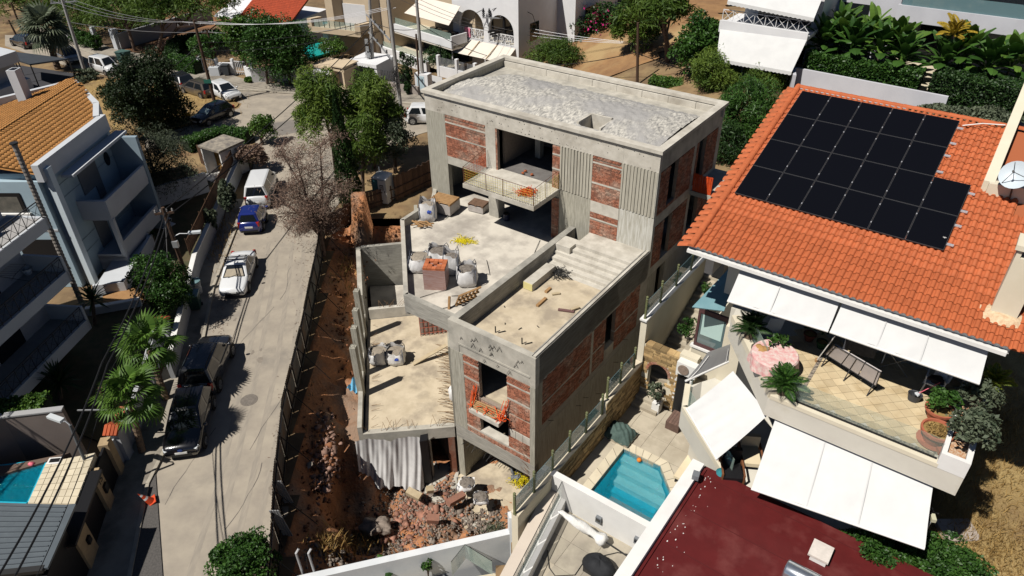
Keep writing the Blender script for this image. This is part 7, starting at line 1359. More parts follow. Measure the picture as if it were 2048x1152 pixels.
# far pines upper left
TRK=mat('pine_trunk',(.17,.115,.085),(.11,.075,.055),sc=5,bump=.6,bsc=10)
for i,(b,c,n,lab) in enumerate((((270,104),(245,22,62,34),5200,'leaning pine with a pale trunk at the left of the pine bank'),((312,110),(330,14,60,30),5200,'leaning pine in the middle of the pine bank'),((316,104),(400,8,70,26),5000,'thin pine at the right of the pine bank'),((190,62),(185,28,60,40),5200,'dense pine above the three round bushes'),((130,45),(130,8,60,34),4200,'dark pine behind the top left palm'),((60,40),(40,14,40,26),3000,'dark tree at the top left corner'),((240,60),(285,58,40,26),3000,'low green pine in front of the grey garden wall'))):
    tree('far_pine',lab,b,c,n,.42,LEAFP,bark=TRK,trunk=.2,nclump=26,group='pines on the top left bank',**PINE)
tree('street_tree','broad glossy green tree on the far pavement beside the red tiled house',(580,172),(578,108,46,56),15000,.21,LEAFH,nclump=60,low=-.8); tree('street_tree','second glossy green tree left of the pair by the red tiled house',(535,170),(535,92,44,50),14000,.21,LEAFH,nclump=56,low=-.8); tree('street_tree','light green street tree beside the grey gate',(503,158),(482,92,32,44),5200,.28,LEAFG,nclump=24); tree('garden_shrub','green shrub in the front garden under the timber poles',(440,140),(420,98,40,26),3200,.22,LEAFH,cat='shrub')
for i,(b,c,mm_,lab) in enumerate((((655,120),(668,98,32,20),LEAFG,'palm-like green planting beside the turquoise pool'),((740,95),(715,88,50,16),LEAFD,'dark hedge planting under the beige balcony'),((650,170),(643,162,18,14),LEAFD,'small dark shrub left of the garage'),((812,180),(812,150,20,36),LEAFD,'dark round garden tree behind the steel fence'),((880,140),(878,118,34,20),LEAFD,'dark bush beside the cream canopy'),((815,190),(814,178,7,12),LEAFD,'small cone shaped conifer beside the meter cabinet'),((500,165),(500,160,10,5),LEAFG,'tiny clipped bush on the far pavement'),((240,160),(170,158,22,12),LEAFO,'grey green shrub at the carport corner'),((480,340),(478,318,20,30),LEAFG,'leafy shrub behind the gate hut'),((500,345),(505,315,32,26),DRYB,'brown dry shrub beside the dead pine'),((432,470),(425,450,16,30),LEAFO,'weedy verge growth below the slat screen'),((445,440),(455,395,18,36),LEAFO,'grassy verge growth near the microcar'))): tree('garden_shrub',lab,b,c,2200,.2,mm_,cat='shrub',nclump=16,limbs=3,trunk=.05)
# behind the concrete building
tree('round_pine','rounded dark pine bush directly behind the concrete roof',(1108,150),(1106,112,52,28),6500,.28,LEAFP,nclump=44,zf=1.,**PINE)
tree('tall_pine','tall pine with a bare reddish trunk in the field behind the building',(1337,146),(1325,18,62,34),6500,.42,LEAFP,bark=TRK,trunk=.26,zf=4,**PINE); tree('tall_pine','shaggy pine with several trunks in the field behind the building',(1278,110),(1272,55,48,52),7500,.40,LEAFP,bark=TRK,trunk=.22,zf=4,**PINE); tree('tall_pine','dark pine crown at the top edge of the field',(1225,20),(1240,6,70,20),4000,.42,LEAFP,bark=TRK,zf=3,**PINE)
for i,(b,c,n,m_,lab) in enumerate((((1430,205),(1432,150,48,44),13000,LEAFB,'bright green tree left of the roof ridge behind the building'),((1540,215),(1535,165,50,42),13000,LEAFB,'bright green tree at the top corner of the solar roof'),((1500,310),(1490,235,54,60),14000,LEAFH,'deep green tree between the building and the solar roof'),((1440,330),(1455,290,34,40),4500,LEAFD,'dark shaded tree beside the building corner'),((1620,195),(1622,172,30,18),3500,LEAFG,'low green tree behind the solar roof apex'))): tree('garden_tree',lab,b,c,n,.22,m_,zf=4.2,nclump=46,low=-.9,**PINE)
tree('climber_hedge','ivy covered green mound beside the white awning house',(1410,165),(1400,100,50,52),9000,.26,LEAFH,cat='shrub',zf=4.6,nclump=44); hedge('clipped_hedge','low bright green hedge at the edge of the field',[W(1300,165,4.6),W(1385,175,4.6)],1.6,.8,2600,.16,LEAFG,z0=4.2)
BT=tree('bougainvillea','sprawling bougainvillea with pink flowers beside the white arched house',(1200,85),(1196,58,56,36),6500,.28,LEAFD,cat='shrub',zf=2); P,q,_=crown_pts(onray(1190,60,W(1200,85,2)[1]-.8)[0],(3.2,2.4,2.2),20,260); leaves('flowers',P,.22,mat('magenta_flower',(.45,.02,.16)),BT,rnd=q)
# bottom edge bushes
tree('leafy_bush','glossy bright bush at the bottom edge beside the hoarding',(490,1190),(490,1128,62,40),12000,.11,LEAFH,cat='bush',nclump=60,zf=-.5,cr=.34); 
for u,v,ru,lab in ((1735,1098,52,'left crown of the glossy bushes beside the dark red roof'),(1822,1108,56,'middle crown of the glossy bushes beside the dark red roof'),(1905,1140,62,'right crown of the glossy bushes at the bottom right corner')): tree('leafy_bush',lab,(u+10,v+95),(u,v+14,ru,42),12000,.105,LEAFH,cat='bush',nclump=60,zf=2.4,cr=.34,group='bushes at the bottom right')
# fan palms
def fan_mesh(nm,R=1.0,n=18,pet=.8,m=LEAFG,w=.055):
    mm=M(); mm.cur=.2; mm.tube([(0,0,0),(pet*.5,0,.10),(pet,0,.06)],[.03,.022,.015],4)
    for i in range(n):
        a=(i/(n-1)-.5)*4.4; mm.cur=random.uniform(.25,1); c,s_=math.cos(a),math.sin(a); L_=R*(1-.18*abs(a)/2.2); px,py=-s_*w,c*w; x0=pet
        mm.add([(x0,0,.06),(x0+c*L_*.55+px,s_*L_*.55+py,.05-.0*abs(a)),(x0+c*L_,s_*L_,-.30*R),(x0+c*L_*.55-px,s_*L_*.55-py,.02)],[(0,1,2,3)])
    return mm
def feather_mesh(R=1.0,n=26,w=.035,ll=.22):
    mm=M(); pts=[(R*t,0,.55*R*t*(1-.95*t)) for t in np.linspace(0,1,9)]; mm.cur=.3; mm.tube(pts,[.016]*8+[.005],3)
    for i in range(n):
        t=.12+.86*i/(n-1); x,z=R*t,.55*R*t*(1-.95*t); L_=ll*R*math.sin(math.pi*min(1,t*.8+.18))**.7
        for s_ in (-1,1): mm.cur=random.random(); mm.add([(x,0,z),(x+.35*L_+w,s_*L_*.55,z+.06*R),(x+.75*L_,s_*L_,z-.02*R),(x+.30*L_-w,s_*L_*.55,z+.05*R)],[(0,1,2,3)])
    return mm
def blade_mesh(L_=1.0,w=.05):
    mm=M(); mm.cur=random.random(); mm.add([(0,-w*.6,0),(L_*.5,-w,.04),(L_,0,-.08*L_),(L_*.5,w,.04),(0,w*.6,0)],[(0,1,2,3,4)]); return mm
def rosette(name,label,cat,trunk,top,proto,nl,sc=1.,el=(-.5,1.2),m=LEAFG,tr=(.16,.13),group=None,base=None,bark=BARK):
    b=np.array(base if base is not None else trunk[0]); t=thing(name,label,cat,tuple(b),group=group)
    if trunk is not None:
        k=24; P=[np.array(trunk[0])*(1-i/k)+np.array(trunk[1])*i/k for i in range(k+1)]; M().tube(P,[(tr[0]*(1-i/k)+tr[1]*i/k)*(1.12 if i%2 else .94) for i in range(k+1)],9).build('trunk',bark,t)
    protos=[]
    for k in range(3): o=proto().build('frond',m,t,attr=True,local=True); protos.append(o)
    off=np.array(top)-BASE[t]
    for i in range(nl):
        e=el[0]+(el[1]-el[0])*((i+.5)/nl)**.8; a=i*2.39996+random.uniform(-.2,.2); o=protos[i] if i<3 else inst(protos[i%3],t,name='frond')
        o.location=off; o.rotation_euler=(random.uniform(-.25,.25),-e,a); s_=sc*random.uniform(.72,1.15); o.scale=(s_,s_,s_)
    return t
PALMB=mat('palm_bark',(.20,.14,.09),(.12,.085,.06),sc=7,bump=1,bsc=12)
b=W(333,800,0); rosette('fan_palm','fan palm with an orange pot behind it, beside the dark off road car','palm',(b,onray(298,700,b[1])[0]),onray(298,695,b[1])[0],lambda:fan_mesh('f',.80,18,.95,w=.05),24,1.,(-.75,1.35),bark=PALMB,group='fan palms on the pavement')
b=W(285,905,0); rosette('fan_palm','nearest fan palm, right behind the sandstone gate','palm',(b,onray(258,800,b[1])[0]),onray(258,795,b[1])[0],lambda:fan_mesh('f',.75,18,.9,w=.05),24,1.,(-.75,1.35),bark=PALMB,group='fan palms on the pavement')
b=W(116,138,0); rosette('fan_palm','tall fan palm with drooping grey green fronds at the top left','palm',(b,onray(92,62,b[1])[0]),onray(92,58,b[1])[0],lambda:fan_mesh('f',1.5,20,1.2,w=.09),42,1.1,(-1.2,1.3),m=LEAFO,tr=(.34,.28),bark=PALMB)
for u,v,ub,vb,lab,s_ in ((185,600,190,650,'spiky dark yucca at the corner of the balcony house',1.0),(118,765,122,800,'spiky yucca with yellow green leaves in the dark courtyard',1.15),(305,470,310,490,'small grey green agave by the blue house terrace',.4)):
    b=W(ub,vb,0); top=onray(u,v,b[1])[0]; rosette('yucca',lab,'plant',(b,top),top,lambda:blade_mesh(1.0,.05),60,s_*1.1,(-.6,1.4),m=LEAFD if 'dark' in lab else LEAFH,tr=(.1,.08))
# strelitzia clumps, top right
def banana(L_=1.4,w=.24):
    mm=M(); mm.cur=random.random(); mm.tube([(0,0,0),(L_*.45,0,.08)],[.03,.018],4); V=[];n=7
    for i in range(n+1):
        t=i/n; ww=w*math.sin(math.pi*(.06+.92*t))**.6; x=L_*(.4+.75*t); z=.1+.22*t-.45*t*t; V+=[(x,-ww,z-.05),(x,0,z),(x,ww,z-.05)]
    mm.add(V,[(3*i+k,3*i+3+k,3*i+4+k,3*i+1+k) for i in range(n) for k in (0,1)]); return mm
STL=['leftmost strelitzia clump, hiding the corner of the white awning house','tall strelitzia clump second from the left above the planter wall','low strelitzia clump third from the left above the planter wall','tallest strelitzia clump in the middle above the planter wall','low strelitzia clump just right of the tallest one above the planter wall','strelitzia clump sixth from the left above the planter wall','rightmost low strelitzia clump above the planter wall','rear strelitzia clump against the side wall of the modern house','low strelitzia clump at the left end behind the tall hedge','strelitzia clump beside the yellowing palm behind the tall hedge','strelitzia clump third from the left behind the tall hedge','rightmost strelitzia clump behind the tall hedge']
for i,(a,b_,h_) in enumerate(((-13.3,56.4,2.6),(-12.2,57.3,3.2),(-11.2,56.2,2.8),(-10.4,57.6,3.6),(-9.4,56.5,2.6),(-8.6,57.4,3.0),(-7.7,56.4,2.2),(-12.8,58.6,3.4),(-5.3,56.0,2.2),(-4.3,56.8,2.8),(-2.6,56.2,2.4),(-1.4,57,2.7))):
    p=A2W(a,b_+(.5 if i<8 else 1.8),7.0)
    for kk in range(2):
        pass
    rosette('strelitzia',STL[i],'plant',(p,p+np.array([0,0,h_*.62])),p+np.array([0,0,h_*.62]),banana,30,1.45,(-.35,1.5),m=LEAFG if i%2 else LEAFH,group='strelitzias above the planter wall' if i<8 else 'strelitzias behind the tall hedge',tr=(.12,.08))
p=A2W(-5.2,58,7); rosette('yellow_palm','yellowing feathery palm among the strelitzias at the top right','palm',(p,p+np.array([0,0,3.4])),p+np.array([0,0,3.4]),lambda:feather_mesh(1.3,20,.05),18,1.1,(-.4,1.2),m=mat('yellow_frond',(.25,.17,.015),(.42,.30,.03),leaf=.2))
hedge('planter_shrubs','leafy shrubs trailing over the lilac grey planter wall',[A2W(-13.8,55.4,0),A2W(-6,55.2,0)],1.2,1.2,9000,.2,LEAFH,z0=7.3,cat='shrub')
rosette('cycad','dark cycad on the planter between the strelitzias','plant',(A2W(-8.6,55.2,6.9),A2W(-8.6,55.2,7.6)),A2W(-8.6,55.2,7.7),lambda:feather_mesh(1.0,18),22,1.0,(-.2,1.2),m=LEAFD)
# scattered dead leaves and tufts
grass('dry_tufts',[(1960,1000,60,90),(1980,1110,60,40),(2000,850,40,60)],3800,.22,STRAW,lambda p:float(base_z(p[0],p[1]))+.14,(16,15,3)); grass('verge_tufts',[(405,210,40,20),(300,240,40,15),(215,185,20,15),(455,430,10,40),(435,480,10,30)],1400,.28,STRAW,lambda p:.08,(-25,60,0))
# ================================================================ FURNITURE AND PLANTS ON THE NEIGHBOUR'S TERRACES
TZ=8.4
def ta(u,v,z=TZ): return W2A(W(u,v,z))
c=ta(1551,706,9.13); t=thing('garden_table','round garden table under a pink and white patterned cloth','table',(c[0],c[1],TZ),frame='AB')
PK=mat('pink_floral_cloth',(.62,.30,.29),(.66,.56,.50),sc=7,det=3,rough=.8); m=M(); n=32; V=[]
for k,(r,z) in enumerate(((0,9.13),(.72,9.13),(.76,9.08),(.80,8.62))):
    for j in range(n): a=2*math.pi*j/n; q=r*(1+(.06*math.sin(8*a) if k==3 else 0)); V.append((c[0]+q*math.cos(a),c[1]+q*math.sin(a),z))
m.add(V,[(i*n+j,i*n+(j+1)%n,(i+1)*n+(j+1)%n,(i+1)*n+j) for i in range(3) for j in range(n)]); m.build('tablecloth',PK,t,smooth=False); M().lathe((c[0],c[1],TZ),[(.35,0),(.05,.08),(.05,.7)],10).build('pedestal',BLACKM,t)
g=ta(1522,695,9.13); t=thing('wicker_basket','dark wicker basket with a brown cloth on the left of the pink table','basket',(g[0],g[1],8.95),frame='AB'); m=M(); m.lathe((g[0],g[1],8.6),[(.22,0),(.30,.45),(.32,.5),(.27,.46)],12,caps=False); m.build('basket',mat('dark_wicker',(.05,.04,.03),(.10,.08,.06),sc=20),t); m=M(); m.blob((g[0]+.05,g[1],9.1),(.25,.2,.08),7,.2,seed=2); m.build('brown_cloth',mat('tan_cloth',(.42,.24,.09),(.34,.19,.07),sc=4),t,smooth=True)
for u,v,h_,lab in ((1500,662,.55,'dark green cycad in the planter above the bay window'),(1567,768,.45,'bright cycad in the corner planter in front of the pink table')):
    c=ta(u,v,TZ+.5); b=(c[0],c[1],TZ); T=A2W(c[0],c[1],TZ); t=rosette('cycad',lab,'plant',(T,T+np.array([0,0,h_])),T+np.array([0,0,h_]),lambda:feather_mesh(1.0,24,.022,.26),30,.72,(-.35,1.25),m=LEAFD if 'dark' in lab else LEAFH,tr=(.16,.14),bark=PALMB,group='cycads on the tiled terrace')
c=ta(1548,720,TZ); bush('table_plant','airy bright leaved pot plant in front of the pink table',(c[0],c[1],TZ+.75),(.38,.35,.35),130,.15,LEAFH,'plant',frame='AB',nclump=12)
# foldable swing seat seen from behind
q=lambda u,v,z:W2A(W(u,v,z)); t=thing('swing_seat','long pale padded bench back on black tube legs, half in the awning shade','bench',tuple(q(1700,730,TZ)),frame='AB')
L0,L1,M0,M1=q(1650,708,8.75),q(1752,772,8.75),q(1668,690,9.5),q(1762,745,9.5)
for k in range(3):
    f=lambda p,r,s_:p*(1-s_)+r*s_; s0,s1=k/3+.01,(k+1)/3-.01; m=M(); m.slabq([f(L0,L1,s0),f(L0,L1,s1),f(M0,M1,s1),f(M0,M1,s0)],.06); m.build('back_panel',mat('pale_pad',(.50,.45,.43),(.45,.41,.39),sc=3),t)
m=M(); m.tube([L0,L1,M1,M0,L0],.022,5)
for s_ in (.05,.5,.95):
    p=L0*(1-s_)+L1*s_; u_=M0*(1-s_)+M1*s_; m.tube([u_,p,(p[0]-.05,p[1]-.25,TZ+.02),(p[0]+.1,p[1]+.35,TZ+.02),u_],.018,5)
m.build('tube_frame',BLACKM,t)
c=ta(1722,688,9.3); m=M(); m.grid(lambda u,v:(c[0]-.5+1.0*u,c[1]+.1+.03*math.sin(u*8),9.6-.8*v),8,6); m.build('dark_towel',mat('dark_towel',(.05,.052,.06),(.075,.078,.09),sc=9),base=(c[0],c[1],9),frame='AB',label='dark grey towel hanging behind the pale bench',cat='towel')
c=ta(1790,735,TZ); t=thing('laundry_rack','wire laundry rack in the shade of the long awning','drying rack',tuple(c),frame='AB'); m=M()
for k in range(9): m.tube([(c[0]-.75,c[1]-.3+.08*k,TZ+.95),(c[0]+.75,c[1]-.3+.08*k,TZ+.95)],.007,3)
for x in(-.75,.75): m.tube([(c[0]+x,c[1]-.3,TZ+.95),(c[0]+x,c[1]+.35,TZ+.95)],.014,4); m.tube([(c[0]+x,c[1],TZ+.95),(c[0]-x*.6,c[1]-.3,TZ)],.014,4); m.tube([(c[0]+x,c[1],TZ+.95),(c[0]-x*.6,c[1]+.4,TZ)],.014,4)
m.build('frame',RIM,t)
c=ta(1750,712,TZ); t=thing('step_ladder','small silver step stool beside the laundry rack','stool',tuple(c),frame='AB')
for k in range(5): M().box(c[0]-.3,c[0]+.3,c[1]-.2+.1*k,c[1]-.13+.1*k,TZ+.75,TZ+.78).build('slat',RIM,t)
for x in(-.3,.28): M().bar((c[0]+x,c[1]-.25,TZ),(c[0]+x,c[1],TZ+.75),.03).build('leg',RIM,t); M().bar((c[0]+x,c[1]+.35,TZ),(c[0]+x,c[1]+.1,TZ+.75),.03).build('leg',RIM,t)
c=ta(1862,783,TZ); t=thing('plastic_armchair','white reclining plastic chair with dark clothes on its seat','chair',tuple(c),frame='AB'); PW_=mat('white_plastic',.7)
M().obox((c[0],c[1],TZ+.42),(.5,.5,.05)).build('seat',PW_,t); M().obox((c[0]+.18,c[1]+.33,TZ+.8),(.5,.06,.75),rz=-.4,rx=-.4).build('backrest',PW_,t)
for x,y in((-.24,-.24),(.24,-.24),(-.24,.24),(.24,.24)): M().bar((c[0]+x*1.2,c[1]+y*1.2,TZ),(c[0]+x,c[1]+y,TZ+.42),.045).build('leg',PW_,t)
for s_ in(-1,1): M().bar((c[0]+s_*.28,c[1]-.2,TZ+.65),(c[0]+s_*.28,c[1]+.3,TZ+.68),.05,.03).build('armrest',PW_,t); M().bar((c[0]+s_*.28,c[1]-.2,TZ+.65),(c[0]+s_*.26,c[1]-.24,TZ+.42),.035).build('arm_post',PW_,t)
m=M(); m.blob((c[0],c[1],TZ+.52),(.22,.2,.10),7,.25,seed=5); m.build('dark_clothes',mat('dark_clothes',(.03,.022,.022)),base=(c[0],c[1],TZ+.45),frame='AB',smooth=True,label='dark bundle of clothes on the white plastic chair',cat='clothes')
c=ta(1826,800,TZ); t=thing('mop_bucket','dark grey mop bucket with a mop and pink handle on the tiles','bucket',tuple(c),frame='AB'); M().lathe((c[0],c[1],TZ),[(.13,0),(.17,.25),(.18,.27),(.15,.25),(.12,.05)],12,caps=False,sx=1.25).build('bucket',mat('charcoal_plastic',(.045,.048,.055),rough=.5),t); m=M(); m.blob((c[0]+.05,c[1],TZ+.28),(.09,.08,.06),5,.2); m.build('mop_head',LGREY,t); M().tube([(c[0]+.05,c[1],TZ+.3),(c[0]+.5,c[1]+.35,TZ+.75)],.012,5).build('mop_handle',mat('pink_plastic',.5),t)
def pot(name,label,u,v,r,h_,mt,soil,z=TZ):
    c=ta(u,v,z); t=thing(name,label,'flower pot',tuple(c),frame='AB'); M().lathe(c,[(r*.68,0),(r*.95,h_*.8),(r*1.1,h_*.8),(r*1.12,h_),(r*.98,h_),(r*.94,h_*.86)],18,caps=False).build('pot',mt,t); M().lathe(c+np.array([0,0,h_*.86]),[(r*.95,0),(0,.04)],14,caps=False).build('soil',soil,t); return t,c
TC=mat('terracotta_pot',(.40,.125,.07),(.34,.10,.055),sc=3,rough=.7); SO=mat('dry_moss',(.30,.20,.07),(.22,.14,.05),sc=8,bump=1,bsc=14)
t,c=pot('terracotta_pot','large terracotta pot of dried yellow growth, nearest the glass rail',1866,882,.42,.5,TC,SO); P,q_,_=crown_pts((c[0],c[1],TZ+.5),(.35,.35,.12),8,260); leaves('dry_growth',P,.14,STRAW,t,rnd=q_,shape=(.12,.6)); M().lathe(c,[(.46,0),(.48,.05),(.40,.05)],18).build('saucer',TC,t)
t,c=pot('terracotta_pot','terracotta pot full of green leaves beside the white plastic chair',1872,836,.38,.42,TC,SO); P,q_,_=crown_pts((c[0],c[1],TZ+.75),(.48,.42,.36),12,700,low=-.2); leaves('foliage',P,.12,LEAFH,t,rnd=q_,shape=(.3,.55))
c=ta(1886,907,TZ); M().obox((c[0],c[1],TZ+.08),(.34,.26,.14),rz=.6).build('roof_tile_piece',TC,base=tuple(c),frame='AB',label='loose terracotta ridge tile lying by the glass rail corner',cat='tile')
t,c=pot('terracotta_pot','dark red pot in the awning shade behind the pink table',1617,680,.2,.3,mat('dark_red_pot',(.10,.03,.02)),SO); P,q_,_=crown_pts((c[0],c[1],TZ+.6),(.25,.25,.25),8,160); leaves('foliage',P,.12,LEAFD,t,rnd=q_)
t,c=pot('terracotta_pot','green pot in the shade beside the parasol pole',1641,695,.17,.28,mat('green_pot',(.015,.05,.02)),SO); P,q_,_=crown_pts((c[0],c[1],TZ+.65),(.22,.22,.35),8,200); leaves('foliage',P,.12,LEAFD,t,rnd=q_)
b,e=q_ ,0
b=W2A(W(1632,723,TZ)); e=W2A(W(1670,672,TZ+1.6)); t=thing('wooden_pole','thin white pole with a wooden foot leaning by the pale bench','pole',tuple(b),frame='AB'); M().tube([b,e],.018,6).build('pole',WHITEP,t); M().lathe(b,[(.05,0),(.06,.1),(.03,.15)],8).build('wooden_foot',WOOD,t)
c=ta(1545,670,TZ); M().obox((c[0],c[1],TZ+.45),(.5,.06,.9),rz=.5,rx=.35).build('folded_deckchair',mat('pale_blue_canvas',(.36,.42,.50)),base=tuple(c),frame='AB',label='folded pale blue deck chair behind the pink table',cat='chair')
for u,v,r,m_,n,lab in ((1958,800,(.55,.6,.5),LEAFO,900,'grey green bonsai like shrub further along the white trough'),(1950,862,(.75,.65,.5),LEAFO,1500,'large grey green shrub spreading over the end of the white trough')): c=ta(u,v,TZ+1.0); bush('trough_shrub',lab,(c[0],c[1],TZ+1.05),r,n,.13,m_,'shrub',frame='AB',nclump=22)
c=A2W(*ta(1985,765,TZ+.8)[:2],TZ+.4); rosette('cycad','yellow green cycad at the far end of the white trough','plant',(c,c+np.array([0,0,.4])),c+np.array([0,0,.4]),lambda:feather_mesh(.8,20,.022,.26),16,.9,(-.3,1.1),m=LEAFY,tr=(.1,.08))
# middle balcony seats
for u,v,lab,cm in ((1500,912,'wooden lounge armchair with white cushions under the middle awning',mat('cream_cushion',.6)),(1463,940,'dark wooden armchair with a glass on its table by the balcony rail',BLACKM)):
    c=W2A(W(u,v,5.2)); t=thing('lounge_chair',lab,'chair',(c[0],c[1],4.9),frame='AB'); TK=mat('teak',(.19,.075,.03),(.13,.05,.02),sc=5)
    M().obox((c[0],c[1],5.22),(.62,.9,.16),rz=.5).build('cushion',cm,t); M().obox((c[0]-.2,c[1]+.42,5.5),(.62,.16,.55),rz=.5).build('back_cushion',cm,t)
    for s_ in(-1,1): x,y=c[0]+s_*.36*math.cos(.5),c[1]+s_*.36*math.sin(.5); M().obox((x,y,5.42),(.06,.9,.05),rz=.5).build('armrest',TK,t); M().obox((x+.2,y-.38,5.15),(.06,.06,.5),rz=.5).build('leg',TK,t); M().obox((x-.2,y+.38,5.15),(.06,.06,.5),rz=.5).build('leg',TK,t)
c=W2A(W(1442,948,5.1)); m=M(); m.blob((c[0],c[1],5.1),(.2,.25,.18),7,.05); m.build('teal_cushion',mat('teal_cushion',(.02,.14,.17),(.03,.2,.22),sc=12),base=tuple(c),frame='AB',smooth=True,label='teal patterned cushion by the balcony rail',cat='cushion')
# passage plants and bin
for u,v,z,r,n,lab in ((1374,655,4.9,(.42,.42,.55),1100,'round clipped bush in the raised bed below the bay window'),(1413,577,5.2,(.28,.28,.32),450,'small round bush higher up beside the garden stairs')): c=W2A(W(u,v,z)); bush('stair_bush',lab,(c[0],c[1],z),r,n,.09,LEAFH,'bush',frame='AB',nclump=40,cr=.32,low=-1)
c=W2A(W(1437,552,5.32)); t=thing('wheelie_bin','black wheelie bin under the roof eave at the top of the stairs','bin',(c[0],c[1],5.32),frame='AB'); M().box(c[0]-.28,c[0]+.28,c[1]-.3,c[1]+.3,5.4,6.3).build('body',mat('black_bin',(.02,.021,.022),rough=.5),t); M().box(c[0]-.31,c[0]+.31,c[1]-.34,c[1]+.33,6.3,6.38).build('lid',mat('black_bin',.1),t)
for x in(-.22,.22): M().obox((c[0]+x,c[1]+.26,5.42),(.06,.2,.2)).build('wheel',TYRE,t)
# anemometer and pot at the lower right corner
b=W2A(W(1838,1085,5.6)); e=W2A(W(1866,1036,6.3)); t=thing('anemometer','pale awning wind sensor with a small cup rotor on a grey arm','sensor',tuple(b),frame='AB'); M().tube([b,e],.022,6).build('arm',RIM,t); M().obox(e,(.13,.24,.13),rz=.4).build('housing',mat('yellowed_plastic',(.50,.48,.34)),t); m=M(); k=e+np.array([-.04,.16,.1])
for j in range(3): a=2.1*j; m.tube([k,k+np.array([.1*math.cos(a),.1*math.sin(a),0])],.008,4); m.blob(k+np.array([.12*math.cos(a),.12*math.sin(a),0]),(.03,.03,.03),4,0)
m.build('cup_rotor',BLACKM,t)
c=W2A(W(1868,1005,6.2)); M().box(1.2,1.7,16.3,16.5,.5,4.0).build('end_pier',WALLG,HS)
p=W(1912,1062,3.0); M().box(p[0]-.6,p[0]+.6,p[1]-.5,p[1]+.4,2.9,float(base_z(p[0],p[1]))+.22).build('concrete_slab',mat('pinkish_slab',(.40,.34,.29),(.34,.29,.25),sc=3),base=tuple(p),label='pale concrete slab lying on the dry lawn at the lower right',cat='slab')
# banana and young plant in the front yard
for u,v,lab,n in ((783,1152,'young banana plant with upright leaves in the front yard',5),(856,1152,'young leafy sapling in the front yard by the white wall',0)):
    p=W(u,v-4,-.6); p[2]=-1.0
    if n: rosette('banana_plant',lab,'plant',(p,p+np.array([0,0,.3])),p+np.array([0,0,.3]),lambda:banana(.8,.14),6,1.0,(.7,1.4),m=LEAFH,tr=(.05,.04))
    else: bush('sapling',lab,(p[0],p[1],-.2),(.22,.22,.5),160,.14,LEAFH,'plant',nclump=10)
# ================================================================ POLES, LAMPS, WIRES, BINS AND STREET SMALL THINGS
TIMB=mat('creosoted_timber',(.085,.05,.032),(.055,.033,.022),sc=6,stretch=(4,4,.4),bump=.4,bsc=14); CPOL=mat('grey_concrete_pole',(.36,.35,.33),(.29,.28,.265),sc=3,bump=.2,bsc=20); GALV=mat('galvanised',(.40,.41,.42),rough=.45,metal=.5); INS=mat('insulator',(.25,.24,.23),rough=.3); WIREM=mat('black_cable',(.012,.012,.013),rough=.6); WIREG=mat('bare_conductor',(.30,.30,.31),rough=.4,metal=.5)
TOP={}
def pole(key,name,label,base,top,mt,r=(.16,.10),z=0.,arms=(),lamp=None,extra=None):
    b=W(*base,z); p=onray(top[0],top[1],b[1])[0]; t=thing(name,label,'pole',tuple(b)); M().tube([b+(0,0,-.3),(b+p)/2,p],[r[0],(r[0]+r[1])/2,r[1]],9).build('shaft',mt,t); TOP[key]=p
    for dz,l,a in arms:
        c=p+(0,0,-dz); d=np.array([math.cos(a),math.sin(a),0])*l; x=M().bar(c-d,c+d,.10,.12).build('crossarm',GALV if mt is not TIMB else TIMB,t)
        for s_ in (-.9,-.3,.3,.9): M().lathe(c+d*s_+np.array([0,0,.06]),[(.03,0),(.06,.05),(.03,.09),(.06,.13),(.02,.2)],6).build('insulator',INS,x)
    if lamp:
        dz,l,a,le=lamp; c=p+(0,0,-dz); d=np.array([math.cos(a),math.sin(a),.15]); M().tube([c,c+d*l*.5+np.array([0,0,.12]),c+d*l],.03,6).build('lamp_arm',GALV,t); e=c+d*l; m=M(); m.obox(e+d*le*.5,(le,.22,.12),rz=a); m.build('lamp_head',mat('lamp_casing',(.52,.55,.56),rough=.4),t)
    return t
K=math.pi
t=pole('a','utility_pole','dark timber pole with a street lamp and a fuse box by the green bin',(386,590),(325,415),TIMB,(.14,.10),lamp=(1.9,.9,.15,.7),arms=((.35,.5,.2),)); p=TOP['a']; M().obox(p+(.1,-.1,-2.3),(.3,.2,.4)).build('fuse_box',GALV,t)
m=M(); m.tube([p+(.0,0,-.5),p+(-.5,-.6,-3.5)],.018,4); m.build('stay_cable',WIREG,t)
t=pole('b','street_lamp','dark street lamp post standing on the beige pool deck',(168,918),(140,850),mat('dark_grey_post',(.10,.11,.12)),(.07,.055),z=2.2,lamp=(.0,.35,2.75,.75))
t=pole('c','utility_pole','short dark pole with grey brackets beside the front fan palm',(258,905),(200,775),TIMB,(.12,.09)); p=TOP['c']; M().bar(p+(-1.6,.2,-1.5),p+(.5,.2,-1.5),.05).build('bracket',GALV,t)
pole('d','utility_pole','leaning dark timber pole with a green sign by the white hatchback',(430,207),(388,40),TIMB,(.17,.12),arms=((.5,1.6,.3),)); M().obox(onray(415,163,W(430,207,0)[1]-.2)[0],(.7,.05,.35)).build('green_sign',mat('green_sign',(.02,.12,.09)),base=onray(415,163,W(430,207,0)[1]-.2)[0],label='small green sign plate fixed to the leaning timber pole',cat='sign')
pole('e','street_lamp','grey concrete lamp post in front of the dark round tree',(285,262),(255,165),CPOL,(.17,.12),lamp=(1.9,.9,3.0,.6))
pole('f','utility_pole','tall pale concrete pole rising over the carport junction',(170,145),(118,-20),CPOL,(.20,.13),arms=((1.2,1.2,.3),))
pole('g','utility_pole','dark timber pole behind the white gate at the top',(440,140),(414,62),TIMB,(.15,.11),arms=((.2,.6,.2),)); pole('h','utility_pole','slim dark timber pole at the top left corner',(42,58),(22,5),TIMB,(.14,.10)); pole('i','utility_pole','short dark timber pole by the cars at the top left',(40,85),(17,40),TIMB,(.14,.10))
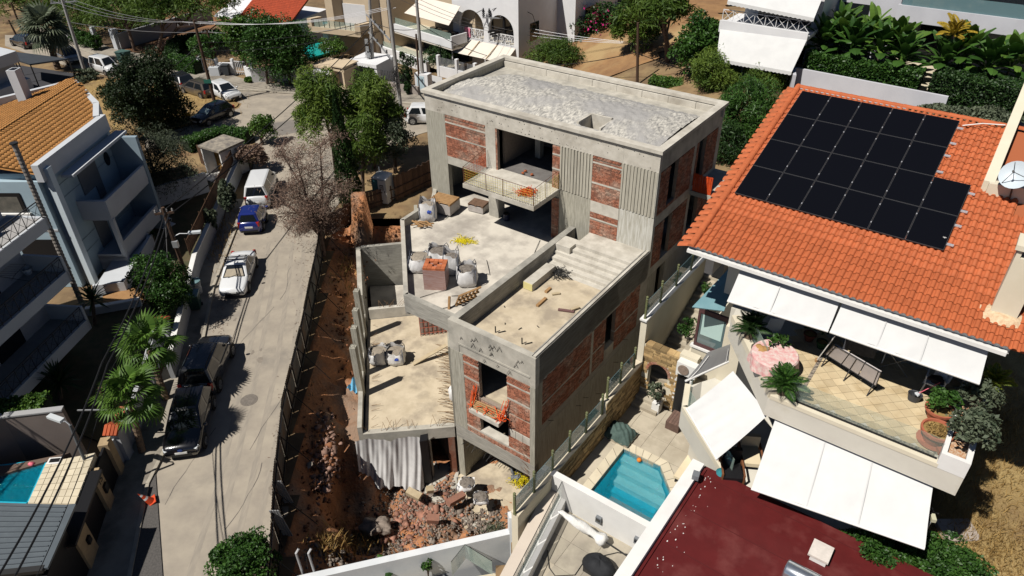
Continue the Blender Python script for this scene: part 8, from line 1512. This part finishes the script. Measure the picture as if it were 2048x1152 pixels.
for k,b,tp,lab in (('j',(747,168),(738,-25),'left of the twin grey utility poles tangled with cables'),('k',(803,232),(772,-40),'right of the twin grey utility poles, taller in the picture'),('l',(848,185),(832,-10),'pale grey pole standing before the white villa terraces')):
    t=pole(k,'utility_pole',lab,b,tp,CPOL,(.20,.14)); p=TOP[k]
    if k!='l':
        m=M()
        for j in range(26): c=W(*b,0); z=random.uniform(3.0,4.9); m.tube([c*(1-0)+np.array([random.uniform(-.3,.1),-.22,z]),c+np.array([random.uniform(-.5,.3),-.35,z-random.uniform(.2,.9)]),c+np.array([random.uniform(-.3,.3),-.25,z-random.uniform(.3,1.2)])],.022,4)
        m.build('cable_tangle',STEEL,t,kind='stuff')
    if k=='j':
        for z in (3.1,3.7,4.4): c=W(*b,0)+np.array([-.1,-.35,z]); M().obox(c,(.3,.25,.45)).build('junction_box',GALV,t)
q0,q1=W(747,168,0),W(803,232,0); t=thing('pole_bracket','steel cross brackets with insulators linking the twin utility poles','bracket',tuple((q0+q1)/2+np.array([0,0,5])))
for z in (5.2,6.9):
    a,b=q0+np.array([.15,0,z]),q1+np.array([-.3,0,z]); M().bar(a,b,.10,.12).build('crossarm',GALV,t)
    for s_ in (.2,.4,.6,.8): M().lathe(a*(1-s_)+b*s_,[(.05,.05),(.09,.12),(.05,.2),(.09,.28),(.03,.36)],6).build('insulator',STEEL,t)
pole('m','utility_pole','thin timber pole with a white band in front of the pale grey pole',(840,186),(832,68),TIMB,(.12,.09)); pole('n','utility_pole','rusty timber stub standing among the bright pines',(716,262),(710,200),TIMB,(.10,.09))
t=pole('o','transformer_pole','black pole crowned with insulators and cutouts above the concrete roof',(1009,150),(1008,30),BLACKM,(.2,.16)); p=TOP['o']
for dz,l,a in ((1.5,2.2,.35),(1.75,1.9,.35),(2.1,1.6,-.1)): d=np.array([math.cos(a),math.sin(a),0])*l; M().bar(p-d*.8+(0,0,-dz),p+d*.8+(0,0,-dz+.4),.14,.16).build('crossarm',BLACKM,t)
d=np.array([math.cos(-.15),math.sin(-.15),0]); ca_=M().bar(p-d*2.2+(0,0,-.3),p+d*2.2+(0,0,-.3),.1,.12).build('insulator_arm',GALV,t)
for j in range(8): c=p+d*(-2.1+.6*j)+np.array([0,random.uniform(-.2,.2),.0]); M().lathe(c+(0,0,-.25),[(.09,0),(.16,.12),(.09,.2),(.16,.32),(.09,.4),(.16,.52),(.10,.62),(.04,.85)],8).build('cutout',BLACKM,ca_)
m=M()
for s_ in (-1,1): m.tube([p+d*2.1*s_+(0,0,.5),p+d*2.9*s_+(0,0,.1),p+d*3.6*s_+(0,0,-1.9)],.035,4)
m.tube([p+d*-1.2+(0,0,.5),p+(0,-.3,1.0),p+d*1.4+(0,0,.5)],.03,4); m.build('jumper_cable',BLACKM,t); M().bar(p+d*.4+(0,0,-4.6),p+d*1.6+(0,0,-4.5),.2,.25).build('transformer_frame',BLACKM,t); M().obox(p+d*1.3+(0,0,-5.0),(.5,.5,1.0)).build('transformer_box',BLACKM,t)
pole('p','utility_pole','thin dark timber pole in the dry field behind the building',(1275,163),(1276,45),TIMB,(.13,.10),z=4.2); pole('q','fence_pole','slim grey mast at the corner of the white awning house',(1595,158),(1600,75),GALV,(.06,.05),z=5)
# wires -----------------------------------------------------------------
def wire(pts,r,mt,label,group=None,sag=.6,name='overhead_cable',n=12):
    P=[]
    for a,b in zip(pts[:-1],pts[1:]):
        a,b=np.array(a,float),np.array(b,float); P+=[a*(1-i/n)+b*i/n-np.array([0,0,4*sag*(i/n)*(1-i/n)]) for i in range(n+(b is pts[-1]))]
    P.append(np.array(pts[-1],float)); return M().tube(P,r,5).build(name,mt,base=tuple(P[0]),label=label,cat='cable',group=group)
near=[W(0,1168,6.5),]; a=TOP['a']; f0=np.array([-13.9,11.5,6.8])
wire([a+(.1,-.1,-.3),TOP['c']+(.4,.2,1.2),W(-20,1180,7.0)],.035,WIREM,'left of the thick pair of black cables crossing the pool deck',group='thick street cables',sag=.35); wire([a+(.3,-.1,-.35),TOP['c']+(.6,.2,1.1),W(15,1180,7.0)],.035,WIREM,'right of the thick pair of black cables crossing the pool deck',group='thick street cables',sag=.35); wire([a+(.4,-.1,-.6),TOP['c']+(.5,.2,.6),W(60,1180,6.6)],.014,WIREM,'thin black cable beside the thick pair over the grey seam roof',sag=.4)
wire([a+(0,0,-.2),TOP['j']+(0,-.3,-3.3)],.035,WIREM,'upper black cable from the timber pole over the dead pine to the twin poles',group='cables over the dead pine',sag=.5); wire([a+(.2,0,-.5),TOP['j']+(.2,-.3,-4.2)],.035,WIREM,'lower black cable from the timber pole over the dead pine to the twin poles',group='cables over the dead pine',sag=.6)
for z in (-3.0,-3.8): wire([TOP['j']+(0,0,z),TOP['d']+(0,0,z+1.0),TOP['e']+(0,0,z+2.6)],.03,WIREM,'black cable sagging across the junction from the twin poles, %s of two'%('upper' if z>-3.5 else 'lower'),group='cables over the junction',sag=.6)
for k,o in enumerate((-1.2,0.,1.2)):
    wire([TOP['f']+(o,0,-1.0),TOP['d']+(o,.2,-.2),TOP['k']+(o*.5,0,-2.2)],.018,WIREG,'%s bare conductor of three strung from the concrete pole past the leaning pole'%('first','middle','last')[k],group='bare conductors over the street',sag=.7)
    wire([TOP['k']+(o*.6,0,-.6),TOP['o']+(o,0,-1.6)],.018,WIREG,'%s bare conductor of three between the twin poles and the black transformer pole'%('lowest','middle','upper')[k],group='bare conductors at the transformer',sag=.5)
    wire([TOP['o']+(2+o*.3,0,-1.6+o*.25),onray(1620,76+o*6,62)[0],onray(2100,66+o*8,58)[0]],.022,WIREG,'%s pale conductor of three running from the transformer pole over the solar roof houses'%('lower','middle','upper')[k],group='pale conductors to the right',sag=.9)
wire([TOP['g']+(0,0,-.1),TOP['j']+(0,0,-3.4)],.022,WIREG,'grey cable between the far timber pole and the twin poles',sag=.5); wire([TOP['g']+(0,0,-.1),TOP['f']+(0,0,-3.2)],.022,WIREG,'grey cable from the far timber pole to the tall concrete pole',sag=.4); wire([TOP['l']+(0,0,-2.5),TOP['o']+(0,0,-4.5)],.03,WIREM,'black cable from the pale grey pole to the transformer box',sag=.5); wire([TOP['j']+(0,0,-3.2),TOP['l']+(0,0,-3.0)],.03,WIREM,'black cable between the twin poles and the pale grey pole',sag=.4)
wire([TOP['o']+(0,0,-4.8),TOP['p']+(0,0,-2.4),onray(1620,185,56)[0],onray(1860,190,52)[0]],.035,WIREM,'thick black cable from the transformer pole behind the building to the lilac wall',sag=.6); wire([onray(1600,78,55)[0],onray(1380,120,60)[0]],.02,WIREM,'thin black cable from the slim mast to the dry field',sag=.3)
# bins, cone, signs ------------------------------------------------------
def bin_(name,label,p,w,d,h,mt,lid,rz=0.):
    t=thing(name,label,'bin',tuple(p),rz=rz or 1e-4); m=M(); m.add([(-w*.4,-d*.4,.1),(w*.4,-d*.4,.1),(w*.4,d*.4,.1),(-w*.4,d*.4,.1),(-w/2,-d/2,h),(w/2,-d/2,h),(w/2,d/2,h),(-w/2,d/2,h)],M.BF); m.build('body',mt,t); M().box(-w*.54,w*.54,-d*.54,d*.54,h,h+.07).build('lid',lid,t)
    for x in (-w*.42,w*.42): m=M(); k=M(); k.lathe((0,0,0),[(.1,-.03),(.1,.03)],10); m.add([(x+q[2],d*.42+q[0],.1+q[1]) for q in k.v],k.f); m.build('wheel',TYRE,t)
    M().bar((-w*.4,d*.58,h-.05),(w*.4,d*.58,h-.05),.04).build('handle',mt,t); return t
DG=mat('dark_green_plastic',(.022,.055,.045),rough=.45); DGL=mat('faded_green_lid',(.11,.20,.21),(.17,.27,.28),sc=6,det=2,rough=.35)
bin_('wheelie_bin','dark green wheelie bin with a faded lid on the pavement below the timber pole',W(394,617,.1),.62,.7,1.05,DG,DGL,rz=.2)
p=W(395,585,.1); t=thing('round_bin','round white bin with a pale green lid behind the green wheelie bin','bin',tuple(p)); M().lathe(p,[(.30,0),(.33,.8)],16).build('drum',mat('dirty_white_plastic',(.42,.42,.41),(.35,.35,.34),sc=3),t); M().lathe(p,[(.36,.8),(.36,.86),(.1,.92),(0,.92)],16,caps=False).build('lid',DGL,t)
bin_('street_dumpster','green street dumpster on the far pavement by the dark pines',W(252,126,.12),1.3,1.0,1.25,mat('teal_green_metal',(.03,.075,.065)),mat('teal_green_lid',(.05,.10,.09)),rz=-.4); bin_('wheelie_bin','dark grey wheelie bin against the white curved wall',W(455,150,.12),.7,.8,1.1,mat('dark_grey_bin',(.045,.05,.055)),mat('dark_grey_bin',.1)); p=W(432,150,.12); M().box(p[0]-.5,p[0]+.5,p[1]-.3,p[1]+.3,.1,1.0).build('meter_box',LGREY,base=tuple(p),label='pale grey meter box on the far pavement beside the dark wheelie bin',cat='box')
p=W(303,1003,.06); t=thing('traffic_cone','orange traffic cone with white bands lying tilted at the shaded road edge','cone',tuple(p),rz=.5); m=M(); R=Matrix.Rotation(-.45,3,'Y')
OR=mat('cone_orange',(.55,.065,.02),rough=.5)
def cone(z0,z1,nm,mt): m=M(); r=lambda z:.17*(1-z/.78); m.lathe((0,0,.03),[(r(z0),z0),(r(z1),z1)],14,caps=False); m.v=[tuple(R@Vector(q)) for q in m.v]; m.build(nm,mt,t)
cone(0,.28,'cone_body',OR); cone(.28,.38,'white_band',WHITEP); cone(.38,.52,'cone_body',OR); cone(.52,.62,'white_band',WHITEP); cone(.62,.76,'cone_body',OR); m=M(); m.box(-.22,.22,-.22,.22,0,.04); m.v=[tuple(R@Vector(q)) for q in m.v]; m.build('base_plate',OR,t)
for u,v,lab in ((322,640,'small red tiled cap on the pillar behind the far fan palm'),(226,855,'orange tiled cap on the wall behind the front fan palm')):
    p=W(u,v,1.9); t=thing('tiled_pillar',lab,'pillar',(p[0],p[1],0)); M().box(p[0]-.25,p[0]+.25,p[1]-.25,p[1]+.25,0,1.75).build('pillar',GREYW,t)
    for k in range(4): m=M(); m.cur=random.random(); m.tube([p+np.array([-.24+.16*k,-.38,-.12]),p+np.array([-.24+.16*k,.0,.12]),p+np.array([-.24+.16*k,.38,-.12])],.09,6); m.build('cap_tile',mat('red_cap_tile',(.40,.09,.035),attr=.2),t,attr=True)
p=W(240,830,1.6); t,_=(thing('orange_pot','orange clay pot between the fan palms on the street wall','flower pot',(p[0],p[1],1.5)),0); M().lathe((p[0],p[1],1.5),[(.18,0),(.28,.3),(.32,.34),(.26,.34)],14).build('pot',TC,t)
p=W(700,322,0.02); 
p=W(385,258,.1); t=thing('yellow_sign','small tilted yellow road sign on a short post by the junction hedge','sign',tuple(p)); M().tube([p,p+np.array([0,0,1.3])],.03,6).build('post',STEEL,t); M().obox(p+np.array([-.2,0,1.35]),(.75,.04,.3),ry=-.15).build('plate',mat('yellow_sign',(.42,.27,.03)),t)
p=W(498,800,.02); t=thing('manhole_cover','round worn manhole cover in the street beside the black hatchback','manhole',tuple(p)); M().lathe(p,[(.42,-.01),(.42,.006)],24).build('ring',mat('worn_iron',(.13,.115,.10),(.19,.165,.14),sc=8,bump=.5,bsc=30),t); M().lathe(p,[(.33,.004),(.33,.012)],24).build('lid',mat('worn_iron',.1),t)
CRK=mat('tar_crack',(.13,.115,.10)); m=M()
for u,v,n,an in ((470,700,9,1.4),(330,1010,10,1.45),(560,600,8,1.5),(500,900,9,1.5),(450,1060,8,1.4),(540,250,8,.3),(600,290,7,.5),(700,250,8,.2)):
    p=W(u,v,0)[:2]; a=an
    for k in range(n):
        a+=random.uniform(-.25,.25); a=an+(a-an)*.8; q=p+np.array([math.cos(a),math.sin(a)])*.45; w_=random.uniform(.008,.02); nn=np.array([-math.sin(a),math.cos(a)])*w_; m.add([(*(p-nn),.0165),(*(p+nn),.0165),(*(q+nn),.0165),(*(q-nn),.0165)],[(0,3,2,1)]); p=q
m.build('road_crack',CRK,kind='structure')
TYR=mat('tyre_track',(.325,.285,.23),(.26,.23,.19),sc=3,stretch=(2,.3,1))
for xo in (-.62,.0,.95,1.75):
    L_=[(W(430+0*xo,1140,0)[0]+xo,12.5),(-12.3+xo*.9,20.5),(-13.3+xo,28),(-14.6+xo,36),(-15.6+xo,41)]; m=M()
    for p,q in zip(L_[:-1],L_[1:]): m.add([(p[0]-.13,p[1],.0145),(p[0]+.13,p[1],.0145),(q[0]+.13,q[1],.0145),(q[0]-.13,q[1],.0145)],[(0,1,2,3)])
    m.build('tyre_track',TYR,kind='structure')
OIL=mat('oil_stain',(.19,.165,.135),(.25,.215,.175),sc=3); 
for u,v,r in ((520,720,.28),(505,705,.18),(522,700,.14),(620,930,.2),(548,975,.4),(560,1030,.5),(470,640,.15)): p=W(u,v,0); m=M(); m.blob((p[0],p[1],.014),(r*.6,r,.003),4,.3,seed=int(u)); m.build('road_stain',OIL,kind='structure')
p=W(480,596,.1); 
m=M(); rr=random.Random(5)
P=[];
for i in range(1500):
    u,v,su,sv=rr.choice([(618,640,10,90),(600,760,10,90),(560,960,8,80),(440,620,8,60),(640,480,25,30),(640,470,60,50)]); p=W(rr.gauss(u,su),rr.gauss(v,sv),.03)
    if p[0]<xf(p[1])-.05: P.append(p)
leaves('fallen_needles',P,.10,DRYB,up=2.5,shape=(.14,.6),kind='stuff',base=(-12,34,0))
